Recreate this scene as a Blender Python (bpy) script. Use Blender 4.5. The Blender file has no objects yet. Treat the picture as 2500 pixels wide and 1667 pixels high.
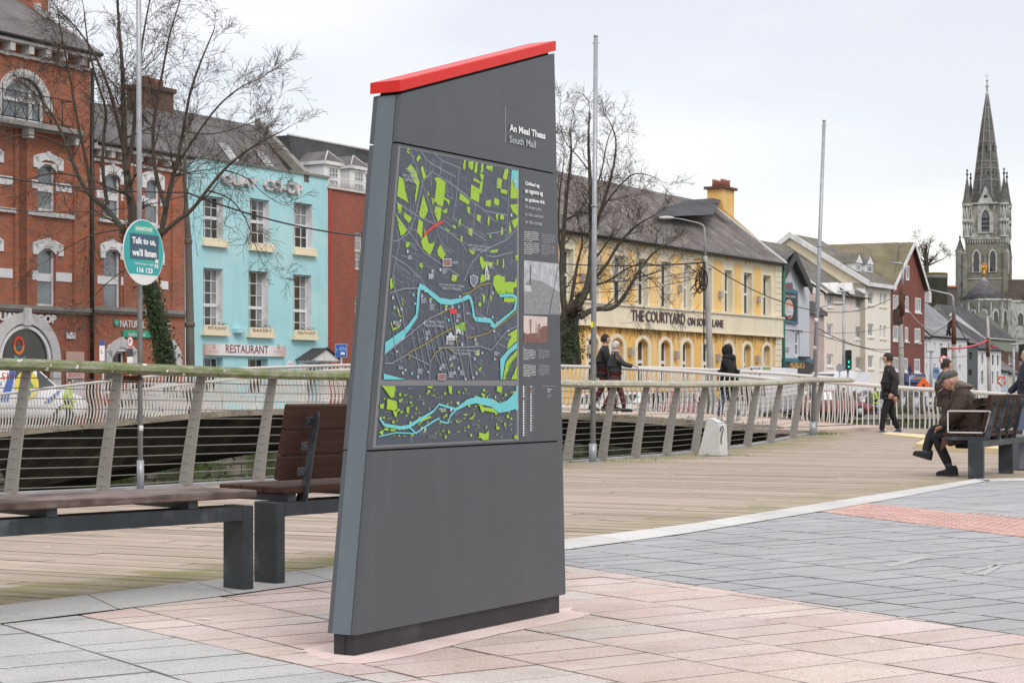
import bpy, math, random
from math import sin, cos, pi, radians, hypot, atan2, sqrt
from mathutils import Vector, Matrix
random.seed(7)
SC=bpy.context.scene
COL=SC.collection
H, F, CX, HY=1.05, 4500.0, 1250.0, 943.0
def W(px, py, d):return Vector(((px-CX)/F*d, d, H-(py-HY)/F*d))
def G(px, py, z=0.0):
 d=F*(H-z)/(py-HY);return Vector(((px-CX)/F*d, d, z))
def V(*a):return Vector(a)
def tag(o, label=None, cat=None, group=None, kind=None):
 if label:o['label']=label
 if cat:o['category']=cat
 if group:o['group']=group
 if kind:o['kind']=kind
 return o
def thing(name, label, cat, loc=(0, 0, 0), rz=0.0, group=None, kind=None):
 o=bpy.data.objects.new(name, None);COL.objects.link(o)
 o.location=loc;o.rotation_euler=(0, 0, rz);o.empty_display_size=.2
 return tag(o, label, cat, group, kind)
class MB:
 def __init__(s):s.v=[];s.f=[];s.m=[];s.c=[];s.sm=[];s.pc=[]
 def poly(s, pts, m=0, c=None, smooth=False):
  s.pc.append(len(s.f));b=len(s.v);s.v+=[tuple(p)for p in pts];s.f.append(tuple(range(b, b+len(pts))));s.m.append(m);s.c.append(c);s.sm.append(smooth)
 def mesh(s, vs, fs, m=0, c=None, smooth=False):
  s.pc.append(len(s.f));b=len(s.v);s.v+=[tuple(p)for p in vs]
  for f in fs:s.f.append(tuple(i+b for i in f));s.m.append(m);s.c.append(c);s.sm.append(smooth)
 def box(s, x0, x1, y0, y1, z0, z1, m=0, c=None, M=None):
  vs=[Vector((x, y, z))for x in(x0, x1)for y in(y0, y1)for z in(z0, z1)]
  if M is not None:vs=[M@v for v in vs]
  s.mesh(vs, [(0, 1, 3, 2), (4, 6, 7, 5), (0, 4, 5, 1), (2, 3, 7, 6), (0, 2, 6, 4), (1, 5, 7, 3)], m, c)
 def cbox(s, x0, x1, y0, y1, z0, z1, b=.004, m=0, c=None, M=None):
  X=(x0, x1);Y=(y0, y1);Z=(z0, z1);vs=[];idx={}
  for i in(0, 1):
   for j in(0, 1):
    for k in(0, 1):
     sx, sy, sz=(b if i==0 else-b), (b if j==0 else-b), (b if k==0 else-b)
     for ax in range(3):
      p=Vector((X[i], Y[j], Z[k]))
      if ax!=0:p.x+=sx
      if ax!=1:p.y+=sy
      if ax!=2:p.z+=sz
      idx[(i, j, k, ax)]=len(vs);vs.append(p)
  if M is not None:vs=[M@v for v in vs]
  fs=[]
  for i in(0, 1):fs.append([idx[(i, 0, 0, 0)], idx[(i, 1, 0, 0)], idx[(i, 1, 1, 0)], idx[(i, 0, 1, 0)]])
  for j in(0, 1):fs.append([idx[(0, j, 0, 1)], idx[(1, j, 0, 1)], idx[(1, j, 1, 1)], idx[(0, j, 1, 1)]])
  for k in(0, 1):fs.append([idx[(0, 0, k, 2)], idx[(1, 0, k, 2)], idx[(1, 1, k, 2)], idx[(0, 1, k, 2)]])
  for i in(0, 1):
   for j in(0, 1):fs.append([idx[(i, j, 0, 0)], idx[(i, j, 1, 0)], idx[(i, j, 1, 1)], idx[(i, j, 0, 1)]])
   for k in(0, 1):fs.append([idx[(i, 0, k, 0)], idx[(i, 1, k, 0)], idx[(i, 1, k, 2)], idx[(i, 0, k, 2)]])
  for j in(0, 1):
   for k in(0, 1):fs.append([idx[(0, j, k, 1)], idx[(1, j, k, 1)], idx[(1, j, k, 2)], idx[(0, j, k, 2)]])
  for i in(0, 1):
   for j in(0, 1):
    for k in(0, 1):fs.append([idx[(i, j, k, a)]for a in range(3)])
  s.mesh(vs, fs, m, c)
 def prism(s, pts, y0, y1, m=0, c=None):
  n=len(pts);vs=[(p[0], y0, p[1])for p in pts]+[(p[0], y1, p[1])for p in pts]
  fs=[tuple(range(n)), tuple(range(2*n-1, n-1, -1))]+[(i, i+n, (i+1)%n+n, (i+1)%n)for i in range(n)]
  s.mesh(vs, fs, m, c)
 def vprism(s, pts, z0, z1, m=0, c=None):
  n=len(pts);vs=[(p[0], p[1], z0)for p in pts]+[(p[0], p[1], z1)for p in pts]
  fs=[tuple(range(n)), tuple(range(2*n-1, n-1, -1))]+[(i, i+n, (i+1)%n+n, (i+1)%n)for i in range(n)]
  s.mesh(vs, fs, m, c)
 def tube(s, pts, r, n=8, m=0, c=None, caps=True, smooth=True):
  pts=[Vector(p)for p in pts];k=len(pts)
  rs=r if isinstance(r, (list, tuple))else[r]*k
  up=None;vs=[]
  for i, p in enumerate(pts):
   t=(pts[min(i+1, k-1)]-pts[max(i-1, 0)])
   if t.length<1e-9:t=Vector((0, 0, 1))
   t.normalize()
   if up is None:
    up=Vector((0, 0, 1))if abs(t.z)<.9 else Vector((1, 0, 0))
   a=up-t*up.dot(t)
   if a.length<1e-6:a=Vector((1, 0, 0))-t*t.x
   a.normalize();b=t.cross(a);up=a
   for j in range(n):
    q=2*pi*j/n;vs.append(p+(a*cos(q)+b*sin(q))*rs[i])
  fs=[(i*n+j, i*n+(j+1)%n, (i+1)*n+(j+1)%n, (i+1)*n+j)for i in range(k-1)for j in range(n)]
  if caps:fs+=[tuple(range(n-1, -1, -1)), tuple((k-1)*n+j for j in range(n))]
  s.mesh(vs, fs, m, c, smooth)
 def lathe(s, prof, n=16, m=0, c=None, o=(0, 0, 0), smooth=True, M=None):
  vs=[]
  for r, z in prof:
   for j in range(n):vs.append(Vector((o[0]+r*cos(2*pi*j/n), o[1]+r*sin(2*pi*j/n), o[2]+z)))
  if M is not None:vs=[M@v for v in vs]
  k=len(prof);fs=[(i*n+j, i*n+(j+1)%n, (i+1)*n+(j+1)%n, (i+1)*n+j)for i in range(k-1)for j in range(n)]
  fs+=[tuple(range(n-1, -1, -1)), tuple((k-1)*n+j for j in range(n))]
  s.mesh(vs, fs, m, c, smooth)
 def ell(s, o, rx, ry, rz, m=0, nu=12, nv=8, M=None, c=None):
  vs=[]
  for i in range(nv+1):
   t=pi*i/nv
   for j in range(nu):
    q=2*pi*j/nu;vs.append(Vector((rx*sin(t)*cos(q), ry*sin(t)*sin(q), rz*cos(t))))
  if M is not None:vs=[M@v for v in vs]
  vs=[v+Vector(o)for v in vs]
  fs=[(i*nu+j, (i+1)*nu+j, (i+1)*nu+(j+1)%nu, i*nu+(j+1)%nu)for i in range(nv)for j in range(nu)]
  s.mesh(vs, fs, m, c, True)
 def each(s, name, mats, parent):
  ends=s.pc[1:]+[len(s.f)]
  for a, b in zip(s.pc, ends):
   q=MB();ids=sorted({i for f in s.f[a:b]for i in f});mp_={i:k for k, i in enumerate(ids)}
   q.mesh([s.v[i]for i in ids], [tuple(mp_[i]for i in f)for f in s.f[a:b]], 0, None, s.sm[a]);q.build(name, mats, parent)
 def build(s, name, mats, parent=None, label=None, cat=None, group=None, kind=None, loc=None, fixn=False):
  me=bpy.data.meshes.new(name)
  me.from_pydata([tuple(v)for v in s.v], [], s.f)
  if not isinstance(mats, (list, tuple)):mats=[mats]
  for x in mats:me.materials.append(x)
  me.polygons.foreach_set('material_index', s.m)
  me.polygons.foreach_set('use_smooth', s.sm)
  if any(c is not None for c in s.c):
   at=me.color_attributes.new('Col', 'FLOAT_COLOR', 'CORNER');d=[]
   for p, c in zip(me.polygons, s.c):
    c=c or(1, 1, 1, 1)
    d+=list(c)*p.loop_total
   at.data.foreach_set('color', d)
  if fixn:
   import bmesh
   bm=bmesh.new();bm.from_mesh(me);bmesh.ops.remove_doubles(bm, verts=bm.verts, dist=1e-5)
   bmesh.ops.recalc_face_normals(bm, faces=bm.faces);bm.to_mesh(me);bm.free()
  me.update()
  o=bpy.data.objects.new(name, me);COL.objects.link(o)
  if parent is not None:o.parent=parent
  if loc is not None:o.location=loc
  return tag(o, label, cat, group, kind)
def srgb(r, g, b):
 f=lambda u:(u/255/12.92 if u/255<=.04045 else((u/255+.055)/1.055)**2.4)
 return(f(r), f(g), f(b))
class NT:
 def __init__(s, name):
  s.mat=bpy.data.materials.new(name);s.mat.use_nodes=True;s.t=s.mat.node_tree
  s.b=s.t.nodes['Principled BSDF'];s.tc=s.t.nodes.new('ShaderNodeTexCoord')
 def n(s, ty, **kw):
  x=s.t.nodes.new(ty)
  for k, v in kw.items():
   if k in x.inputs:x.inputs[k].default_value=v
   else:setattr(x, k, v)
  return x
 def l(s, a, b):s.t.links.new(a, b)
 def noise(s, scale, vec=None, detail=5, rough=.6, sx=None):
  x=s.n('ShaderNodeTexNoise', Scale=scale, Detail=detail, Roughness=rough)
  v=vec or s.tc.outputs['Object']
  if sx:
   mp=s.n('ShaderNodeMapping');mp.inputs['Scale'].default_value=sx;s.l(v, mp.inputs['Vector']);v=mp.outputs[0]
  s.l(v, x.inputs['Vector']);return x.outputs[0]
 def ramp(s, fac, a, b, ca=(0, 0, 0), cb=(1, 1, 1)):
  r=s.n('ShaderNodeValToRGB');e=r.color_ramp.elements
  e[0].position=a;e[1].position=b;e[0].color=(*ca, 1);e[1].color=(*cb, 1);s.l(fac, r.inputs[0]);return r.outputs[0]
 def mix(s, fac, a, b, mode='MIX'):
  x=s.n('ShaderNodeMix', data_type='RGBA', blend_type=mode)
  for sock, val in((x.inputs[0], fac), (x.inputs[6], a), (x.inputs[7], b)):
   if hasattr(val, 'links')or hasattr(val, 'is_linked'):s.l(val, sock)
   elif isinstance(val, (int, float)):sock.default_value=val
   else:sock.default_value=(*val[:3], 1)
  return x.outputs[2]
 def bump(s, hgt, strength=.3, dist=.01):
  x=s.n('ShaderNodeBump', Strength=strength, Distance=dist);s.l(hgt, x.inputs['Height']);s.l(x.outputs[0], s.b.inputs['Normal'])
 def col(s, c):
  if isinstance(c, (tuple, list)):s.b.inputs['Base Color'].default_value=(*c[:3], 1)
  else:s.l(c, s.b.inputs['Base Color'])
 def set(s, rough=.6, spec=.5, metal=0, coat=0):
  s.b.inputs['Roughness'].default_value=rough;s.b.inputs['Specular IOR Level'].default_value=spec
  s.b.inputs['Metallic'].default_value=metal;s.b.inputs['Coat Weight'].default_value=coat
  return s.mat
_mc={}
def mat(name, col, rough=.6, var=.2, scale=2.0, bump=0.0, bscale=60, metal=0, spec=.4, coat=0, stain=None, attr=False, streak=0, bd=.01):
 if name in _mc:return _mc[name]
 k=NT(name)
 base=tuple(col)
 dark=tuple(c*(1-var)for c in base);lite=tuple(min(1, c*(1+var*.6))for c in base)
 c=k.mix(k.ramp(k.noise(scale), .3, .7), dark, lite)
 c=k.mix(k.ramp(k.noise(scale*14, detail=3), .35, .65), c, k.mix(.5, c, dark))
 if stain:c=k.mix(k.ramp(k.noise(scale*.7+.3), .52, .68), c, stain)
 if streak:c=k.mix(k.ramp(k.noise(1, detail=7, rough=.7, sx=(2.2, 2.2, .22)), .45, .8), c, k.mix(streak, c, (.14, .13, .11)));c=k.mix(k.ramp(k.noise(.35, detail=3), .5, .56), c, k.mix(.12, c, (.8, .8, .75)))
 if attr:
  a=k.n('ShaderNodeVertexColor', layer_name='Col');c=k.mix(1.0, c, a.outputs[0], 'MULTIPLY')
 k.col(c)
 if bump:k.bump(k.noise(bscale, detail=6), bump, bd)
 _mc[name]=k.set(rough, spec, metal, coat);return _mc[name]
def flat(name, col, rough=.5, emit=0, spec=.4):
 if name in _mc:return _mc[name]
 k=NT(name);k.col(k.mix(k.ramp(k.noise(6), .3, .7), tuple(c*.93 for c in col), col))
 if emit:
  k.b.inputs['Emission Color'].default_value=(*col, 1);k.b.inputs['Emission Strength'].default_value=emit
 _mc[name]=k.set(rough, spec);return _mc[name]
def planar(k):
 sp=k.n('ShaderNodeSeparateXYZ');k.l(k.tc.outputs['Object'], sp.inputs[0])
 ad=k.n('ShaderNodeMath', operation='ADD');k.l(sp.outputs[0], ad.inputs[0]);k.l(sp.outputs[1], ad.inputs[1])
 cb=k.n('ShaderNodeCombineXYZ');k.l(ad.outputs[0], cb.inputs[0]);k.l(sp.outputs[2], cb.inputs[1]);return cb.outputs[0]
def brickmat(name, c1, c2, mortar, w=.235, h=.078, dirt=(.08, .06, .05)):
 k=NT(name);v=planar(k)
 b=k.n('ShaderNodeTexBrick', offset=.5);k.l(v, b.inputs['Vector'])
 b.inputs['Color1'].default_value=(*c1, 1);b.inputs['Color2'].default_value=(*c2, 1);b.inputs['Mortar'].default_value=(*mortar, 1)
 b.inputs['Scale'].default_value=1;b.inputs['Brick Width'].default_value=w;b.inputs['Row Height'].default_value=h
 b.inputs['Mortar Size'].default_value=.008;b.inputs['Mortar Smooth'].default_value=.2;b.inputs['Bias'].default_value=0
 c=k.mix(k.ramp(k.noise(.5, detail=8), .45, .75), b.outputs[0], k.mix(.4, b.outputs[0], dirt))
 c=k.mix(k.ramp(k.noise(9), .3, .7), c, k.mix(.25, c, dirt))
 k.col(c);k.bump(b.outputs[1], -.4, .01)
 return k.set(.85, .25)
def slatemat(name, c1, c2, moss=None, ms=(.55, .7), row=.22, w=.3):
 k=NT(name);sp=k.n('ShaderNodeSeparateXYZ');k.l(k.tc.outputs['Object'], sp.inputs[0])
 ad=k.n('ShaderNodeMath', operation='MULTIPLY');k.l(sp.outputs[2], ad.inputs[0]);ad.inputs[1].default_value=1.6
 cb=k.n('ShaderNodeCombineXYZ');k.l(sp.outputs[0], cb.inputs[0]);k.l(ad.outputs[0], cb.inputs[1])
 b=k.n('ShaderNodeTexBrick', offset=.5);k.l(cb.outputs[0], b.inputs['Vector'])
 b.inputs['Color1'].default_value=(*c1, 1);b.inputs['Color2'].default_value=(*c2, 1);b.inputs['Mortar'].default_value=(*[x*.45 for x in c1], 1)
 b.inputs['Scale'].default_value=1;b.inputs['Brick Width'].default_value=w;b.inputs['Row Height'].default_value=row
 b.inputs['Mortar Size'].default_value=.012;b.inputs['Bias'].default_value=0
 c=k.mix(k.ramp(k.noise(.7, detail=7), .35, .7), b.outputs[0], tuple(x*1.45 for x in c2))
 if moss:c=k.mix(k.ramp(k.noise(.9, detail=9, rough=.75), *ms), c, moss)
 k.col(c);k.bump(b.outputs[1], -.5, .01);return k.set(.85, .18)
def text(s, name, parent, mt, x, z, w, h, y=0.0, ext=.004, bold=0.0, frame=None, slant=0, align='L', keep=False):
 """mesh lettering standing in the (x,z) plane and looking towards -y; fitted to w by h"""
 cu=bpy.data.curves.new('lettering', 'FONT');cu.body=s;cu.size=1;cu.extrude=0;cu.offset=bold;cu.shear=slant
 cu.resolution_u=3
 o=bpy.data.objects.new('lettering', cu);COL.objects.link(o)
 dg=bpy.context.evaluated_depsgraph_get();me=bpy.data.meshes.new_from_object(o.evaluated_get(dg))
 bpy.data.objects.remove(o)
 vs=[v.co.copy()for v in me.vertices];fs=[tuple(p.vertices)for p in me.polygons]
 bpy.data.meshes.remove(me);bpy.data.curves.remove(cu)
 if not vs:return None
 x0=min(v.x for v in vs);x1=max(v.x for v in vs);y0=min(v.y for v in vs);y1=max(v.y for v in vs)
 sx=w/(x1-x0)if w else None;sy=h/(y1-y0)
 if sx is None:sx=sy
 mb=MB();out=[]
 for v in vs:out.append((x+(v.x-x0)*sx, y-ext, z+(v.y-y0)*sy))
 mb.mesh(out, fs)
 if ext>.01:
  from collections import Counter
  ec=Counter()
  for f in fs:
   for i in range(len(f)):ec[tuple(sorted((f[i], f[(i+1)%len(f)])))]+=1
  for f in fs:
   for i in range(len(f)):
    a, b=f[i], f[(i+1)%len(f)]
    if ec[tuple(sorted((a, b)))]==1:
     A, B=out[a], out[b];mb.poly([A, B, (B[0], y, B[2]), (A[0], y, A[2])])
 if keep:return mb
 return mb.build(name, mt, parent)
def skinmesh(verts, edges, radii, sub=2, root=0):
 me=bpy.data.meshes.new('sk');me.from_pydata([tuple(v)for v in verts], edges, []);o=bpy.data.objects.new('sk', me);COL.objects.link(o)
 m=o.modifiers.new('s', 'SKIN');m.use_smooth_shade=True
 ss=o.modifiers.new('u', 'SUBSURF');ss.levels=sub;ss.render_levels=sub
 sv=me.skin_vertices[0].data
 for i, r in enumerate(radii):
  sv[i].radius=(r, r)if not isinstance(r, tuple)else r
  sv[i].use_root=(i==root)
 dg=bpy.context.evaluated_depsgraph_get();e=bpy.data.meshes.new_from_object(o.evaluated_get(dg))
 vs=[v.co.copy()for v in e.vertices];fs=[tuple(p.vertices)for p in e.polygons]
 bpy.data.objects.remove(o);bpy.data.meshes.remove(me);bpy.data.meshes.remove(e)
 return vs, fs
M_glassd=None
def glass(name, col, rough=.06):
 if name in _mc:return _mc[name]
 k=NT(name);k.col(k.mix(k.ramp(k.noise(1.1, detail=3), .35, .65), tuple(c*.5 for c in col), col))
 _mc[name]=k.set(rough, .8);return _mc[name]
WHITE=mat('white_paint', (.74, .75, .76), .5, .08, 1.2, stain=(.5, .5, .48))
CREAMP=mat('cream_paint', (.78, .70, .52), .6, .06, .8)
GL_SKY=glass('window_glass_sky', (.22, .26, .29))  # sky reflection is put into the panes' pale base colour
GL_DARK=glass('window_glass_dark', (.035, .036, .036))
GL_CURT=glass('window_glass_curtain', (.34, .36, .37), .2)
STONE=mat('grey_stone', (.36, .355, .34), .85, .3, 1.5, .3, 30, stain=(.2, .2, .19))
PALESTONE=mat('pale_stone', (.6, .6, .6), .8, .15, 1.5, stain=(.42, .42, .42))
BLACK=mat('black_metal', (.02, .02, .022), .45, .2)
GALV=mat('galvanised_steel', (.36, .38, .41), .42, .22, 9, metal=.35, spec=.5, stain=(.28, .3, .33))
CABLE=flat('cable_rubber', (.035, .037, .04), .6)
cam=bpy.data.cameras.new('camera');co=bpy.data.objects.new('camera', cam);COL.objects.link(co)
co.location=(0, 0, H);co.rotation_euler=(radians(90), 0, 0)
cam.sensor_width=36;cam.lens=36*F/2500;cam.shift_y=(HY-833.5)/2500;cam.clip_end=3000;cam.clip_start=.1
SC.camera=co
SC.view_settings.view_transform='Standard';SC.view_settings.look='None';SC.view_settings.gamma=1;SC.view_settings.exposure=0.06
w=bpy.data.worlds.new('World');SC.world=w;w.use_nodes=True;nt=w.node_tree
for n in list(nt.nodes):nt.nodes.remove(n)
def wn(ty, **kw):
 x=nt.nodes.new(ty)
 for k, v in kw.items():
  if k in x.inputs:x.inputs[k].default_value=v
  else:setattr(x, k, v)
 return x
EL, RO=radians(45), radians(157)
sky=wn('ShaderNodeTexSky', sky_type='NISHITA', sun_disc=False, sun_elevation=EL, sun_rotation=RO)
b1=wn('ShaderNodeBackground', Strength=.05);nt.links.new(sky.outputs[0], b1 .inputs[0])
tc=wn('ShaderNodeTexCoord');mp=wn('ShaderNodeMapping');mp.inputs['Scale'].default_value=(1.0, 1.0, 3.6)
mp.inputs['Location'].default_value=(1.7, .9, .1)
nt.links.new(tc.outputs['Generated'], mp.inputs[0])
no=wn('ShaderNodeTexNoise', Scale=2.4, Detail=5, Roughness=.45);nt.links.new(mp.outputs[0], no.inputs['Vector'])
rp=wn('ShaderNodeValToRGB');rp.color_ramp.elements[0].position=.45;rp.color_ramp.elements[1].position=.62
rp.color_ramp.elements[0].color=(.835, .775, .73, 1);rp.color_ramp.elements[1].color=(.67, .635, .635, 1);nt.links.new(no.outputs[0], rp.inputs[0])
sx=wn('ShaderNodeSeparateXYZ');nt.links.new(tc.outputs['Generated'], sx.inputs[0])
m1=wn('ShaderNodeMapRange');m1 .inputs['From Min'].default_value=.2;m1 .inputs['From Max'].default_value=1;m1 .inputs['To Min'].default_value=.97;m1 .inputs['To Max'].default_value=1.7
nt.links.new(sx.outputs[2], m1 .inputs[0])
b2=wn('ShaderNodeBackground');nt.links.new(rp.outputs[0], b2 .inputs[0]);nt.links.new(m1 .outputs[0], b2 .inputs[1])
ad=wn('ShaderNodeAddShader');out=wn('ShaderNodeOutputWorld')
nt.links.new(b1 .outputs[0], ad.inputs[0]);nt.links.new(b2 .outputs[0], ad.inputs[1]);nt.links.new(ad.outputs[0], out.inputs[0])
sl=bpy.data.lights.new('sun', 'SUN');sl.energy=1.35;sl.angle=radians(20);sl.color=(1, .96, .9)
so=bpy.data.objects.new('sun', sl);COL.objects.link(so)
so.rotation_euler=(radians(45), 0, radians(22.6))
def lerp(a, b, t):return a+(b-a)*t
def interp(P, t):
 n=len(P)-1;i=min(int(t*n), n-1);return P[i].lerp(P[i+1], t*n-i)
Q=[(-70, 20), (-30, 46.5), (-17, 54.6), (-12.2, 57.8), (-8.2, 62), (0, 73), (10, 90), (16, 99), (22, 103), (32, 106), (55, 108), (120, 108)]
def zs(x, y):
 t=max(0, min(1, (x+14)/14));return lerp(-.22, -.62, t)
water=mat('river_water', (.03, .035, .03), .12, .3, .4, .25, 2.0, spec=.6)
mb=MB();mb.poly([(-150, -40, -3.4), (200, -40, -3.4), (200, 110, -3.4), (-150, 110, -3.4)]);mb.build('water', water, kind='structure')
soil=mat('far_ground', (.10, .11, .07), .95, .4, .05)
mb=MB();mb.poly([(-1500, -300, -6), (1500, -300, -6), (1500, 2500, -6), (-1500, 2500, -6)]);mb.build('terrain', soil, kind='structure')
tar=mat('asphalt', (.16, .16, .165), .85, .25, .6, .2, 60)
mb=MB();ba=Vector((-.862, .508))
for i in range(len(Q)-1):
 a, b=Vector(Q[i]), Vector(Q[i+1])
 a2, b2_=(a+ba*400, b+ba*400)
 if i>=7:a2, b2_=Vector((a.x-200, a.y+500)), Vector((b.x-200 if i<9 else b.x+100, b.y+500))
 mb.poly([(a.x, a.y, zs(*a)), (b.x, b.y, zs(*b)), (b2_.x, b2_.y, zs(*b)), (a2 .x, a2 .y, zs(*a))])
mb.build('street', tar, kind='structure')
hill=mat('hill_grass', (.07, .09, .04), .95, .4, .03)
mb=MB()
hp=[(-40, 260, 0), (30, 240, 0), (120, 230, 0), (200, 260, 0)]
mb.mesh([(20, 240, -1), (160, 240, -1), (220, 300, 2), (60, 300, 2), (20, 400, 4), (260, 400, 4), (300, 700, 6), (-20, 700, 6)], [(0, 1, 2, 3), (3, 2, 5, 4), (4, 5, 6, 7)]);mb.build('hill', hill, kind='structure')
k=NT('mossy_stone');v=planar(k)
b=k.n('ShaderNodeTexBrick', offset=.5);k.l(v, b.inputs['Vector'])
for nm, cc in(('Color1', (.13, .12, .1)), ('Color2', (.22, .2, .17)), ('Mortar', (.05, .05, .04))):b.inputs[nm].default_value=(*cc, 1)
b.inputs['Scale'].default_value=1;b.inputs['Brick Width'].default_value=.9;b.inputs['Row Height'].default_value=.38;b.inputs['Mortar Size'].default_value=.03
c=k.mix(k.ramp(k.noise(.8, detail=8, rough=.7), .42, .6), b.outputs[0], (.07, .1, .025))
c=k.mix(k.ramp(k.noise(.35, detail=7), .5, .7), c, (.04, .045, .03));k.col(c);k.bump(k.noise(8), .8, .05);mossy=k.set(.95, .2)
qw=thing('quay_wall', 'long mossy stone quay wall with weeds across the river, under the street', 'wall')
mb=MB();cp=MB()
for i in range(len(Q)-1):
 a, b=Vector(Q[i]), Vector(Q[i+1]);t=(b-a).normalized();n=Vector((t.y, -t.x))
 za, zb_=zs(*a), zs(*b)
 mb.poly([(a.x, a.y, za-.004), (b.x, b.y, zb_-.004), (b.x, b.y, -3.6), (a.x, a.y, -3.6)])
 a1, b1_=a+n*.08, b+n*.08;a2, b2_=a-n*.5, b-n*.5
 for(p, q, z0, z1)in((a1, b1_, -.16, .12), ):
  cp.poly([(p.x, p.y, za+z0), (q.x, q.y, zb_+z0), (q.x, q.y, zb_+z1), (p.x, p.y, za+z1)])
  cp.poly([(p.x, p.y, za+z1), (q.x, q.y, zb_+z1), (b2_.x, b2_.y, zb_+z1), (a2 .x, a2 .y, za+z1)])
  cp.poly([(b2_.x, b2_.y, zb_), (b2_.x, b2_.y, zb_+z1), (a2 .x, a2 .y, za+z1), (a2 .x, a2 .y, za)])
mb.build('stonework', mossy, qw);cp.build('coping', mat('quay_coping', (.3, .29, .26), .9, .35, 1.1, .3, 20), qw)
weed=mat('ivy_leaf', (.05, .09, .02), .7, .5, 3)
mb=MB()
def leafclump(mb, c, r, n, sz, flat_=1.0, rnd=random):
 for _ in range(n):
  u=Vector((rnd.gauss(0, 1), rnd.gauss(0, 1), rnd.gauss(0, 1)*flat_));p=Vector(c)+u*r*.5
  a=Vector((rnd.uniform(-1, 1), rnd.uniform(-1, 1), rnd.uniform(-1, 1))).normalized();b=a.orthogonal().normalized()
  s=sz*rnd.uniform(.5, 1.3);mb.poly([p-a*s, p+b*s*.6, p+a*s, p-b*s*.6])
for i in range(220):
 t=random.random()
 seg=random.choice([3, 4, 4, 5, 5, 6, 7, 8]);a, b=Vector(Q[seg]), Vector(Q[seg+1]);p=a.lerp(b, t)
 leafclump(mb, (p.x, p.y-.1, random.choice([-.5, -.8, -1.3, -1.9, -2.6])+random.uniform(-.2, .2)), random.uniform(.3, .8), 26, .09)
mb.build('weeds', weed, qw)['kind']='stuff'
Epx=[(-420, 1532), (-200, 1503), (0, 1478), (165, 1460), (275, 1441), (497, 1418), (700, 1397), (809, 1384), (1380, 1316), (1663, 1282), (1986, 1231), (2190, 1199), (2377, 1170)]
E=[V(-7.6, 1.6, 0), V(-4.9, 5.4, 0)]+[G(*p)for p in Epx];E+=[V(7.2, 21.6, 0), V(12, 23.4, 0), V(26, 28, 0)]
Rraw=[(-800, 12.4, .10), (-300, 14.6, .10), (26, 16.0, .10), (250, 16.9, .08), (452, 18.1, .06), (630, 19.3, .04), (822, 20.4, .03), (1384, 26.4, -.05), (1470, 27.3, -.05), (1551, 28.3, -.05), (1627, 29.4, -.06), (1696, 30.5, -.05), (1771, 31.8, -.04), (1824, 33.0, -.03), (1881, 34.4, -.01), (1936, 36.2, .04), (1984, 38.3, .05)]
R=[V((p-CX)/F*d, d, z)for p, d, z in Rraw]
Rext=[V(-9.6, 4.2, .1), V(-7.4, 8.8, .1)]+R+[V(6.75, 40.6, .09), V(7.4, 43.8, .1), V(9.5, 43, -.02), V(11.3, 41, -.05), V(16, 39, -.1), V(30, 36, -.1)]
def resample(P, step):
 out=[P[0].copy()];acc=0
 for a, b in zip(P[:-1], P[1:]):
  L=(b-a).length;t=step-acc
  while t<=L:out.append(a.lerp(b, t/L));t+=step
  acc=(acc+L)%step if L+acc>=step else acc+L
 return out
def smooth(P, it=2):
 for _ in range(it):
  N=[P[0]]
  for a, b in zip(P[:-1], P[1:]):N+=[a.lerp(b, .25), a.lerp(b, .75)]
  N.append(P[-1]);P=N
 return P
Es=smooth(E[:15], 2)+E[15:]
Rs=smooth(R, 2)
def hit(o, d, P):
 best=None
 for a, b in zip(P[:-1], P[1:]):
  e=b-a;den=d.x*e.y-d.y*e.x
  if abs(den)<1e-9:continue
  t=((a.x-o.x)*e.y-(a.y-o.y)*e.x)/den;s=((a.x-o.x)*d.y-(a.y-o.y)*d.x)/den
  if t>.01 and-1e-6<=s<=1+1e-6 and(best is None or t<best):best=t
 return best
k=NT('weathered_timber')
at=k.n('ShaderNodeVertexColor', layer_name='Col');sp=k.n('ShaderNodeSeparateColor');k.l(at.outputs[0], sp.inputs[0])
rot=k.n('ShaderNodeMapping');rot.inputs['Rotation'].default_value=(0, 0, radians(24));k.l(k.tc.outputs['Object'], rot.inputs[0])
g1=k.noise(1.0, rot.outputs[0], 8, .7, (1.2, 16, 1));g2=k.noise(1.0, rot.outputs[0], 4, .7, (5, 120, 1))
c=k.mix(k.ramp(g1, .3, .72), (.34, .28, .23), (.58, .50, .43));c=k.mix(k.ramp(g2, .35, .7), k.mix(.5, c, (.2, .15, .11)), c)
br=k.n('ShaderNodeMath', operation='MULTIPLY_ADD');k.l(sp.outputs[0], br.inputs[0]);br.inputs[1].default_value=.9;br.inputs[2].default_value=.55
cm=k.n('ShaderNodeCombineColor');[k.l(br.outputs[0], cm.inputs[i])for i in range(3)]
c=k.mix(1.0, c, cm.outputs[0], 'MULTIPLY')
mo=k.n('ShaderNodeMath', operation='MULTIPLY');k.l(sp.outputs[1], mo.inputs[0]);k.l(k.ramp(k.noise(2.2, detail=9, rough=.75), .36, .6), mo.inputs[1])
c=k.mix(mo.outputs[0], c, (.19, .2, .035))
c=k.mix(k.ramp(k.noise(11, detail=2), .74, .76), c, (.7, .68, .62))
k.col(c);k.bump(g1, .35, .01);deckm=k.set(.8, .3)
dk=MB();under=MB()
step=.147
Rj=resample(smooth(Rext, 1), step)
lines=[]
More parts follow.
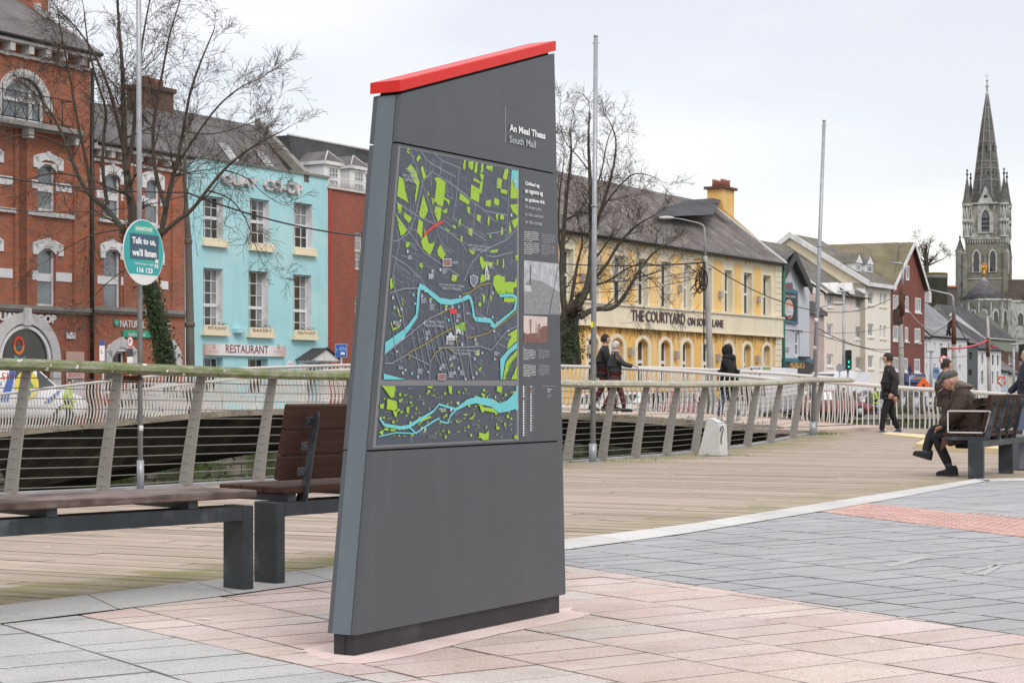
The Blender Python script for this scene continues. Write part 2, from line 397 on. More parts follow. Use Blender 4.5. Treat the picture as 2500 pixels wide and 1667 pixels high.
for i, p in enumerate(Rj):
 t=(Rj[min(i+14, len(Rj)-1)]-Rj[max(i-14, 0)]);t.z=0;t.normalize()
 n=Vector((t.y, -t.x, 0))
 f=p.y
 ang=-lerp(15, 31, max(0, min(1, (p.y-14)/16)))
 n=Vector((cos(radians(ang)), sin(radians(ang)), 0))
 if p.x>6.3:break
 q=hit(p, n, Es);L=min(q if q else 30, 30)
 q_=p+n*L;q_.z=0;lines.append((p, q_))
ang=radians(-31);n=Vector((cos(ang), sin(ang), 0));pn=Vector((-n.y, n.x, 0))
p0=lines[-1][0]
land=[V(6.2, 38.6, .05), V(7.4, 44.4, .05), V(10.2, 43.4, 0), V(12, 41.4, -.02), V(30, 36, -.05)]
for i in range(1, 75):
 p=p0+pn*(step*i)
 h=hit(p-n*40, n, land);s0=p if h is None else p-n*40+n*h
 lines.append((Vector((s0 .x, s0 .y, .06)), s0+n*26-V(0, 0, s0 .z)))
rb=random.Random(3)
for(a, b), (c_, d_)in zip(lines[:-1], lines[1:]):
 L=(b-a).length;cuts=[0];x=rb.uniform(.5, 3.6)
 while x<L:cuts.append(x);x+=rb.uniform(2.4, 4.2)
 cuts.append(L);L2=(d_-c_).length
 g=.022
 for u0, u1 in zip(cuts[:-1], cuts[1:]):
  nn=max(1, int((u1-u0)/.45))
  cv=rb.uniform(.32, .68)+(rb.random()<.06)*-.12
  dz=rb.uniform(-.0015, .0015)
  for j in range(nn):
   w0=u0+(u1-u0)*j/nn;w1=u0+(u1-u0)*(j+1)/nn
   if j==0:w0+=.004
   if j==nn-1:w1-=.004
   t0, t1=w0/L, w1/L
   P=[a.lerp(b, t0), a.lerp(b, t1), c_.lerp(d_, t1), c_.lerp(d_, t0)]
   A, B, C_, D_=P[0].lerp(P[3], g), P[1].lerp(P[2], g), P[1].lerp(P[2], 1-g), P[0].lerp(P[3], 1-g)
   for q in(A, B, C_, D_):q.z+=dz
   mid=(t0+t1)/2*L
   ms=max(0, 1-(L-mid)/1.0)**1.3*(1.15 if b.y<11 else .55)
   if a.y>22:ms=max(ms, max(0, .9-mid/1.5))
   dk.poly([A, B, C_, D_], 0, (cv, min(1, ms), 0, 1))
dk.build('boardwalk', deckm, kind='structure')
mb=MB()
bed=[(p.x, p.y, p.z-.03)for p, q in lines];bed2=[(q.x, q.y, q.z-.03)for p, q in lines]
for i in range(0, len(lines)-1):mb.poly([bed[i], bed2[i], bed2[i+1], bed[i+1]])
mb.build('boardwalk_base', mat('joint_shadow', (.03, .026, .02), .95, .2), kind='structure')
mb=MB();m2=MB()
for a, b in zip(Rs[:-1], Rs[1:]):
 t=(b-a).normalized();n=Vector((-t.y, t.x, 0)).normalized()
 p=[a+n*.0, b+n*.0, b+n*.16, a+n*.16]
 mb.poly([q+V(0, 0, .03)for q in p]);mb.poly([p[0]+V(0, 0, -.02), p[1]+V(0, 0, -.02), p[1]+V(0, 0, .03), p[0]+V(0, 0, .03)])
 m2 .poly([p[3]+V(0, 0, -.02), p[2]+V(0, 0, -.02), p[2]-V(0, 0, .9), p[3]-V(0, 0, .9)])
mb.build('boardwalk_edge', mat('edge_steel', (.33, .34, .35), .6, .25, 3), kind='structure')
m2 .build('boardwalk_fascia', mossy, kind='structure')
def clip(poly, a, b):
 out=[];n=len(poly)
 f=lambda p:(b[0]-a[0])*(p[1]-a[1])-(b[1]-a[1])*(p[0]-a[0])
 for i in range(n):
  p, q=poly[i], poly[(i+1)%n];fp, fq=f(p), f(q)
  if fp>=0:out.append(p)
  if(fp>=0)!=(fq>=0):
   t=fp/(fp-fq);out.append((p[0]+(q[0]-p[0])*t, p[1]+(q[1]-p[1])*t))
 return out
def shrink(poly, g):
 n=len(poly)
 if n<3:return None
 ar=sum(poly[i][0]*poly[(i+1)%n][1]-poly[(i+1)%n][0]*poly[i][1]for i in range(n))
 if abs(ar)<.004:return None
 sg=1 if ar>0 else-1;out=[]
 ed=[]
 for i in range(n):
  a, b=Vector(poly[i]), Vector(poly[(i+1)%n]);e=b-a
  if e.length<.004:continue
  e.normalize();nn=Vector((-e.y, e.x))*sg;ed.append((a+nn*g, e))
 m=len(ed)
 for i in range(m):
  p, d=ed[i-1];q, e=ed[i];den=d.x*e.y-d.y*e.x
  if abs(den)<1e-3:out.append(tuple(q));continue
  t=((q.x-p.x)*e.y-(q.y-p.y)*e.x)/den;out.append(tuple(p+d*t))
 if len(out)<3:return None
 return out
def granite(name, base, dark, lite, speck=210, warm=None):
 k=NT(name)
 at=k.n('ShaderNodeVertexColor', layer_name='Col')
 a=k.noise(speck, detail=2, rough=.8);b=k.noise(speck*.45, detail=3, rough=.8)
 c=k.mix(k.ramp(a, .38, .6), dark, base);c=k.mix(k.ramp(b, .5, .68), c, lite)
 c=k.mix(1.0, c, at.outputs[0], 'MULTIPLY')
 if warm:c=k.mix(k.ramp(k.noise(.9, detail=8, rough=.75), .42, .68), c, k.mix(1.0, c, warm, 'MULTIPLY'))
 c=k.mix(k.ramp(k.noise(1.6, detail=8, rough=.7), .5, .8), c, k.mix(.4, c, (.12, .11, .1)))
 c=k.mix(k.ramp(k.noise(23, detail=2), .665, .69), c, k.mix(.45, c, (.1, .09, .08)))
 c=k.mix(k.ramp(k.noise(7, detail=2), .755, .765), c, k.mix(.5, c, (.75, .75, .72)))
 k.col(c);k.bump(k.noise(160, detail=3), .12, .004);return k.set(.72, .35)
M_grey=granite('granite_grey', (.53, .535, .53), (.30, .305, .305), (.64, .645, .64), warm=(.84, .85, .86))
M_pink=granite('granite_pink', (.66, .57, .525), (.40, .33, .305), (.78, .72, .68), warm=(.84, .745, .70))
M_blue=granite('granite_blue', (.40, .41, .425), (.28, .288, .30), (.47, .48, .49), warm=(.84, .86, .9))
M_pale=granite('granite_pale', (.60, .61, .60), (.45, .46, .455), (.68, .69, .68))
A0=Vector((.57, -.8216));B0=Vector((.8216, .57));O0=Vector((-1.99, 8.47))
def uv(u, v):p=O0+B0*u+A0*v;return(p.x, p.y)
def nearest(c):
 best=None
 for a, b in zip(I[:-1], I[1:]):
  e=(b-a).xy;q=Vector(c)-a.xy;t=max(0, min(1, q.dot(e)/e.dot(e)));r=(q-e*t).length
  if best is None or r<best[0]:best=(r, (xy(a), xy(b)))
 return best[1]
def slabs(name, material, halfplanes, box_, course, lr, seed, tint, gap=.004, z=0.0, band=True):
 rr=random.Random(seed);mb=MB();u=box_[0]
 while u<box_[1]:
  cw=course*rr.choice([1, 1, 1.0]);v=box_[2]-rr.uniform(0, .5)
  while v<box_[3]:
   l=rr.uniform(*lr);P=[uv(u, v), uv(u+cw, v), uv(u+cw, v+l), uv(u, v+l)]
   P=P[::-1]if(P[1][0]-P[0][0])*(P[2][1]-P[0][1])-(P[1][1]-P[0][1])*(P[2][0]-P[0][0])<0 else P
   cn=uv(u+cw/2, v+l/2)
   for a, b in halfplanes+([orient(nearest(cn), pb)]if band else[]):
    P=clip(P, a, b)
    if len(P)<3:break
   if len(P)>=3:
    S=shrink(P, gap*rr.uniform(.55, 1.7))
    if S:
     t=tint(rr);h=z+rr.uniform(-.0012, .0012);tx, ty=rr.uniform(-.002, .002), rr.uniform(-.002, .002)
     cx, cy=S[0]
     T=[(x, y, h+(x-cx)*tx+(y-cy)*ty)for x, y in S]
     mb.poly(T, 0, t)
     for i in range(len(T)):
      a_, b_=T[i], T[(i+1)%len(T)];mb.poly([a_, b_, (b_[0], b_[1], b_[2]-.012), (a_[0], a_[1], a_[2]-.012)], 0, tuple(x*.6 for x in t[:3])+(1, ))
   v+=l
  u+=cw
 return mb.build(name, material, kind='structure')
def side(line, p):(a, b)=line;return(b[0]-a[0])*(p[1]-a[1])-(b[1]-a[1])*(p[0]-a[0])
def orient(line, p):return line if side(line, p)>0 else(line[1], line[0])
def tgrey(r):q=r.uniform(.93, 1.04);return(q, q, q, 1)
def tpink(r):
 q=r.uniform(.92, 1.05)
 if r.random()<.15:return(q*.95, q*1.03, q*1.06, 1)
 return(q, q*r.uniform(.97, 1.03), q*r.uniform(.98, 1.04), 1)
Ipx=[(-420, 1580), (-200, 1548), (0, 1522), (191, 1501), (329, 1482), (605, 1447), (809, 1418), (1380, 1342), (1663, 1304), (2005, 1248), (2200, 1214), (2421, 1172)]
I=[G(*p)for p in Ipx]
L1a, L1b=G(191, 1501), G(850, 1648);L1d=(L1b-L1a).normalized()
L2a, L2b=G(1380, 1379), G(2500, 1551);L2d=(L2b-L2a).normalized()
def xy(v):return(v.x, v.y)
far_=30
L1=(xy(L1a-L1d*far_), xy(L1a+L1d*far_));L1r=(L1[1], L1[0])
L2=(xy(L2a-L2d*far_), xy(L2a+L2d*far_));L2r=(L2[1], L2[0])
T1a, T1b=G(2000, 1248), G(2500, 1311);T2a, T2b=G(2132, 1229), G(2500, 1268)
Tl=[(xy(T1a), xy(T1b)), (xy(T2b), xy(T2a))]
TD1=(T1b-T1a).normalized();TD2=(T2b-T2a).normalized()
pg=xy(G(200, 1640));pp=xy(G(1300, 1640));pb=xy(G(1900, 1350))
T1l=(xy(T1a-TD1*20), xy(T1a+TD1*20));T2l=(xy(T2a-TD2*20), xy(T2a+TD2*20))
ptl=xy(G(2300, 1262));pbk=xy(G(2400, 1215))
slabs('pavement_light_grey', M_grey, [orient(L1, pg)], (-6, 7, -4, 12), .56, (.22, .42), 1, tgrey, .0065)
slabs('pavement_pink', M_pink, [orient(L1, pp), orient(L2, pp)], (-4, 9, -5, 10), .54, (.17, .36), 2, tpink, .0055)
slabs('pavement_blue_grey', M_blue, [orient(L2, pb), orient(T1l, pb)], (-2, 16, -16, 8), .54, (.14, .32), 3, tgrey, .007)
slabs('pavement_behind_strip', M_blue, [orient(T2l, pbk), orient(((5.2, 20.4), (26, 27.4)), pbk)], (0, 26, -22, 6), .6, (.16, .4), 4, tgrey, .0045)
mb=MB();rr=random.Random(5)
Eb=[G(*p)for p in Epx]
def at_len(P, s):
 for a, b in zip(P[:-1], P[1:]):
  L=(b-a).length
  if s<=L:return a.lerp(b, s/L)
  s-=L
 return P[-1].copy()
def plen(P):return sum((b-a).length for a, b in zip(P[:-1], P[1:]))
LE, LI=plen(Eb), plen(I);nS=10
for i in range(nS*2):
 t0, t1=i/(nS*2), (i+1)/(nS*2)
 a, b, c_, d_=at_len(Eb, LE*t0), at_len(Eb, LE*t1), at_len(I, LI*t1), at_len(I, LI*t0)
 if i%2==0 and False:continue
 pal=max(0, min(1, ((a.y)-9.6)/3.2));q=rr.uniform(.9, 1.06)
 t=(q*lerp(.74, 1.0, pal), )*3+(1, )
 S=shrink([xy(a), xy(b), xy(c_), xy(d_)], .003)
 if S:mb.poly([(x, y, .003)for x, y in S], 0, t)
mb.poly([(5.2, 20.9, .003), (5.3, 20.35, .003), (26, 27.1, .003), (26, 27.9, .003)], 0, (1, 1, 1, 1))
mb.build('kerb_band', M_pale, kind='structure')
k=NT('joint_bedding');sp=k.n('ShaderNodeSeparateXYZ');k.l(k.tc.outputs['Object'], sp.inputs[0])
r1=k.ramp(k.noise(2.5, detail=6), .28, .46)
lx=k.n('ShaderNodeMapRange');lx.inputs['From Min'].default_value=-.3;lx.inputs['From Max'].default_value=-1.2;k.l(sp.outputs[0], lx.inputs[0])
f=k.n('ShaderNodeMath', operation='MULTIPLY');k.l(lx.outputs[0], f.inputs[0]);k.l(r1, f.inputs[1])
k.col(k.mix(f.outputs[0], k.mix(k.ramp(k.noise(3), .4, .6), (.035, .03, .025), (.13, .09, .06)), (.17, .2, .03)));bedm=k.set(.95, .1)
mb=MB()
mb.poly([(-14, -2, -.008), (30, -2, -.008), (30, 29.3, -.008), (5.2, 20.9, -.008)]+[(p.x, p.y, -.008)for p in reversed(Eb)])
mb.build('ground', bedm, kind='structure')
mb=MB();rr=random.Random(9)
tu=TD1;tv=Vector((-tu.y, tu.x, 0));wid=abs((T2b-T1b).dot(tv))
org=T1a-tu*2
tilem=granite('tactile_red', (.60, .38, .34), (.48, .29, .26), (.66, .47, .43), 120)
for i in range(-4, 90):
 for j in range(0, 26):
  p=org+tu*(i*.2)+tv*(j*.1 if False else j*.2)
  P=[xy(p), xy(p+tu*.2), xy(p+tu*.2+tv*.2), xy(p+tv*.2)]
  for l in[orient(T1l, ptl), orient(T2l, ptl), orient(nearest(xy(p+tu*.1+tv*.1)), pb)]:
   P=clip(P, *l)
   if len(P)<3:break
  if len(P)<3:continue
  S=shrink(P, .003)
  if not S:continue
  q=rr.uniform(.88, 1.08);mb.poly([(x, y, .001)for x, y in S], 0, (q, q, q, 1))
  if len(S)==4 and(p-Vector((0, 0, 0))).length<24:
   for bx in(.05, .15):
    for by in(.05, .15):
     c0=p+tu*bx+tv*by;ring=[]
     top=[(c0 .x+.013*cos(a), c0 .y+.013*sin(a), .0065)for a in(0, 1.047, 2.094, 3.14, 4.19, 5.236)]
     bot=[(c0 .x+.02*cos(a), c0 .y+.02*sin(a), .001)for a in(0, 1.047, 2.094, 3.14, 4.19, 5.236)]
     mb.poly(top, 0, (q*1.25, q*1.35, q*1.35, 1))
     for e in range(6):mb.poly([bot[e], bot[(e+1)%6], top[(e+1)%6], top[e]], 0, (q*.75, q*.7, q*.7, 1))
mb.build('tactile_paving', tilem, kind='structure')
mb=MB();rr=random.Random(11)
k=NT('fresh_mortar');c=k.mix(k.ramp(k.noise(4, detail=7), .35, .65), (.66, .53, .5), (.78, .66, .63));c=k.mix(k.ramp(k.noise(90, detail=3), .4, .6), c, k.mix(.3, c, (.4, .3, .27)));k.col(c);k.bump(k.noise(60), .4, .006);mort=k.set(.9, .2)
mp_=[(715, 1590), (760, 1577), (815, 1568), (1373, 1478), (1440, 1490), (1445, 1500), (1400, 1512), (1200, 1552), (1050, 1590), (930, 1618), (850, 1622), (760, 1608)]
ring=[G(*p)for p in mp_];rs_=smooth(ring+[ring[0]], 2)[:-1]
cc=sum((p for p in rs_), Vector())/len(rs_)
jit=list(rs_)
for i in range(len(rs_)):
 a, b=rs_[i], rs_[(i+1)%len(rs_)]
 jit[i:i+1]=[a+(cc-a)*rr.uniform(-.01, .07)]
for i in range(len(rs_)):
 a, b=jit[i], jit[(i+1)%len(jit)]
 mb.poly([(a.x, a.y, .0015), (b.x, b.y, .0015), (cc.x, cc.y, .004)])
mb.build('mortar_patch', mort, kind='structure')
mb=MB()
for q in([(2153, 1066), (2258, 1077), (2258, 1068), (2170, 1061)], [(2234, 1092), (2262, 1078), (2450, 1099), (2450, 1105)]):
 mb.vprism([(G(*p).x, G(*p).y)for p in q], -.05, .066)
mb.build('tactile_strip_yellow', mat('yellow_paving', (.72, .6, .36), .8, .12, 3), kind='structure')
mb=MB()
for p, q, wd in(((2180, 1383), (2275, 1360), .07), ((2365, 1400), (2452, 1376), .04), ((2405, 1405), (2450, 1380), .05), ((2340, 1398), (2500, 1416), .012), ((2395, 1376), (2470, 1381), .012)):
 a, b=G(*p), G(*q);t=(b-a).normalized();n=Vector((-t.y, t.x, 0))*wd
 mb.poly([a+V(0, 0, .003), b+V(0, 0, .003), b+n+V(0, 0, .003), a+n+V(0, 0, .003)])
mb.build('drain_covers', mat('drain_steel', (.43, .44, .44), .6, .2, 20, .5, 80), kind='structure')
mb=MB();rr=random.Random(21)
for(px, py, w_)in((497, 1509, .055), (372, 1532, .02), (1120, 1616, .02), (20, 1629, .02), (352, 1406, .013), (320, 1407, .012), (830, 1454, .02), (270, 1580, .03), (520, 1580, .012)):
 p=G(px, py, .006);a=rr.uniform(-.6, .1);t=Vector((cos(a), sin(a), 0));n=Vector((-t.y, t.x, 0))
 mb.poly([p-t*w_, p-n*w_*.22, p+t*w_, p+n*w_*.25])
for _ in range(150):
 px, py=rr.uniform(0, 1380)if rr.random()<.6 else rr.uniform(1380, 2450), rr.uniform(1190, 1480)
 p=G(px, py, .006);s=rr.uniform(.003, .011);mb.poly([p+V(s*rr.uniform(.6, 1.5)*cos(a), s*sin(a), 0)for a in(0, 1.2, 2.3, 3.5, 4.9)])
o=mb.build('paving_litter', flat('pale_chip', (.72, .7, .66), .8), kind='stuff');o['label']='pale chips and specks scattered over the paving and boards';o['category']='litter'
class Plane:
 """a vertical plane through photo point (px, d), receding to vanishing column vp; local x runs along it, y inward, z up"""
 def __init__(s, px, d, vp, z0=0.0):
  r=(vp-CX)/F;n=hypot(r, 1);s.ax, s.ay=r/n, 1/n;s.X=(px-CX)/F*d;s.d=d;s.z0=z0;s.rz=atan2(s.ay, s.ax)
 def S(s, px, py, off=0.0):
  X, d=s.X+off*s.ay, s.d-off*s.ax
  k=(px-CX)/F;t=(k*d-X)/(s.ax-k*s.ay);dd=d+t*s.ay
  return t, H+(HY-py)/F*dd-s.z0
 def loc(s):return(s.X, s.d, s.z0)
 def world(s, x, y, z):return Vector((s.X+x*s.ax-y*s.ay, s.d+x*s.ay+y*s.ax, s.z0+z))
mono=Plane(867, 7.15, 3970)
mt=thing('map_sign', 'tall dark grey wayfinding slab with a sloping red cap and a city map', 'sign', mono.loc(), mono.rz)
def panelmat(name, c, rough=.32):
 k=NT(name);q=k.mix(k.ramp(k.noise(1.2), .3, .7), tuple(x*.94 for x in c), c);q=k.mix(k.ramp(k.noise(1, detail=8, rough=.7, sx=(14, 14, .8)), .5, .85), q, tuple(x*1.12+.004 for x in c));k.col(k.mix(k.ramp(k.noise(160, detail=1), .79, .8), q, tuple(x*1.6+.03 for x in c)))
 r=k.ramp(k.noise(5, detail=6), .3, .75, (rough*.85, )*3, (rough*1.25, )*3);k.l(r, k.b.inputs['Roughness'])
 k.b.inputs['Specular IOR Level'].default_value=.5;return k.mat
PANEL=panelmat('satin_grey_panel', srgb(74, 78, 83), .38);PSIDE=panelmat('satin_grey_lit_edge', srgb(92, 102, 108), .26)  # edge grey painted paler than the faces for the light it catches
GAP=flat('panel_gap', (.012, .012, .014), .7);PLINTH=mat('plinth_steel', (.028, .028, .032), .55, .25, 5, stain=(.05, .05, .052))
RED=panelmat('red_enamel', (.62, .018, .014), .34);RED.node_tree.nodes['Principled BSDF'].inputs['Specular IOR Level'].default_value=.3
T=.135
zb=.085
def L(z):return .31*(z-zb)/(2.23-zb)
def Rr(z):return 1.658-.105*(z-zb)/(2.584-zb)
ztl, ztr=2.225, 2.58
def ztop(s):return ztl+(s-L(ztl))/(Rr(ztr)-L(ztl))*(ztr-ztl)
z1, z2l, z2r=mono.S(907, 1100)[1], 0, 0
zj1=mono.S(907, 1100)[1];zj2=mono.S(969, 348)[1]
g=.0035;pth=.022
sdiv=1.243
mb=MB();core=MB()
cpts=[(L(zb)+.01, zb+.002), (Rr(zb)-.01, zb+.002), (Rr(ztr)-.012, ztr-.012), (L(ztl)+.012, ztl-.012)]
core.prism(cpts, pth, T-pth);core.build('core', GAP, mt)
def panel(name, pts, y0, y1, m):b=MB();n=len(pts);bv=.0018
for side_ in(0, 1):
 ya, yb=(0, pth)if side_==0 else(T-pth, T)
 for nm, pts in(('lower_panel', [(L(zb)+g, zb), (Rr(zb), zb), (Rr(zj1), zj1-g), (L(zj1)+g, zj1-g)]), ('map_panel', [(L(zj1)+g, zj1+g), (sdiv-.002, zj1+g), (sdiv-.002, zj2-g), (L(zj2)+g, zj2-g)]), ('text_panel', [(sdiv+.002, zj1+g), (Rr(zj1), zj1+g), (Rr(zj2), zj2-g), (sdiv+.002, zj2-g)]), ('upper_panel', [(L(zj2)+g, zj2+g), (Rr(zj2), zj2+g), (Rr(ztr), ztr), (L(ztl)+g, ztl)])):
  b=MB();b.prism(pts, ya, yb);b.build(nm, PANEL, mt)
b=MB()
def slant(x_of, z0, z1_, d0, d1, b):
 vs=[]
 for z in(z0, z1_):
  for x, y in((x_of(z)+d0, .0235), (x_of(z)+d1, .0235), (x_of(z)+d1, T-.0235), (x_of(z)+d0, T-.0235)):vs.append((x, y, z))
 b.mesh(vs, [(0, 1, 2, 3), (4, 7, 6, 5), (0, 4, 5, 1), (1, 5, 6, 2), (2, 6, 7, 3), (3, 7, 4, 0)])
slant(L, zb, ztl-.002, .0, .012, b);b.build('edge_panel', PSIDE, mt)
b=MB();slant(Rr, zb, ztr-.004, -.012, 0, b);b.build('edge_panel', PSIDE, mt)
b=MB();b.box(.02, 1.63, .018, T-.018, 0, zb-.003);b.box(.016, .02, .062, .066, 0, zb-.004);b.build('plinth', PLINTH, mt)
c0, c1=L(ztl)-.012, Rr(ztr)+.004;sl_=(ztr-ztl)/(Rr(ztr)-L(ztl))
def zc(x):return ztl+(x-L(ztl))*sl_
b=MB();y0, y1=-.006, T+.006;lo, hi=.012, .058;bv=.004
vs=[]
for x in(c0, c1):
 for(y, dz)in((y0, lo), (y0, hi-bv), (y0+bv, hi), (y1-bv, hi), (y1, hi-bv), (y1, lo)):vs.append((x, y, zc(x)+dz))
b.mesh(vs, [(0, 5, 4, 3, 2, 1), (6, 7, 8, 9, 10, 11)]+[(i, (i+1)%6, (i+1)%6+6, i+6)for i in range(6)])
b.build('cap', RED, mt, fixn=True)
b=MB();b.box(L(ztl)+.03, Rr(ztr)-.03, .015, T-.015, 0, .016)
vs=[(x, y, z)for x, y, z in b.v];b.v=[(x, y, zc(x)+z-.004)for x, y, z in vs];b.build('cap_joint', GAP, mt)
DARK, STREET, GREEN, GREEN2, WATERC, WHT, REDP, YEL, GRYL=range(9)
mm=[flat('print_'+n, c, .35, spec=.4)for n, c in(('dark', srgb(72, 79, 90)), ('street', srgb(108, 115, 128)), ('green', srgb(150, 188, 52)), ('mid_green', srgb(92, 152, 50)), ('river_blue', srgb(104, 192, 200)), ('white', srgb(190, 195, 201)), ('red', srgb(205, 58, 58)), ('yellow', srgb(140, 128, 72)), ('pale_grey', srgb(128, 134, 146)))]
FRAME=flat('print_frame', srgb(118, 120, 124), .4)
mp=MB();lay=[.0008, 0]
def nxt():lay[1]=(lay[1]+1)%41;return-(lay[0]+lay[1]*.000008)
def layer():lay[0]+=.0005
def zA(p):return(930+p[0]/4.3556, 340+p[1]/4.3556)
def zB_(p):return(920+p[0]/5.6, 660+p[1]/5.6)
def zC(p):return(900+p[0]/2.85, 550+p[1]/2.851)
def P2(p, f):return mono.S(*f(p))
def mpoly(pts, m, f):
 y=nxt();q=[P2(p, f)for p in pts]
 mp.poly([(a, y, b)for a, b in q], m)
def mline(pts, w_, m, f, ws=None):
 q=[Vector(P2(p, f))for p in pts];y=nxt();n=len(q);Lf, Rt=[], []
 for i in range(n):
  t=(q[min(i+1, n-1)]-q[max(i-1, 0)]).normalized();nn=Vector((-t.y, t.x));w0=(ws[i]if ws else w_)/2
  Lf.append(q[i]+nn*w0);Rt.append(q[i]-nn*w0)
 for i in range(n-1):mp.poly([(v.x, y, v.y)for v in(Rt[i], Rt[i+1], Lf[i+1], Lf[i])], m)
I_=lambda p:p
lm=lambda z:L(z)+.03
zt_, zm_, zb1, zb2, zlo=mono.S(979, 360)[1], mono.S(934, 927)[1], mono.S(934, 927)[1], mono.S(928, 941)[1], mono.S(917.5, 1087)[1]
sr=mono.S(1261, 1000)[0]
def rect(z0, z1_, m, inset=0):
 y=nxt();mp.poly([(lm(z0)-inset, y, z0), (sr+inset*.4, y, z0), (sr+inset*.4, y, z1_), (lm(z1_)-inset, y, z1_)], m)
y=nxt();mp.poly([(L(zj1)+.012, y, zj1+.012), (sdiv-.006, y, zj1+.012), (sdiv-.006, y, zj2-.012), (L(zj2)+.012, y, zj2-.012)], 9)
layer();rect(zm_, zt_, DARK);rect(zlo, zb2, DARK);layer()
def inside(s, z, lo, hi):return lo+.012<z<hi-.012 and lm(z)+.01<s<sr-.01
rm=random.Random(42)
def ptA(s, z):return s, z
def fine(n, lo, hi, mats, wr, lr, a0s):
 for _ in range(n):
  z=rm.uniform(lo, hi);s=rm.uniform(.03, sr)
  a=rm.choice(a0s)+rm.gauss(0, .12);l=rm.uniform(*lr);w_=rm.uniform(*wr)
  e=(s+cos(a)*l, z+sin(a)*l)
  if not(inside(s, z, lo, hi)and inside(*e, lo, hi)):continue
  y=nxt();n_=(-sin(a)*w_/2, cos(a)*w_/2)
  mp.poly([(s-n_[0], y, z-n_[1]), (e[0]-n_[0], y, e[1]-n_[1]), (e[0]+n_[0], y, e[1]+n_[1]), (s+n_[0], y, z+n_[1])], rm.choice(mats))
fine(1100, zm_, zt_, [STREET, STREET, STREET, GRYL], (.0012, .0035), (.02, .07), [1.45, -.35, 1.75, -.2])
fine(60, zm_, zt_, [STREET], (.004, .007), (.05, .12), [1.45, -.35])
layer();A=zA
for pts in([(300, 100), (440, 480), (560, 860), (620, 1060), (700, 1260)], [(440, 440), (360, 820), (300, 990), (180, 1080), (125, 1080)], [(160, 670), (370, 810), (560, 900), (700, 980), (850, 1090), (900, 1180)], [(430, 460), (540, 345), (640, 410), (820, 530), (1000, 690), (1100, 760), (1340, 810)], [(420, 130), (500, 240), (650, 330), (790, 400)], [(560, 155), (650, 230), (840, 310)], [(1450, 940), (1330, 1070), (1180, 1140), (1060, 1200), (960, 1320), (880, 1500)], [(140, 790), (320, 1020), (450, 1200), (640, 1330), (830, 1450)], [(110, 1240), (260, 1330), (420, 1480), (470, 1560)], [(1360, 380), (1350, 720), (1330, 1060)], [(830, 310), (800, 600), (760, 850)], [(1000, 690), (980, 900), (960, 1050)], [(160, 950), (190, 1100), (150, 1300), (110, 1500)], [(1110, 1010), (1240, 990), (1330, 960)], [(1130, 1240), (1200, 1250), (1400, 1200)], [(640, 230), (620, 400)], [(760, 840), (900, 940), (1120, 1080)]):
 mline(pts, .005, GRYL, A)
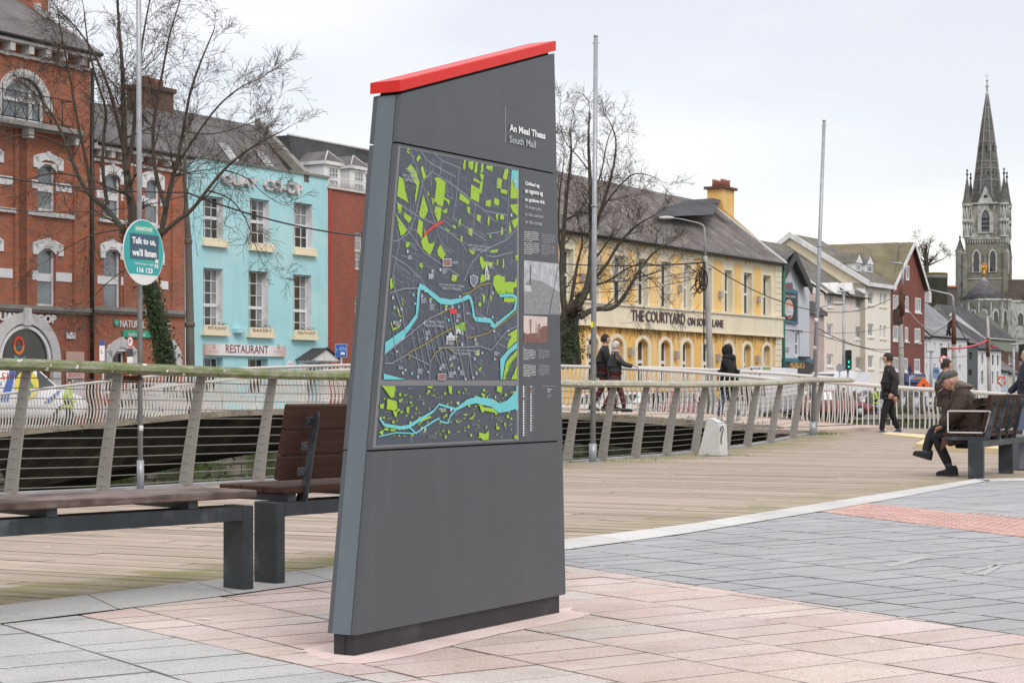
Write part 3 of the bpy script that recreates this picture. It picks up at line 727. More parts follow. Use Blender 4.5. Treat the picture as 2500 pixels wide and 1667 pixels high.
GA=[[(275, 95), (300, 100), (290, 125), (305, 165), (270, 140)], [(400, 165), (420, 200), (380, 245), (370, 205)], [(435, 280), (455, 340), (480, 400), (445, 430), (415, 310)], [(270, 310), (310, 265), (340, 310), (370, 350), (405, 460), (385, 560), (360, 680), (355, 600), (375, 500), (340, 440), (310, 370)], [(185, 395), (230, 420), (255, 560), (290, 680), (230, 640), (165, 605)], [(440, 590), (495, 750), (475, 800), (450, 850), (400, 810)], [(165, 680), (215, 700), (210, 780), (180, 780)], [(230, 770), (325, 840), (295, 890), (240, 840)], [(150, 790), (270, 970), (240, 1010), (205, 1030)], [(560, 415), (600, 405), (680, 455), (665, 620), (650, 720), (600, 700), (565, 660), (585, 480)], [(575, 710), (640, 730), (625, 850), (600, 880), (560, 780)], [(530, 620), (570, 640), (545, 705)], [(485, 540), (510, 590), (495, 610)], [(660, 615), (725, 650), (715, 710), (700, 670), (665, 640)], [(645, 760), (700, 735), (690, 790), (655, 780)], [(395, 850), (440, 880), (435, 960), (430, 1060), (375, 990)], [(460, 930), (485, 1040), (505, 1110), (560, 1100), (580, 1010), (560, 1120), (515, 1235), (440, 1160), (420, 1080), (450, 1040)], [(625, 1115), (680, 1230), (650, 1280), (605, 1240), (590, 1190)], [(880, 222), (900, 225), (885, 325), (865, 315)], [(925, 235), (980, 238), (965, 335), (925, 300)], [(1000, 245), (1025, 250), (1010, 365), (985, 355)], [(1060, 260), (1085, 264), (1075, 360), (1050, 355)], [(1115, 278), (1185, 288), (1175, 350), (1110, 310)], [(1312, 314), (1350, 320), (1330, 435), (1290, 420)], [(1235, 410), (1285, 430), (1270, 530), (1225, 520)], [(1270, 530), (1340, 545), (1335, 585), (1265, 570)], [(1380, 350), (1430, 520), (1455, 540), (1455, 630), (1370, 630)], [(980, 410), (1080, 470), (1060, 590), (1040, 560), (1045, 470), (975, 440)], [(1040, 365), (1090, 380), (1060, 560), (1040, 540), (1065, 440)], [(955, 480), (1045, 540), (1035, 675), (945, 630)], [(835, 570), (935, 650), (930, 700), (825, 640)], [(905, 715), (940, 720), (945, 800), (915, 780)], [(1205, 620), (1255, 650), (1245, 710), (1195, 690)], [(1110, 660), (1165, 640), (1160, 720), (1105, 710)], [(1365, 700), (1455, 690), (1450, 815), (1400, 780)], [(1380, 870), (1455, 830), (1450, 900), (1415, 950)], [(1360, 870), (1385, 980), (1350, 1020)], [(1215, 800), (1245, 795), (1225, 880)], [(1265, 800), (1305, 810), (1300, 860), (1260, 850)], [(1015, 800), (1060, 810), (1050, 885), (1010, 860)], [(1130, 820), (1150, 830), (1145, 920), (1125, 910)], [(925, 945), (965, 950), (960, 1030), (925, 1010)], [(1045, 1255), (1070, 1245), (1095, 1300), (1185, 1310), (1180, 1350), (1100, 1360), (1075, 1390), (1045, 1310)], [(255, 1090), (300, 1095), (290, 1150), (260, 1150)], [(405, 1310), (445, 1330), (435, 1370), (400, 1350)], [(680, 940), (725, 970), (720, 985), (675, 955)], [(1160, 1180), (1240, 1170), (1235, 1200), (1160, 1210)], [(845, 1030), (865, 1035), (860, 1090), (840, 1080)], [(920, 1140), (950, 1180), (995, 1190), (975, 1230), (940, 1200)], [(95, 1480), (118, 1470), (110, 1560), (90, 1560)], [(755, 910), (790, 925), (785, 955), (758, 945)], [(830, 850), (848, 850), (830, 930), (815, 920)], [(1425, 1235), (1455, 1230), (1452, 1290), (1425, 1290)], [(1270, 940), (1290, 935), (1290, 1010), (1265, 1020)], [(1145, 1020), (1170, 1025), (1165, 1055), (1145, 1050)], [(1225, 1280), (1240, 1280), (1238, 1340), (1225, 1340)], [(1290, 1270), (1302, 1270), (1300, 1370), (1285, 1370)]]
def wob(P, n=3, amp=3.0):
 out=[]
 for i in range(len(P)):
  a, b=P[i], P[(i+1)%len(P)];out.append(a);l=hypot(b[0]-a[0], b[1]-a[1])
  if l>45:
   for j in range(1, n):out.append((a[0]+(b[0]-a[0])*j/n+rm.uniform(-amp, amp), a[1]+(b[1]-a[1])*j/n+rm.uniform(-amp, amp)))
 return out
layer()
for gp in GA:mpoly(wob(gp), GREEN, A)
layer()
for _ in range(70):
 gp=rm.choice(GA);c=(sum(p[0]for p in gp)/len(gp), sum(p[1]for p in gp)/len(gp));a, q=rm.choice(gp), rm.uniform(.2, .8)
 x, y_=c[0]+(a[0]-c[0])*q, c[1]+(a[1]-c[1])*q;r_=rm.uniform(4, 11)
 mpoly([(x+r_*cos(t)*rm.uniform(.6, 1.3), y_+r_*sin(t)*rm.uniform(.6, 1.3))for t in(0, 1.1, 2.3, 3.5, 4.8)], GREEN2, A)
mpoly([(1380, 326), (1455, 340), (1452, 535), (1420, 520), (1390, 440)], WATERC, A)
B=zB_
layer()
GBp=[[(1590, 80), (1640, 60), (1740, 90), (1740, 160), (1870, 160), (1900, 100), (1905, 230), (1860, 240), (1860, 330), (1640, 320), (1600, 240), (1580, 200)], [(1730, 370), (1900, 380), (1860, 440), (1730, 430)], [(1905, 800), (1905, 960), (1770, 1080), (1775, 1020), (1830, 900), (1770, 880)], [(1710, 1490), (1760, 1250), (1905, 1090), (1905, 1170), (1800, 1290), (1745, 1490)], [(1830, 1490), (1905, 1300), (1905, 1490)], [(1420, 310), (1475, 360), (1440, 480), (1440, 400)], [(1380, 440), (1415, 435), (1415, 490), (1380, 490)], [(1060, 750), (1190, 700), (1200, 830), (1110, 830), (1060, 810)], [(165, 130), (195, 110), (215, 230), (175, 270)], [(190, 690), (210, 800), (305, 750), (305, 770), (205, 830), (175, 720)], [(320, 380), (335, 385), (350, 480), (338, 480)], [(260, 490), (275, 500), (300, 600), (340, 640), (330, 650), (290, 610)], [(1005, 1250), (1030, 1270), (1020, 1320), (1000, 1310)], [(1350, 1100), (1395, 1080), (1395, 1160), (1345, 1170)], [(1390, 1340), (1430, 1310), (1400, 1370), (1370, 1370)], [(1020, 60), (1095, 70), (1070, 150), (1010, 140)], [(1410, 60), (1540, 60), (1530, 130), (1400, 170)], [(920, 470), (960, 480), (950, 510), (920, 510)], [(700, 380), (750, 380), (745, 400), (705, 400)], [(1545, 340), (1560, 345), (1555, 430), (1542, 430)]]
for gp in GBp:mpoly(wob(gp, 5, 6), GREEN, B)
layer()
for _ in range(60):
 x, y_=rm.choice([(rm.uniform(1600, 1860), rm.uniform(280, 330)), (rm.uniform(1745, 1890), 0), (rm.uniform(1080, 1190), rm.uniform(720, 820))])
 if y_==0:y_=1500-(x-1720)*2.2+rm.uniform(-20, 20)
 if not(0<y_<1480):continue
 r_=rm.uniform(6, 16);mpoly([(x+r_*cos(t)*rm.uniform(.6, 1.3), y_+r_*sin(t)*rm.uniform(.6, 1.3))for t in(0, 1.1, 2.3, 3.5, 4.8)], GREEN2, B)
layer()
mpoly([(80, 1410), (380, 1490), (80, 1490)], WATERC, B)
mpoly([(100, 985), (340, 815), (400, 760), (520, 600), (545, 250), (580, 250), (560, 500), (540, 650), (390, 870), (350, 940), (95, 1140)], WATERC, B)
mpoly([(545, 260), (575, 175), (640, 210), (850, 375), (1000, 400), (1150, 375), (1230, 325), (1275, 360), (1300, 450), (1330, 635), (1380, 640), (1540, 655), (1600, 740), (1660, 690), (1860, 530), (1885, 380), (1905, 400), (1890, 540), (1680, 720), (1590, 790), (1545, 770), (1540, 720), (1340, 700), (1300, 640), (1285, 500), (1250, 390), (1150, 430), (1000, 475), (860, 460), (830, 440), (640, 275), (580, 265)], WATERC, B)
mline([(1905, 380), (1850, 345), (1660, 345)], .012, WATERC, B)
mpoly([(1905, 980), (1905, 1060), (1800, 1140), (1740, 1240), (1700, 1490), (1680, 1490), (1672, 1210), (1780, 1090)], WATERC, B)
layer()
for pts, m in(([(90, 1150), (350, 940), (520, 800), (700, 660), (820, 600), (1000, 510)], GRYL), ([(415, 1130), (640, 1010), (880, 860), (1040, 780)], YEL), ([(820, 612), (1000, 515)], YEL), ([(1040, 560), (1060, 840), (1090, 1050), (1130, 1200), (1190, 1480)], GRYL), ([(1065, 900), (1090, 1050)], YEL), ([(720, 1250), (780, 1130), (880, 1060), (960, 1060), (1080, 1150)], YEL), ([(700, 1490), (720, 1250)], GRYL), ([(1210, 930), (1360, 900), (1500, 860), (1700, 720), (1905, 560)], YEL), ([(850, 450), (870, 640), (960, 860)], STREET), ([(1150, 350), (1200, 800), (1230, 1050), (1300, 1490)], GRYL), ([(90, 1270), (190, 1270), (415, 1140)], GRYL), ([(210, 870), (230, 1060), (290, 1350)], STREET), ([(415, 1150), (700, 1290)], GRYL), ([(540, 960), (680, 900)], STREET), ([(1150, 330), (1260, 300), (1400, 200), (1540, 180)], YEL), ([(160, 310), (350, 250), (550, 245)], GRYL), ([(205, 60), (220, 230), (330, 560), (380, 880)], GRYL), ([(1320, 300), (1360, 640), (1370, 880)], STREET), ([(1550, 1090), (1760, 830), (1905, 760)], GRYL), ([(820, 1060), (1100, 1050), (1400, 1040), (1550, 1090)], GRYL), ([(1480, 600), (1510, 480), (1540, 300), (1570, 120)], GRYL)):
 mline(pts, .0055, m, B)
for x in range(460, 1000, 75):mline([(x, 860-(x-460)*.5), (x+110, 1380-(x-460)*.6)], .0045, GRYL, B)
for x in range(800, 1010, 45):mline([(x, 1160), (x+110, 1480)], .004, GRYL, B)
layer()
mline([zz for zz in[(440, 1030), (490, 975), (545, 930), (600, 895), (645, 880)]], .011, REDP, A)
print('lay', lay)
def box_(cx, cy, w_, h_, m, f):mpoly([(cx-w_/2, cy+h_/2), (cx+w_/2, cy+h_/2), (cx+w_/2, cy-h_/2), (cx-w_/2, cy-h_/2)], m, f)
box_(1025, 560, 98, 62, REDP, B)
for x, y_ in((205, 375), (225, 508), (322, 527), (600, 352), (716, 425), (1570, 310), (1085, 690), (1153, 860), (672, 932), (945, 990), (1152, 1012), (1333, 948), (987, 1215), (1323, 1208), (852, 1345), (1103, 1340), (1045, 1400), (340, 1403), (547, 1455), (1347, 1405), (222, 712), (1018, 500), (1045, 85), (745, 15)):
 box_(x, y_, 24, 40, WHT, B);lay[0]+=.0002;box_(x, y_, 9, 18, DARK, B);lay[0]-=.0002
for x, y_ in((508, 455), (310, 685), (632, 715), (337, 935), (260, 1108), (1075, 905), (1588, 832), (1783, 825), (1427, 1130), (375, 1360), (686, 1388), (1303, 1465), (1197, 1485), (1120, 358), (1452, 655), (648, 285), (928, 528)):
 mpoly([(x+12*cos(t), y_+16*sin(t))for t in[i*pi/4 for i in range(8)]], WHT, B)
for x, y_ in((485, 333), (1107, 500), (967, 680), (465, 1408), (1567, 640)):
 box_(x, y_, 22, 34, WATERC, B)
box_(430, 1200, 26, 40, YEL, B);box_(1595, 1213, 20, 36, WATERC, B);box_(1613, 1215, 18, 30, REDP, B)
for(x, y_)in((272, 1192), (537, 1400), (620, 1388), (768, 1460), (1142, 1330), (1375, 808)):box_(x, y_, 18, 30, WHT, A)
mpoly([(1470, 0), (1500, 0), (1508, 60), (1512, 125), (1460, 125), (1463, 60)], WHT, B);lay[0]+=.0003;mpoly([(1474, 40), (1498, 40), (1500, 118), (1470, 118)], GRYL, B)
mpoly([(1105, 1320), (1112, 1340), (1130, 1400), (1132, 1490), (1090, 1490), (1095, 1400)], WHT, A);mpoly([(1106, 1390), (1120, 1400), (1124, 1480), (1098, 1480)], GRYL, A)
mpoly([(1255, 85), (1310, 58), (1362, 90), (1358, 160), (1312, 238), (1262, 180)], WHT, B);mpoly([(1264, 92), (1310, 68), (1353, 97), (1350, 157), (1312, 225), (1270, 176)], STREET, B)
mpoly([(935, 960), (935, 895), (965, 890), (975, 860), (992, 838), (1010, 860), (1020, 890), (1050, 895), (1050, 960)], WHT, B)
for i in range(4):box_(958+i*22, 935, 9, 30, DARK, B)
mpoly([(1065, 870), (1065, 810), (1095, 795), (1130, 810), (1130, 870), (1110, 870), (1100, 830), (1085, 870)], WHT, B)
box_(872, 1452, 108, 85, WHT, B);lay[0]+=.0002;box_(872, 1452, 96, 70, 10, B);lay[0]-=.0002;box_(690, 1310, 92, 82, WHT, A);lay[0]+=.0002;box_(690, 1310, 78, 66, 10, A)
mpoly([(1415+16*cos(t), 450+22*sin(t))for t in[i*pi/5 for i in range(10)]], WHT, A);mpoly([(1415+9*cos(t), 450+13*sin(t))for t in[i*pi/5 for i in range(10)]], WATERC, A)
mline([(1413, 385), (1414, 430)], .003, WHT, A);mline([(1414, 472), (1414, 510)], .003, WHT, A)
def dashes(x, y_, w_, rows, f, pitch=14, h_=7, m=WHT):
 for r_ in range(rows):
  x0=x
  while x0<x+w_*rm.uniform(.6, 1):
   l=rm.uniform(8, 22);box_(x0+l/2, y_+r_*pitch, l, h_, m, f);x0+=l+5
for x, y_, r_ in((590, 385, 5), (706, 465, 6), (965, 985, 3), (1325, 990, 3), (1005, 1170, 4), (1320, 1100, 5), (865, 1280, 5), (540, 1350, 5), (285, 1315, 3), (1590, 1115, 4), (650, 830, 5), (1075, 600, 4), (1205, 580, 2), (1120, 1370, 5), (965, 1390, 6), (240, 700, 5), (1610, 700, 2), (690, 50, 5)):
 dashes(x, y_, 60, r_, B)
for x, y_, r_ in((270, 1240, 4), (750, 1300, 3), (640, 1375, 6), (1140, 1350, 3), (495, 1440, 5)):dashes(x, y_, 50, r_, A, 11, 5)
C=zC
for w_, pts, ws in((0, [(65, 1340), (100, 1388), (210, 1408), (270, 1400), (340, 1355), (400, 1320), (445, 1290), (480, 1245), (600, 1280), (680, 1230), (740, 1215), (850, 1235), (900, 1272), (960, 1255), (1025, 1215)], [.008, .012, .014, .016, .014, .012, .009, .009, .011, .024, .028, .036, .042, .05, .075]), (0, [(1023, 1118), (1021, 1290)], [.012, .016]), (.008, [(270, 1402), (320, 1445), (370, 1410), (430, 1370), (480, 1342), (490, 1365), (545, 1375), (560, 1320), (600, 1285)], None), (.005, [(62, 1468), (180, 1442), (310, 1447)], None), (.003, [(285, 1450), (290, 1510)], None)):
 mline(pts, w_, WATERC, C, ws)
rg=random.Random(8)
LG=[[(80, 1115), (175, 1118), (170, 1195), (145, 1200), (110, 1150)], [(70, 1245), (98, 1240), (95, 1275), (72, 1275)], [(120, 1205), (185, 1225), (190, 1275), (175, 1290), (115, 1280)], [(255, 1265), (275, 1262), (270, 1310), (255, 1300)], [(545, 1118), (570, 1118), (568, 1175), (550, 1165)], [(885, 1118), (920, 1120), (915, 1165), (882, 1155)], [(760, 1245), (800, 1265), (860, 1275), (895, 1310), (800, 1290), (780, 1305)], [(760, 1440), (800, 1450), (828, 1430), (825, 1490), (790, 1495), (760, 1470)], [(880, 1395), (905, 1405), (900, 1420), (880, 1420)], [(100, 1390), (210, 1412), (255, 1410), (240, 1422), (110, 1405)], [(345, 1350), (420, 1325), (430, 1335), (350, 1370)], [(100, 1410), (130, 1412), (128, 1428), (100, 1426)], [(145, 1415), (175, 1418), (175, 1432), (145, 1430)], [(160, 1290), (190, 1295), (185, 1330), (170, 1325)], [(1005, 1460), (1028, 1462), (1028, 1490), (1005, 1480)], [(690, 1345), (735, 1312), (720, 1335), (700, 1352)], [(60, 1440), (95, 1420), (90, 1460)], [(400, 1118), (440, 1120), (430, 1135), (400, 1130)]]
for gp in LG:mpoly(wob(gp, 2, 2), GREEN, C)
for _ in range(210):
 x, y_=rg.uniform(70, 1020), rg.uniform(1125, 1475)
 s, z=mono.S(*C((x, y_)))
 if not inside(s, z, zlo, zb2):continue
 a, b_=rg.uniform(2, 9), rg.uniform(3, 12)
 if rg.random()<.55:a*=.6;b_*=.6
 k_=rg.uniform(-4, 4);mpoly([(x-a, y_+b_+k_), (x+a, y_+b_-k_), (x+a*.8, y_-b_), (x-a, y_-b_*.6)], GREEN, C)
for x, y_, r_ in((265, 1130, 2), (320, 1205, 2), (455, 1195, 2), (645, 1172, 1), (210, 1225, 2), (640, 1310, 2), (870, 1335, 2), (710, 1380, 2), (410, 1460, 3), (345, 1430, 4), (565, 1300, 3), (610, 1240, 2)):dashes(x, y_, 55, r_, C, 9, 3.2, GRYL)
for x, y_ in((615, 1237), (565, 1283), (385, 1420)):box_(x, y_, 12, 22, WHT, C)
mpoly([(998+10*cos(t), 1192+16*sin(t))for t in[i*pi/5 for i in range(10)]], WHT, C);mpoly([(998+5*cos(t), 1192+9*sin(t))for t in[i*pi/5 for i in range(10)]], DARK, C)
mline([(998, 1155), (998, 1178)], .004, WHT, C);mline([(998, 1205), (998, 1235)], .003, WHT, C)
PIC=mat('print_brick_tint', (.3, .16, .15), .5, .5, 60)
mp.build('printed_map', mm+[FRAME, PIC], mt)
LW=flat('lettering_white', srgb(230, 233, 236), .4);LG_=flat('lettering_grey', srgb(168, 175, 184), .4);LR=flat('lettering_red', (.5, .05, .05), .4)
def mtext(s, pl, pr, ytop_l, ybot_l, m=LG_, bold=0.0, y=-.012, name='lettering'):
 s0, zt0=mono.S(pl, ytop_l);_, zb0=mono.S(pl, ybot_l);s1, _=mono.S(pr, ytop_l)
 return text(s, name, mt, m, s0, zb0, s1-s0, zt0-zb0, y=y+.011, bold=bold)
def B2(x, y_):return zB_((x, y_))
def A2(x, y_):return zA((x, y_))
for s, f, x0, x1, yt, yb in(('TOBAR', A2, 250, 350, 312, 348), ('AN CHAPAIL', A2, 215, 385, 362, 398), ('CAPWELL', A2, 225, 350, 408, 445), ('AN CNOCÁN GLAS', A2, 915, 1145, 1104, 1136), ('GREENMOUNT', A2, 945, 1118, 1148, 1182), ('AN PARÓISTE THEAS', B2, 828, 1175, 168, 205), ('SOUTH PARISH', B2, 880, 1130, 222, 260), ('AN MEAL THEAS', B2, 625, 905, 678, 715), ('THE SOUTH MALL', B2, 618, 905, 728, 770), ('LÁR NA CATHRACH', B2, 995, 1320, 1068, 1100), ('CITY CENTRE', B2, 1030, 1260, 1118, 1155)):
 a, b_=f(x0, yt), f(x1, yb);mtext(s, a[0], b_[0], a[1], b_[1], LG_, .008, -.0135)
def c2(x, y_):return zC((x, y_))
for s, x0, x1, yt, yb in(('CORCAIGH', 475, 530, 1272, 1283), ('CORK', 488, 518, 1287, 1298)):
 a, b_=c2(x0, yt), c2(x1, yb);mtext(s, a[0], b_[0], a[1], b_[1], LW, .0, -.0135)
mtext('An Meal Theas', 850+1137/2.904, 850+1391/2.904, 60+706/2.904, 60+757/2.904, LW, .03, -.0125)
mtext('South Mall', 850+1137/2.904, 850+1323/2.904, 60+786/2.904, 60+838/2.904, LG_, .018, -.0125)
s0, za_=mono.S(850+1112/2.904, 60+580/2.904);_, zb_=mono.S(850+1112/2.904, 60+834/2.904)
b=MB();b.poly([(s0, -.001, zb_), (s0+.003, -.001, zb_), (s0+.003, -.001, za_), (s0, -.001, za_)]);b.build('rule', LG_, mt)
def D2(x, y_):return(1250+x/2.24, 400+y_/2.24)
for s, x0, x1, yt, yb, m, bo in(('Chífead ag', 66, 144, 96, 122, LW, .03), ('an ngunna ag', 66, 163, 140, 166, LW, .03), ('an gcúinne thú.', 66, 175, 183, 209, LW, .03), ("I'll meet you", 66, 153, 224, 250, LG_, .01), ('at the cannon', 66, 165, 264, 284, LG_, .01), ('on the corner.', 66, 163, 304, 326, LG_, .01)):
 a, b_=D2(x0, yt), D2(x1, yb);mtext(s, a[0], b_[0], a[1], b_[1], m, bo, -.0125)
tp=MB();lay[0]=.0012;mp=tp
rm=random.Random(77)
def Dz(p):return(1250+p[0]/2.24, 400+p[1]/2.24)
def para(x, y_, w_, rows, pitch=9.6, m=0, h_=4.6):
 for r_ in range(rows):
  x0=x;e=x+w_*(1 if r_<rows-1 else .55)*rm.uniform(.9, 1)
  yy=y_+r_*pitch
  while x0<e-2:
   l=min(rm.uniform(3, 12), e-x0);yq=yy+(x0-x)*.09
   for q in range(int(l/1.25)):
    if rm.random()<.93:box_(x0+q*1.25+.5, yq+rm.uniform(-.4, .4), .8, h_*rm.choice([.75, .75, 1, 1.1]), m, Dz)
   x0+=l+1.6
para(65, 370, 84, 6, 9.6, 0);para(65, 432, 86, 7, 9.6, 0);para(160, 385, 80, 6, 9.6, 1);para(160, 446, 78, 6, 9.6, 1)
para(61, 1015, 70, 7, 8.6, 0);para(144, 1017, 62, 6, 8.6, 1);para(61, 1098, 70, 8, 8.6, 0);para(144, 1100, 62, 7, 8.6, 1)
para(61, 1005, 18, 1, 8, 0, 3);para(144, 1005, 10, 1, 8, 1, 3);para(63, 818, 26, 1, 8, 1, 3);para(63, 985, 26, 1, 8, 1, 3)
for i in range(21):
 yy=1218+i*13.2;box_(62, yy, 7, 9, 0 if i!=5 else 2, Dz);para(68, yy, 22+rm.uniform(-6, 8), 1, 8, 1, 4)
 if i<19:box_(102, yy, 6, 8, (0 if i not in(1, 2)else(3 if i==1 else 4)), Dz);para(108, yy, 20+rm.uniform(-6, 10), 1, 8, 1, 4)
a, b_=Dz((163, 1214)), Dz((240, 1214));box_(201, 1214, 78, 1.6, 1, Dz)
para(193, 1232, 26, 2, 12, 0, 7);para(193, 1262, 26, 2, 12, 1, 7)
tp.build('small_print', [LW, LG_, mm[YEL], mm[REDP], mm[GREEN]], mt)
def photo(name, pts, c_lo, c_hi, parts):
 k=NT(name);n1=k.noise(28, detail=8, rough=.8, sx=(1, 1, .7));c=k.mix(k.ramp(n1, .36, .62), c_lo, c_hi);k.col(c);m=k.set(.4, .4)
 q=[mono.S(*Dz(p))for p in pts];b=MB();b.poly([(x, -.0012, z)for x, z in q], 0);mats=[m]
 for i, (pp, cc, sc)in enumerate(parts):
  k=NT(name+'_tone');c=k.mix(k.ramp(k.noise(sc, detail=8, rough=.85), .38, .62), tuple(x*.5 for x in cc), cc);k.col(c);mats.append(k.set(.4, .4))
  q=[mono.S(*Dz(p))for p in pp];b.poly([(x, -.0014-.0001*i, z)for x, z in q], i+1)
 b.build(name, mats, mt)
photo('crowd_photograph', [(63, 822), (263, 824), (255, 547), (64, 527)][::1], (.25, .26, .28), (.52, .54, .58), [([(63, 822), (263, 824), (260, 700), (160, 640), (100, 630), (63, 660)], (.30, .31, .33), 60), ([(95, 690), (104, 690), (104, 555), (97, 552)], (.14, .14, .15), 40), ([(63, 700), (105, 700), (102, 665), (63, 660)], (.6, .62, .65), 50), ([(200, 822), (204, 822), (252, 560), (249, 560)], (.05, .05, .05), 20)])
photo('old_street_photograph', [(62, 979), (190, 978), (192, 837), (62, 829)], (.52, .42, .39), (.62, .53, .5), [([(62, 979), (190, 978), (191, 885), (160, 890), (140, 925), (110, 925), (80, 930), (62, 920)], (.24, .11, .09), 70), ([(98, 930), (104, 930), (106, 850), (92, 850)], (.33, .22, .2), 90), ([(128, 950), (134, 950), (132, 862), (129, 862)], (.3, .2, .18), 50), ([(138, 950), (152, 950), (152, 870), (140, 880)], (.3, .19, .17), 90)])
POST=mat('railing_post_steel', (.30, .285, .265), .5, .14, 2.5, metal=.15, stain=(.26, .24, .22))
k=NT('mossy_handrail');g1=k.noise(1, detail=8, sx=(3, 3, 40));sp=k.n('ShaderNodeSeparateXYZ');k.l(k.tc.outputs['Object'], sp.inputs[0])
mr=k.n('ShaderNodeMapRange');mr.inputs['From Min'].default_value=9;mr.inputs['From Max'].default_value=4;k.l(sp.outputs[1], mr.inputs[0])
nn1=k.ramp(k.noise(7, detail=9, rough=.75, sx=(1, .6, 2)), .35, .65)
c=k.mix(mr.outputs[0], k.mix(nn1, (.27, .265, .20), (.46, .45, .39)), k.mix(nn1, (.13, .13, .095), (.36, .36, .29)))
f=k.n('ShaderNodeMath', operation='MULTIPLY_ADD');k.l(mr.outputs[0], f.inputs[0]);f.inputs[1].default_value=.75;f.inputs[2].default_value=.1
f2=k.n('ShaderNodeMath', operation='MULTIPLY');k.l(f.outputs[0], f2 .inputs[0]);k.l(k.ramp(k.noise(4.2, detail=9, rough=.75, sx=(1, 1, 3)), .38, .62), f2 .inputs[1])
c=k.mix(f2 .outputs[0], c, (.11, .16, .03));c=k.mix(k.ramp(k.noise(16, detail=3, sx=(1, .35, 1)), .66, .69), c, (.72, .72, .68));k.col(c);k.bump(g1, .3, .01);MOSSR=k.set(.85, .3)
rl=thing('river_railing', 'boardwalk railing with leaning flat steel posts, thin wires and a mossy timber handrail', 'railing', R[2], 0)
O3=Vector(R[2])
HP, INC=1.085, .19
cum=[0]
for a, b in zip(R[:-1], R[1:]):cum.append(cum[-1]+(b-a).length)
def Rpos(s):
 for i in range(len(R)-1):
  if s<=cum[i+1]+1e-6:return R[i].lerp(R[i+1], (s-cum[i])/(cum[i+1]-cum[i]))
 return R[-1].copy()
def Rdir(s):
 a, b=Rpos(max(0, s-.8)), Rpos(min(cum[-1]-1e-4, s+.8));t=b-a;t.z=0;return t.normalized()
ss=[]
for a, b in((0, 1), (1, 2)):ss+=[cum[a]+(cum[b]-cum[a])*q/2 for q in(0, 1)]
ss+=cum[2:7]
n_=5;ss+=[cum[6]+(cum[7]-cum[6])*q/n_ for q in range(1, n_)]
ss+=cum[7:17]
def prof(s, up, lat, out=0.0):
 p, t=Rpos(s), Rdir(s);n=Vector((t.y, -t.x, 0))
 return p+n*lat+Vector((0, 0, up))
for s in ss:
 p, t=Rpos(s), Rdir(s);n=Vector((t.y, -t.x, 0));b=MB()
 N=7;Lq=[]
 for i in range(N+1):
  q=i/N;c=p+n*(INC*(q**1.15))+V(0, 0, HP*q);w_=lerp(.075, .05, q)
  Lq.append((c-n*w_, c+n*w_))
 th=t*.011
 for i in range(N):
  (a0, b0), (a1, b1)=Lq[i], Lq[i+1]
  for sg in(-1, 1):b.poly([v-O3+th*sg for v in(a0, b0, b1, a1)])
  b.poly([a0-th-O3, a1-th-O3, a1+th-O3, a0+th-O3]);b.poly([b0-th-O3, b1-th-O3, b1+th-O3, b0+th-O3])
 b.build('post', POST, rl)
WIRE=mat('steel_wire', (.26, .25, .235), .4, .1, 5, metal=.5)
samp=resample(smooth(R, 1), .5)
smp=[cum[-1]*i/110 for i in range(111)]
for kx in range(12):
 q=(kx+.7)/12.4;pts=[prof(s, HP*q, INC*q**1.15)-O3 for s in smp];b=MB();b.tube(pts, .0048, 5);b.build('wire', WIRE, rl)
b=MB()
sec=[(-.10, .0), (-.09, .055), (-.04, .085), (.05, .08), (.115, .05), (.125, .01), (.09, -.02), (-.07, -.02)]
ring=[]
for s in smp:
 p, t=Rpos(s), Rdir(s);n=Vector((t.y, -t.x, 0));c=p+n*(INC+.01)+V(0, 0, HP+.02)-O3
 ring.append([c+n*x+V(0, 0, z)for x, z in sec])
e=ring[-1];tdir=Rdir(cum[-1]);nn_=Vector((tdir.y, -tdir.x, 0));ring.append([v+tdir*1.6+nn_*.3 for v in e])
for r0, r1 in zip(ring[:-1], ring[1:]):
 for i in range(8):b.poly([r0[i], r0[(i+1)%8], r1[(i+1)%8], r1[i]], 0, None, True)
b.poly(ring[0]);b.poly(ring[-1][::-1]);b.build('handrail', MOSSR, rl)
rust=mat('rusty_steel', (.13, .055, .03), .8, .5, 12)
def pole(px_b, py_b, d, px_t, py_t, r0, r1, label, ext=None):
 p=W(px_b, py_b, d);q=W(px_t, py_t, d)
 if ext:q=p+(q-p)*ext
 t=thing('steel_pole', label, 'pole', p, 0, 'bare galvanised poles along the railing')
 v=q-p;b=MB();b.tube([V(0, 0, 0), v*.045*1.0], r0*1.35, 14);b.tube([v*.045, v], [r0, r1], 14);b.build('shaft', GALV, t)
 b=MB();b.box(-.14, .14, -.14, .14, 0, .014);b.build('base_plate', GALV, t)
 if ext is None:
  b=MB();u=v;b.tube([v*.985+V(-.05, 0, 0), v*.985+V(.05, 0, 0)], .008, 6);b.tube([v*.999, v*1.003], r1*1.05, 14);b.tube([v*.6, v*.605], r1*1.5, 12);b.each('fitting', GALV, t)
 return t
P1=pole(343, 1196, 17.15, 338.5, 0, .0245, .024, 'nearest galvanised pole, carrying the round teal sign, beside the mossy handrail', ext=1.36)
P2_=pole(1447, 1129, 26.6, 1454.5, 90, .041, .031, 'bare galvanised pole right of the map sign, in front of the yellow building')
P3=pole(1984, 1064, 37.6, 2012, 296, .05, .034, 'bare pole leaning right at the far end of the boardwalk railing')
b=MB();b.box(-.03, .03, -.036, -.03, 1.95, 2.03);o=b.build('sticker', flat('yellow_sticker', (.75, .68, .03), .5), P2_)
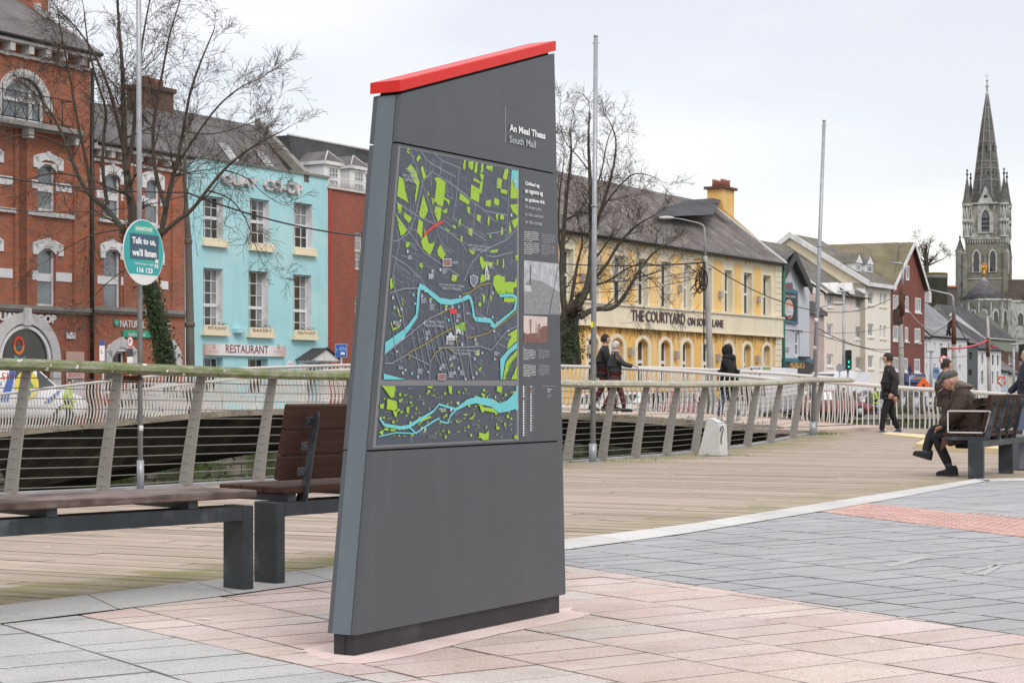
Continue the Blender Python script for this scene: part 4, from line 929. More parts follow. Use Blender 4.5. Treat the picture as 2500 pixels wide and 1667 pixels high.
for(tt, zs_)in((P3, ((1.75, 1.83), (1.15, 1.3), (2.32, 2.4))), (P1, ((1.12, 1.16), (.55, .6)))):
 for a_, b_ in zs_:
  b=MB();dx=.036*a_ if tt is P3 else 0;b.tube([V(dx, 0, a_), V(dx+.001, 0, b_)], .046 if tt is P3 else .0255, 12);b.build('sticker', flat('torn_sticker', (.7, .7, .7), .6), tt)
for px_, py_, d_, dx, m_, tt in((340, 925, 17.1, -.24, rust, P1), (1449, 945, 26.5, -.22, POST, P2_), (1984, 935, 37.5, -.3, GALV, P3)):
 p=W(px_, py_, d_)-Vector(tt.location);b=MB();b.box(p.x+dx, p.x-.02, p.y-.03, p.y+.02, p.z-.035, p.z+.03);b.lathe([(.034, -.012), (.034, .012)], 12, o=(p.x, p.y, p.z));b.build('rail_clamp', m_, tt)
sg=thing('helpline_sign', 'round teal helpline sign on the nearest pole, reading Talk to us', 'sign', W(350, 616, 17.0), radians(64))
b=MB();N=48;Rd=.302
b.prism([(Rd*cos(2*pi*i/N), Rd*sin(2*pi*i/N))for i in range(N)], -.004, .004)
b.build('disc', flat('sign_white', (.7, .72, .72), .4), sg)
b=MB();a0=radians(-135.5)
b.poly([(x, -.0048, z)for x, z in[(.294*cos(t), .294*sin(t))for t in[a0+0, ]+[radians(-45)+radians(270)*i/40 for i in range(0, 41)]]]);b.build('teal_face', flat('sign_teal', (.03, .36, .36), .4), sg)
b=MB();b.poly([(-.205, -.0056, -.07), (.225, -.0056, -.07), (.225, -.0056, .165), (-.205, -.0056, .165)]);b.build('navy_panel', flat('sign_navy', (.045, .1, .15), .4), sg)
b=MB();b.poly([(-.135, -.0054, .175), (.14, -.0054, .175), (.14, -.0054, .245), (-.135, -.0054, .245)]);b.poly([(-.02, -.0052, -.085), (.235, -.0052, -.085), (.235, -.0052, .05), (.226, -.0052, .05), (.226, -.0052, -.071), (-.02, -.0052, -.071)])
b.build('green_panel', flat('sign_green', (.09, .43, .28), .4), sg)
for s, x, z, w_, h_, bo in(('SAMARITANS', -.125, .195, .25, .035, .03), ('Talk to us,', -.175, .062, .355, .07, .04), ("we'll listen", -.175, -.04, .365, .068, .04), ('Call free day or night', -.135, -.125, .28, .03, .01), ('116 123', -.105, -.19, .235, .05, .04)):
 text(s, 'lettering', sg, LW, x, z, w_, h_, y=-.0062, bold=bo, ext=.0006)
b=MB();b.box(.17, .215, -.008, -.0062, -.09, -.055);b.box(.16, .185, -.008, -.0062, -.135, -.1);b.box(.195, .215, -.008, -.0062, -.14, -.1);b.build('sticker', flat('torn_sticker', (.7, .7, .7), .6), sg)
b=MB();b.box(-.02, .02, .004, .03, -.2, -.17);b.box(-.02, .02, .004, .03, .17, .2);b.build('bracket', GALV, sg)
k=NT('bench_timber');g1=k.noise(1, detail=7, sx=(2, 30, 30));c=k.mix(k.ramp(g1, .3, .7), (.032, .014, .010), (.062, .03, .022));
k.col(c);k.bump(g1, .3, .006);BT=k.set(.7, .2)
k=NT('bench_timber_worn');g1=k.noise(1, detail=8, sx=(1.5, 40, 40));sp=k.n('ShaderNodeSeparateXYZ');k.l(k.tc.outputs['Normal'], sp.inputs[0])
c=k.mix(k.ramp(g1, .35, .65), (.085, .06, .055), (.24, .19, .175));c=k.mix(k.ramp(k.noise(2, detail=8), .45, .6), c, (.06, .036, .03));k.col(c);k.bump(g1, .5, .008);BTW=k.set(.7, .35)
BS=mat('bench_steel', (.042, .052, .06), .45, .5, 5, stain=(.10, .115, .125), spec=.35)
BOLT=flat('bolt_zinc', (.5, .5, .5), .35)
def bench(label, loc, rz, x0, x1, legs, back, brackets, seatm, blocks, seat_x, arm=None, dy=0, leglab=None):
 t=thing('park_bench', label, 'bench', loc, rz, 'timber and steel benches on the promenade')
 ls=[]
 for lx in legs:
  b=MB();b.cbox(lx, lx+.068, 0, .175, 0, .435, .005);ls.append(b.build('leg', BS, t))
 b=MB();gaps=sorted(legs)
 edges=[x0]+sum([[g_, g_+.068]for g_ in gaps], [])+[x1]
 for a, c in zip(edges[::2], edges[1::2]):
  if c-a>.02:
   b.cbox(a+.0005, c-.0005, .001, .174, .357, .433, .004)
 b.each('frame', BS, t)
 b=MB()
 for bx in blocks:b.box(bx, bx+.055, .0, .48, .4345, .474)
 b.each('seat_support', BS, t)
 for i in range(3):
  b=MB();b.cbox(seat_x[0], seat_x[1], -.02+i*.18+dy, .152+i*.18+dy, .4745, .515, .007);b.build('seat_plank', seatm, t)
 if back:
  for i in range(3):
   z0=.545+i*.137;y0=.035-(z0-.545)*.22
   M=Matrix.Translation((0, y0, z0))@Matrix.Rotation(radians(12.5), 4, 'X')
   b=MB();b.cbox(seat_x[0], seat_x[1], 0, .045, 0, .133, .006, M=M);b.build('back_plank', BT, t)
  for bx in brackets:
   b=MB();M=Matrix.Translation((bx, -.0, .435))@Matrix.Rotation(radians(11.5), 4, 'X')
   pts=[(.05, -.0), (-.03, .0), (-.035, .47), (-.02, .495), (.0, .485), (.02, .1)]
   vs=[M@Vector((xx, y_, z_))for xx in(0, .012)for y_, z_ in pts];n=len(pts)
   b.mesh(vs, [tuple(range(n)), tuple(range(2*n-1, n-1, -1))]+[(i, i+n, (i+1)%n+n, (i+1)%n)for i in range(n)])
   o=b.build('back_bracket', BS, t)
   b=MB()
   for z_ in(.16, .30, .435):
    M2=M@Matrix.Translation((-.03, .005, z_));b.cbox(-.022, .03, -.002, .012, -.022, .022, .002, M=M2);b.ell(M2@Vector((-.008, -.006, 0)), .008, .008, .008, 0, 8, 6)
   b.each('bolt_plate', BS, o)
 if arm:
  b=MB();xx, z0=arm
  b.tube([V(xx, .03, .52), V(xx, -.03, .74), V(xx, -.035, .755), V(xx, -.02, .765), V(xx, .44, .765), V(xx, .455, .76), V(xx, .458, .745), V(xx, .458, .52), V(xx, .44, .517), V(xx, .05, .517)], .0095, 8, 0)
  b.build('armrest', flat('polished_steel', (.55, .55, .55), .25), t)
 return t
def frame_at(px_, py_, vp):
 p=G(px_, py_);r=(vp-CX)/F;return p, atan2(1, r)
p, rz=frame_at(620, 1438, 5650)
B1=bench('backless bench with a greyed plank top, cut off by the left edge', p-V(cos(rz), sin(rz), 0)*.068, rz, -3.4, .068, [0, -2.9], False, [], BTW, [-.34, -1.15, -1.95, -2.7], (-3.5, .075))
p, rz=frame_at(697, 1423, 4960)
B2b=bench('brown bench with its back to the viewer, partly hidden by the map sign', p-V(cos(rz), sin(rz), 0)*.068, rz, 0, 1.75, [0, 1.46], True, [.19, .62, 1.05, 1.48], BT, [.09, .75, 1.35], (.05, 1.85))
p, rz=frame_at(2404, 1168, 3650)
B3=bench('bench at the right where a man in a brown coat sits', p-V(cos(rz), sin(rz), 0)*.068, rz, 0, 3.2, [0, 1.46], True, [.17, .6, 1.03, 1.46], BT, [.12, .8, 1.4], (.2, 1.9), arm=(.2, 0))
B4p, _=frame_at(2560, 1140, 3650)
b=MB();t4=thing('bench_end', 'blue grey steel block behind the right hand bench, at the picture edge', 'bench', G(2488, 1146), .35)
b.cbox(0, .9, 0, .35, 0, .38, .006);b.cbox(-.02, 1.0, -.02, .37, .383, .43, .006);b.build('block', mat('blue_steel', (.12, .14, .17), .5, .3, 3), t4)
p=G(1780, 1110.5)+V(0, 0, -.03);lc=thing('info_lectern', 'white sloping metal box standing at the foot of the railing', 'lectern', W(1757, 1111, 29.3), radians(-14))
b=MB();sec=[(-.335, 0), (0, 0), (0, .57), (-.19, .60)]
vs=[(-.335, 0, 0), (.0, 0, 0), (0, 0, .485), (-.225, 0, .595), (-.30, .4, 0), (.03, .4, 0), (.03, .4, .485), (-.195, .4, .595)]
b=MB();b.mesh([(-.34, -.02, 0), (.01, -.12, 0), (.005, -.12, .485), (-.2, .02, .595), (-.2, .3, 0), (.11, .14, 0), (.095, .12, .485), (-.12, .28, .595)], [(0, 1, 2, 3), (1, 5, 6, 2), (5, 4, 7, 6), (4, 0, 3, 7), (3, 2, 6, 7), (0, 4, 5, 1)]);b.build('body', mat('lectern_white', (.56, .57, .56), .45, .1, 4, stain=(.46, .45, .42)), lc)
b=MB();b.mesh([(-.17, .03, .594), (-.02, -.09, .514), (.06, .1, .512), (-.1, .24, .59)], [(0, 1, 2, 3)]);b.build('face_plate', flat('lectern_plate', (.62, .64, .64), .3), lc)
b=MB();pp=[(.02, -.105, .38), (.03, -.09, .44), (.05, -.05, .46), (.06, -.02, .42), (.045, -.05, .35), (.03, -.08, .25), (.035, -.07, .18)]
b.tube([(x+.004, y-.004, z)for x, y, z in pp], .008, 5);b.build('graffiti', BLACK, lc)
br_n=[(-60, 54.5), (0, 52.6), (284, 48.6), (604, 47.4), (850, 46), (1375, 43.4), (1732, 41.2), (1892, 40.8), (2010, 43.5)]
tab=[(-60, 967, 1062), (0, 960, 1054), (150, 940, 1039), (284, 925, 1027), (491, 903, 1006), (604, 896, 999), (850, 888, 994), (1100, 887, 998), (1375, 890.5, 1005), (1550, 897, 1014), (1732, 907, 1027), (1892, 924, 1040)]
def depth(px_):
 for a, b in zip(br_n[:-1], br_n[1:]):
  if a[0]<=px_<=b[0]:return lerp(a[1], b[1], (px_-a[0])/(b[0]-a[0]))
 return br_n[0][1]if px_<0 else br_n[-1][1]
def tabv(px_, i):
 for a, b in zip(tab[:-1], tab[1:]):
  if a[0]<=px_<=b[0]:return lerp(a[i], b[i], (px_-a[0])/(b[0]-a[0]))
near=[]
for px_, yr, yf in tab:
 d=1.09*F/(yf-yr);near.append([px_, d])
A_, Bp=Vector((-15.2, 53.6)), Vector((5.9, 40.6))
NB=60;foot=[];top=[]
ax_=(Bp-A_).normalized()
for i in range(NB+1):
 p=A_.lerp(Bp, i/NB);bulge=sin(pi*i/NB)*.0
 px_=CX+p.x/p.y*F;yr=tabv(max(-59, min(1891, px_)), 1);yf=tabv(max(-59, min(1891, px_)), 2)
 foot.append(Vector((p.x, p.y, H-(yf-HY)/F*p.y)));top.append(Vector((p.x, p.y, H-(yr+3-HY)/F*p.y)))
for _ in range(6):
 for arr in(foot, top):
  zz=[v.z for v in arr]
  for i in range(1, NB):arr[i].z=(zz[i-1]+2*zz[i]+zz[i+1])/4
off=Vector((2.3, 3.5, 0))
bridge=thing('footbridge', 'arched footbridge with a shadowed curved concrete side and pinkish walkway', 'bridge', foot[0])
Ob=foot[0]
conc=mat('weathered_concrete', (.36, .31, .25), .95, .35, 1.2, .5, 12, stain=(.17, .14, .1));
k=NT('bridge_soffit_shaded');rot=k.n('ShaderNodeMapping');rot.inputs['Rotation'].default_value=(0, radians(35), 0);k.l(k.tc.outputs['Object'], rot.inputs[0])
c=k.mix(k.ramp(k.noise(1, rot.outputs[0], 8, .65, (.35, .4, 2.4)), .4, .75), (.022, .02, .016), (.085, .07, .05));c=k.mix(k.ramp(k.noise(.5, detail=7), .5, .75), c, (.03, .028, .02));k.col(c);k.bump(k.noise(5), .4, .03);soff=k.set(.9, .15)  # shade under the arch is painted into the near-black concrete colour
fas=MB();fb=MB();so_=MB();wk=MB()
low=[(-60, 1215), (128, 1182), (274, 1150), (446, 1118), (687, 1084), (900, 1068), (1100, 1066), (1407, 1082), (1503, 1089), (1637, 1104), (1770, 1120), (1930, 1140)]
def lowv(px_):
 px_=max(-59, min(1929, px_))
 for a, b in zip(low[:-1], low[1:]):
  if a[0]<=px_<=b[0]:return lerp(a[1], b[1], (px_-a[0])/(b[0]-a[0]))
ins=Vector((off.x, off.y, 0)).normalized()*.75;bot=[]
for i in range(NB+1):
 p=foot[i]+ins;px_=CX+p.x/p.y*F;bot.append(Vector((p.x, p.y, H-(lowv(px_)-HY)/F*p.y)))
for _ in range(4):
 zz=[v.z for v in bot]
 for i in range(1, NB):bot[i].z=(zz[i-1]+2*zz[i]+zz[i+1])/4
outw=-Vector((off.x, off.y, 0)).normalized()*.12
for i in range(NB):
 a, b=foot[i]-Ob, foot[i+1]-Ob;dn=V(0, 0, -.16)
 fas.poly([a+outw, b+outw, b+outw+dn, a+outw+dn], 0, None, True);fas.poly([a+outw, b+outw, b-outw*2, a-outw*2]);
 fas.poly([a+outw+dn, b+outw+dn, b-outw+dn, a-outw+dn])
 a0, b0=a+outw*.3+dn, b+outw*.3+dn;a1, b1=bot[i]-Ob, bot[i+1]-Ob
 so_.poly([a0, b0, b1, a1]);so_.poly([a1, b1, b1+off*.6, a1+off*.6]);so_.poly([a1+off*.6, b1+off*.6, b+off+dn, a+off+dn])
 wk.poly([a-V(0, 0, .03), b-V(0, 0, .03), b+off-V(0, 0, .03), a+off-V(0, 0, .03)])
 fb.poly([a+off, b+off, b+off+dn, a+off+dn])
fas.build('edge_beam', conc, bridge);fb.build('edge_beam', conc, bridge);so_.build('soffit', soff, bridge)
wk.build('walkway', mat('bridge_walkway', (.50, .40, .34), .85, .15, 1.5), bridge)
mb=MB();rr=random.Random(4)
for i in range(260):
 q=rr.random();j=int(q*NB);p=foot[j].lerp(foot[min(NB, j+1)], q*NB-j)-Ob+outw
 if rr.random()<.45+.5*(q>.62):leafclump(mb, p+V(0, -.01, rr.uniform(-.14, .02)), .12, 5, .025, rnd=rr)
mb.build('moss', mat('dry_moss', (.14, .12, .05), .95, .5, 6), bridge)['kind']='stuff'
abp=thing('bridge_abutment', 'paved landing block where the footbridge meets the boardwalk', 'abutment', (6.2, 40.4, -.02))
mb=MB();mb.vprism([(-.6, .3), (.3, -1.8), (1.2, 3.6), (2.2, 4.0), (1.6, 4.6)], -1.2, .075);mb.build('block', conc, abp)
mb=MB();mb.vprism([(-1.1, .9), (-.1, -2.0), (1.5, .5), (2.9, 2.9), (1.9, 4.2), (.8, 4.3)], .06, .15);mb.build('paving', mat('bridge_walkway', (0, 0, 0)), abp)
WST=mat('parapet_white', (.62, .605, .57), .42, .1, 2, stain=(.55, .52, .46));
RAILST=flat('brushed_handrail', (.62, .60, .57), .3)
def baluster_mesh(h, th=.010, wd=.017, bow=.085):
 b=MB();N=10;pr=[]
 for i in range(N+1):
  q=i/N;x=bow*(sin(q*2*pi-.4)+.35*(q-.5));wdt=wd*(.55+.75*sin(pi*q)**.8)
  pr.append((x, q*h, wdt))
 for i in range(N):
  (x0, z0, w0), (x1, z1, w1)=pr[i], pr[i+1]
  for sy in(-th, th):b.poly([(sy, x0-w0, z0), (sy, x0+w0, z0), (sy, x1+w1, z1), (sy, x1-w1, z1)])
  b.poly([(-th, x0-w0, z0), (th, x0-w0, z0), (th, x1-w1, z1), (-th, x1-w1, z1)]);b.poly([(-th, x0+w0, z0), (th, x0+w0, z0), (th, x1+w1, z1), (-th, x1+w1, z1)])
 return b
def parapet(name, label, F_, T_, sp_, group, rail_r=.042, nmax=100, wave=1.0, low_rail=False, keep=None):
 t=thing(name, label, 'railing', F_[0], 0, group);O=Vector(F_[0]);n=len(F_)-1
 b=MB();b.tube([p-O for p in T_], rail_r, 10);b.build('handrail', RAILST, t)
 cumL=[0]
 for a, c in zip(F_[:-1], F_[1:]):cumL.append(cumL[-1]+(c-a).length)
 Ltot=cumL[-1];cnt=int(Ltot/sp_);base=baluster_mesh(1.0, bow=.06*wave);proto=None;rest=MB();pts=[]
 for i in range(cnt+1):
  s=i*sp_;j=max(q for q in range(n)if cumL[q]<=s+1e-9)if s<Ltot else n-1;u=(s-cumL[j])/(cumL[j+1]-cumL[j])
  f=F_[j].lerp(F_[j+1], u);tp_=T_[j].lerp(T_[j+1], u);dr=(F_[j+1]-F_[j]);pts.append((f, tp_, atan2(dr.y, dr.x)))
 order=sorted(range(len(pts)), key=lambda i:pts[i][0].y);pick=set(order[:nmax])
 for i, (f, tp_, an)in enumerate(pts):
  hgt=tp_.z-f.z-.02
  if i in pick:
   if proto is None:o=proto=base.build('baluster', WST, t)
   else:o=proto.copy();COL.objects.link(o);o.parent=t
   o.location=f-O;o.rotation_euler=(0, 0, an);o.scale=(1, 1, hgt)
  else:
   M=Matrix.Translation(f-O)@Matrix.Rotation(an, 4, 'Z')@Matrix.Diagonal((1, 1, hgt, 1))
   rest.mesh([M@Vector(v)for v in base.v], base.f)
 if rest.v:rest.build('balusters', WST, t)['kind']='stuff'
 return t
ext=Vector((0, 0, 0))
parapet('bridge_railing', 'white wavy baluster railing on the near side of the footbridge', foot, top, .125, 'wavy baluster railings')
f2=[p+off for p in foot[3:]];t2=[p+off for p in top[3:]]
parapet('bridge_railing', 'white wavy baluster railing on the far side of the footbridge', f2, t2, .13, 'wavy baluster railings')
qf=[V(6.9, 43.6, .1), W(2010, 1040, 44), W(2100, 1046, 43.6), W(2180, 1054, 43.3), W(2252, 1062, 43), W(2330, 1072, 42.2), W(2420, 1086, 41.2), W(2530, 1104, 40), W(2700, 1130, 38)]
qt=[W(1968, 931, 43.9), W(2010, 931, 44), W(2100, 938, 43.6), W(2180, 945, 43.3), W(2252, 950, 43), W(2330, 953, 42.2), W(2420, 961, 41.2), W(2530, 970, 40), W(2700, 985, 38)]
parapet('quay_railing', 'pale wavy baluster railing behind the seated man, right of the leaning pole', qf, qt, .135, 'wavy baluster railings', .05, 100, .5)
b=MB();t=thing('bent_handrail', 'bent steel tube end beside the foot of the leaning pole', 'handrail', W(1995, 1060, 38.5))
b.tube([V(-.14, 0, .0), V(-.02, 0, .55), V(.06, 0, .85), V(.07, 0, .98), V(-.02, 0, 1.07), V(-.3, .2, 1.1)], .03, 8);b.build('tube', RAILST, t)
mb=MB();rr=random.Random(3)
for px_, py_, d, n in((2003, 1062, 38.2, 220), (2120, 1053, 42.5, 120), (1440, 1128, 25.6, 60), (1730, 1112, 29.2, 60), (1560, 1122, 27.6, 50), (700, 1176, 19.6, 50)):
 c=W(px_, py_, d)
 for _ in range(n):
  x, y=rr.gauss(0, .22 if n>100 else .5), rr.gauss(0, .12);a=rr.uniform(0, 6.28);h_=rr.uniform(.04, .14)*(1 if n>100 else .4);w_=.006
  p=c+V(x, y, 0);q=V(cos(a)*w_, sin(a)*w_, 0);mb.poly([p-q, p+q, p+V(cos(a+1)*h_*.5, sin(a+1)*h_*.5, h_)])
tag(mb.build('grass', mat('grass_green', (.10, .19, .03), .7, .4, 5), kind='stuff'), 'tufts of green grass at the boardwalk edge', 'grass')
BOL=mat('bollard_stone', (.16, .15, .13), .95, .4, 4, .4, 20)
def bollard():
 t=thing('stone_bollard', 'short tapering stone post with a rounded cap on the quay edge', 'bollard', (0, 0, 0), 0, 'stone posts along the far quay')
 b=MB();b.lathe([(.26, 0), (.23, .5), (.2, .95), (.21, .98), (.1, 1.02), (.14, 1.1), (.15, 1.2), (.09, 1.3), (.02, 1.33)], 12);b.build('post', BOL, t);return t
bp=[(1733, 93), (1815, 93), (1885, 93.5), (1938, 94.5), (1968, 95.5), (2019, 97), (2061, 98.5), (2098, 100), (2132, 101.5), (2201, 103.5), (2230, 104.4), (2262, 105.3), (2300, 106)]
proto=bollard();first=True;bl=[]
for px_, d in bp:
 kx=(px_-CX)/F
 for a, c in zip(Q[:-1], Q[1:]):
  den=(c[0]-a[0])-kx*(c[1]-a[1])
  if abs(den)<1e-9:continue
  u=(kx*a[1]-a[0])/den
  if 0<=u<1 and a[1]>0:P_=Vector((a[0]+(c[0]-a[0])*u, a[1]+(c[1]-a[1])*u));break
 else:continue
 z=zs(*P_)+.12;bl.append(V(P_.x-.2, P_.y+.15, z))
 if first:o=proto;first=False
 else:
  o=proto.copy();COL.objects.link(o)
  for ch in proto.children:c_=ch.copy();COL.objects.link(c_);c_.parent=o
 o.location=bl[-1]
t=thing('quay_rails', 'thin double metal rails strung between the stone posts on the quay', 'railing', bl[0]);b=MB()
for hz in(.45, .9):b.tube([p-bl[0]+V(0, 0, hz)for p in bl], .022, 6)
b.build('rails', flat('rail_grey', (.4, .42, .44), .4), t)
lq=[]
for i in range(14):
 s=i/13;P_=Vector(Q[3]).lerp(Vector(Q[5]), s);lq.append(V(P_.x-.25, P_.y+.15, zs(*P_)+.12))
t=thing('quay_guard_rail', 'low grey guard rail on the quay before the turquoise building', 'railing', lq[0], 0)
b=MB()
for hz in(.5, .95):b.tube([p-lq[0]+V(0, 0, hz)for p in lq], .02, 6)
b.build('rails', flat('rail_grey', (.4, .42, .44), .4), t)
for p in lq:
 b=MB();b.lathe([(.035, 0), (.035, 1.0)], 8, o=tuple(p-lq[0]));b.build('post', GALV, t)
VP=3900
class Bld(Plane):
 def __init__(s, name, label, px, d, z0=-.6, group=None, cat='building', vp=VP):
  Plane.__init__(s, px, d, vp, z0);s.e=thing(name, label, cat, s.loc(), s.rz, group)
 def x(s, px):return s.S(px, HY)[0]
 def z(s, px, py):return s.S(px, py)[1]
 def ridge(s, x, px, py):
  lo, hi=0.0, 12.0
  for _ in range(40):
   m=(lo+hi)/2
   if s.S(px, py, -m)[0]>x:hi=m
   else:lo=m
  return lo, s.S(px, py, -lo)[1]
def rects_wall(mb, x0, x1, z0, z1, holes, y=0.0, dep=.22, m=0):
 xs=sorted(set([x0, x1]+[min(max(h[i], x0), x1)for h in holes for i in(0, 1)]));zs_=sorted(set([z0, z1]+[min(max(h[i], z0), z1)for h in holes for i in(2, 3)]))
 for a, b in zip(xs[:-1], xs[1:]):
  run=None
  for c, d in zip(zs_[:-1], zs_[1:]):
   cx_, cz_=(a+b)/2, (c+d)/2
   if any(h[0]<cx_<h[1]and h[2]<cz_<h[3]for h in holes):continue
   mb.poly([(a, y, c), (b, y, c), (b, y, d), (a, y, d)], m)
 for h in holes:
  a, b, c, d=h[:4]
  mb.poly([(a, y, c), (a, y+dep, c), (a, y+dep, d), (a, y, d)], m);mb.poly([(b, y, c), (b, y+dep, c), (b, y+dep, d), (b, y, d)], m)
  mb.poly([(a, y, d), (b, y, d), (b, y+dep, d), (a, y+dep, d)], m);mb.poly([(a, y, c), (b, y, c), (b, y+dep, c), (a, y+dep, c)], m)
def window(par, x0, x1, z0, z1, y=.2, cols=2, rows=2, fr=WHITE, gl=GL_DARK, fw=.06, bar=.025, meet=True, arch=0.0, sill=None, curtain=None, rnd=random, name='window'):
 b=MB();th=.03
 b.box(x0, x0+fw, y-th, y, z0, z1);b.box(x1-fw, x1, y-th, y, z0, z1);b.box(x0+fw, x1-fw, y-th, y, z0, z0+fw*1.1);b.box(x0+fw, x1-fw, y-th, y, z1-fw, z1)
 for i in range(1, cols):c=x0+(x1-x0)*i/cols;b.box(c-bar/2, c+bar/2, y-th+.006, y, z0+fw*1.1, z1-fw)
 for j in range(1, rows):
  c=z0+(z1-z0)*j/rows;hb=bar*1.9 if(meet and j==rows//2)else bar/2
  b.box(x0+fw, x1-fw, y-th-(.012 if hb>bar else-.003), y-.001, c-hb, c+hb)
 w_=b.build(name, fr, par)
 g_=MB();g_.poly([(x0+.01, y+.004, z0+.01), (x1-.01, y+.004, z0+.01), (x1-.01, y+.004, z1-.01), (x0+.01, y+.004, z1-.01)]);g_.build('pane', gl, w_)
 if curtain:
  c=MB();(a, e, za, zb__)=curtain;X0, X1=x0+(x1-x0)*a, x0+(x1-x0)*e
  c.poly([(X0, y+.001, z0+(z1-z0)*za), (X1, y+.001, z0+(z1-z0)*za), (X1, y+.001, z0+(z1-z0)*zb__), (X0, y+.001, z0+(z1-z0)*zb__)]);c.build('curtain', GL_CURT, w_)
 if sill:
  s_=MB();s_.box(x0-.1, x1+.1, -.08, y, z0-.14, z0-.001);s_.build('sill', sill, w_)
 return w_
def arch_band(mb, cx, z_s, r_in, r_out, y0, y1, flatk=1.0, n=16, m=0, a0=0, a1=180):
 P=[]
 for i in range(n+1):
  a=radians(a0+(a1-a0)*i/n);P.append((cos(a), sin(a)))
 for(c0, s0), (c1, s1)in zip(P[:-1], P[1:]):
  q=[(cx+r_in*c0, z_s+r_in*s0*flatk), (cx+r_out*c0, z_s+r_out*s0*flatk), (cx+r_out*c1, z_s+r_out*s1*flatk), (cx+r_in*c1, z_s+r_in*s1*flatk)]
  mb.prism(q, y0, y1, m)
def seg_head(mb, x0, x1, z_top, legs, wd, y0=-.05, y1=.0, rise=.22, m=0, n=10, key=True):
 """segmental hood round a window head: x0..x1 outer, z_top crown of the outer curve"""
 cx=(x0+x1)/2;hw=(x1-x0)/2;hi=hw-wd
 def zo(t):return z_top-rise*(1-cos(t*pi/2))*1.0
 for i in range(n):
  t0, t1=-1+2*i/n, -1+2*(i+1)/n
  mb.prism([(cx+hi*t0, zo(t0)-wd*.95), (cx+hi*t1, zo(t1)-wd*.95), (cx+hw*t1, zo(t1)), (cx+hw*t0, zo(t0))], y0, y1, m)
 ze=zo(1)
 for sg in(-1, 1):
  a, b_=sorted((cx+sg*hi, cx+sg*hw));mb.box(a, b_, y0, y1, z_top-legs, ze-.001, m)
 if key:mb.box(cx-.08, cx+.08, y0-.02, y1, z_top-wd-.02, z_top+.05, m)
def roof(b, x0, x1, ze, dw, rise, mt_, over=.25, hip0=0, hip1=0, verge=WHITE, fr=-.0, gut=BLACK, parent=None, gable_m=None, thick=.12):
 mb=MB();yr=dw;y0=-over+fr;ze0=ze
 A, B_, C_, D_=(x0, y0, ze0), (x1, y0, ze0), (x1-hip1, yr, ze+rise), (x0+hip0, yr, ze+rise)
 mb.poly([A, B_, C_, D_]);E_, F_=(x0, 2*dw, ze0), (x1, 2*dw, ze0);mb.poly([E_, D_, C_, F_])
 if hip1:mb.poly([B_, F_, C_])
 if hip0:mb.poly([A, D_, E_])
 mb.poly([A, (A[0], A[1], A[2]-thick), (B_[0], B_[1], B_[2]-thick), B_])
 r_=mb.build('roof', mt_, parent or b.e)
 g_=MB()
 if gut is not None:g_.tube([(x0, y0-.05, ze-.04), (x1, y0-.05, ze-.04)], .07, 8);g_.build('gutter', gut, r_)
 v_=MB()
 for xx, hp in((x0, hip0), (x1, hip1)):
  if not hp and verge is not None:
   for ya, yb in((y0, yr), (2*dw, yr)):
    v_.mesh([(xx-.05, ya, ze-.06), (xx+.07, ya, ze-.06), (xx+.07, yb, ze+rise-.06), (xx-.05, yb, ze+rise-.06), (xx-.05, ya, ze+.09), (xx+.07, ya, ze+.09), (xx+.07, yb, ze+rise+.09), (xx-.05, yb, ze+rise+.09)], [(0, 1, 2, 3), (4, 5, 6, 7), (0, 1, 5, 4), (3, 2, 6, 7), (0, 3, 7, 4), (1, 2, 6, 5)])
 if v_.v:v_.each('verge', verge, r_)
 if gable_m is not None:
  q=MB()
  for xx in(x0+.02, x1-.02):q.poly([(xx, 0, ze-.02), (xx, 2*dw, ze-.02), (xx, dw, ze+rise-.02)])
  q.each('gable', gable_m, b.e)
 return r_
def side_walls(mb, x0, x1, z0, z1, dp, m=0):
 for xx in(x0, x1):mb.poly([(xx, 0, z0), (xx, dp, z0), (xx, dp, z1), (xx, 0, z1)], m)
 mb.poly([(x0, dp, z0), (x1, dp, z0), (x1, dp, z1), (x0, dp, z1)], m)
def downpipe(b, px, zt, m=BLACK, r=.05, y=-.1):
 x=b.x(px);q=MB();q.tube([(x, y, 0), (x, y, zt)], r, 8);q.build('downpipe', m, b.e)
BRICK1=brickmat('brick_orange', (.50, .17, .095), (.38, .12, .065), (.30, .2, .15))
BRICK1G=brickmat('brick_dark_red', (.33, .095, .06), (.42, .135, .08), (.24, .16, .12))
BRICK2=brickmat('brick_orange_worn', (.48, .16, .09), (.36, .11, .06), (.26, .18, .14), dirt=(.09, .07, .06))
SLATE=slatemat('slate_grey', (.085, .082, .088), (.125, .12, .125), (.17, .165, .11), (.55, .72))
SLATED=slatemat('slate_dark', (.05, .052, .058), (.065, .066, .072), None)
STRING=mat('string_course_stone', (.26, .25, .23), .9, .3, 3)
b=Bld('brick_building', 'tall orange brick building at the left with a big arched top window', 0, 61.7)
X0, X1=b.x(-210), b.x(219.5)
ze=b.z(120, 112);zst=b.z(120, 757);zmid=b.z(0, 745)
wins=[]
def W1(b, pa, pb, pt, pbm):return(b.x(pa), b.x(pb), b.z(pa, pbm), b.z(pa, pt))
w1=W1(b, 91, 136, 603, 748);w2=W1(b, 92, 136, 397, 514);pitch=w1[0]-b.x(-60)
w1b=(w1[0]-pitch, w1[1]-pitch, w1[2], w1[3]);w2b=(w2[0]-pitch, w2[1]-pitch, w2[2], w2[3])
wt=W1(b, 3, 110, 182, 290);acx=(wt[0]+wt[1])/2;arr=(wt[1]-wt[0])/2
door=(b.x(-12), b.x(121), 0, b.z(59, 880));dcx=b.x(59);drr=(door[1]-door[0])/2
mb=MB();rects_wall(mb, X0, X1, zst, ze, [w1, w1b, w2, w2b, (acx-arr, acx+arr, wt[2], b.z(55, 262)+arr)], 0)
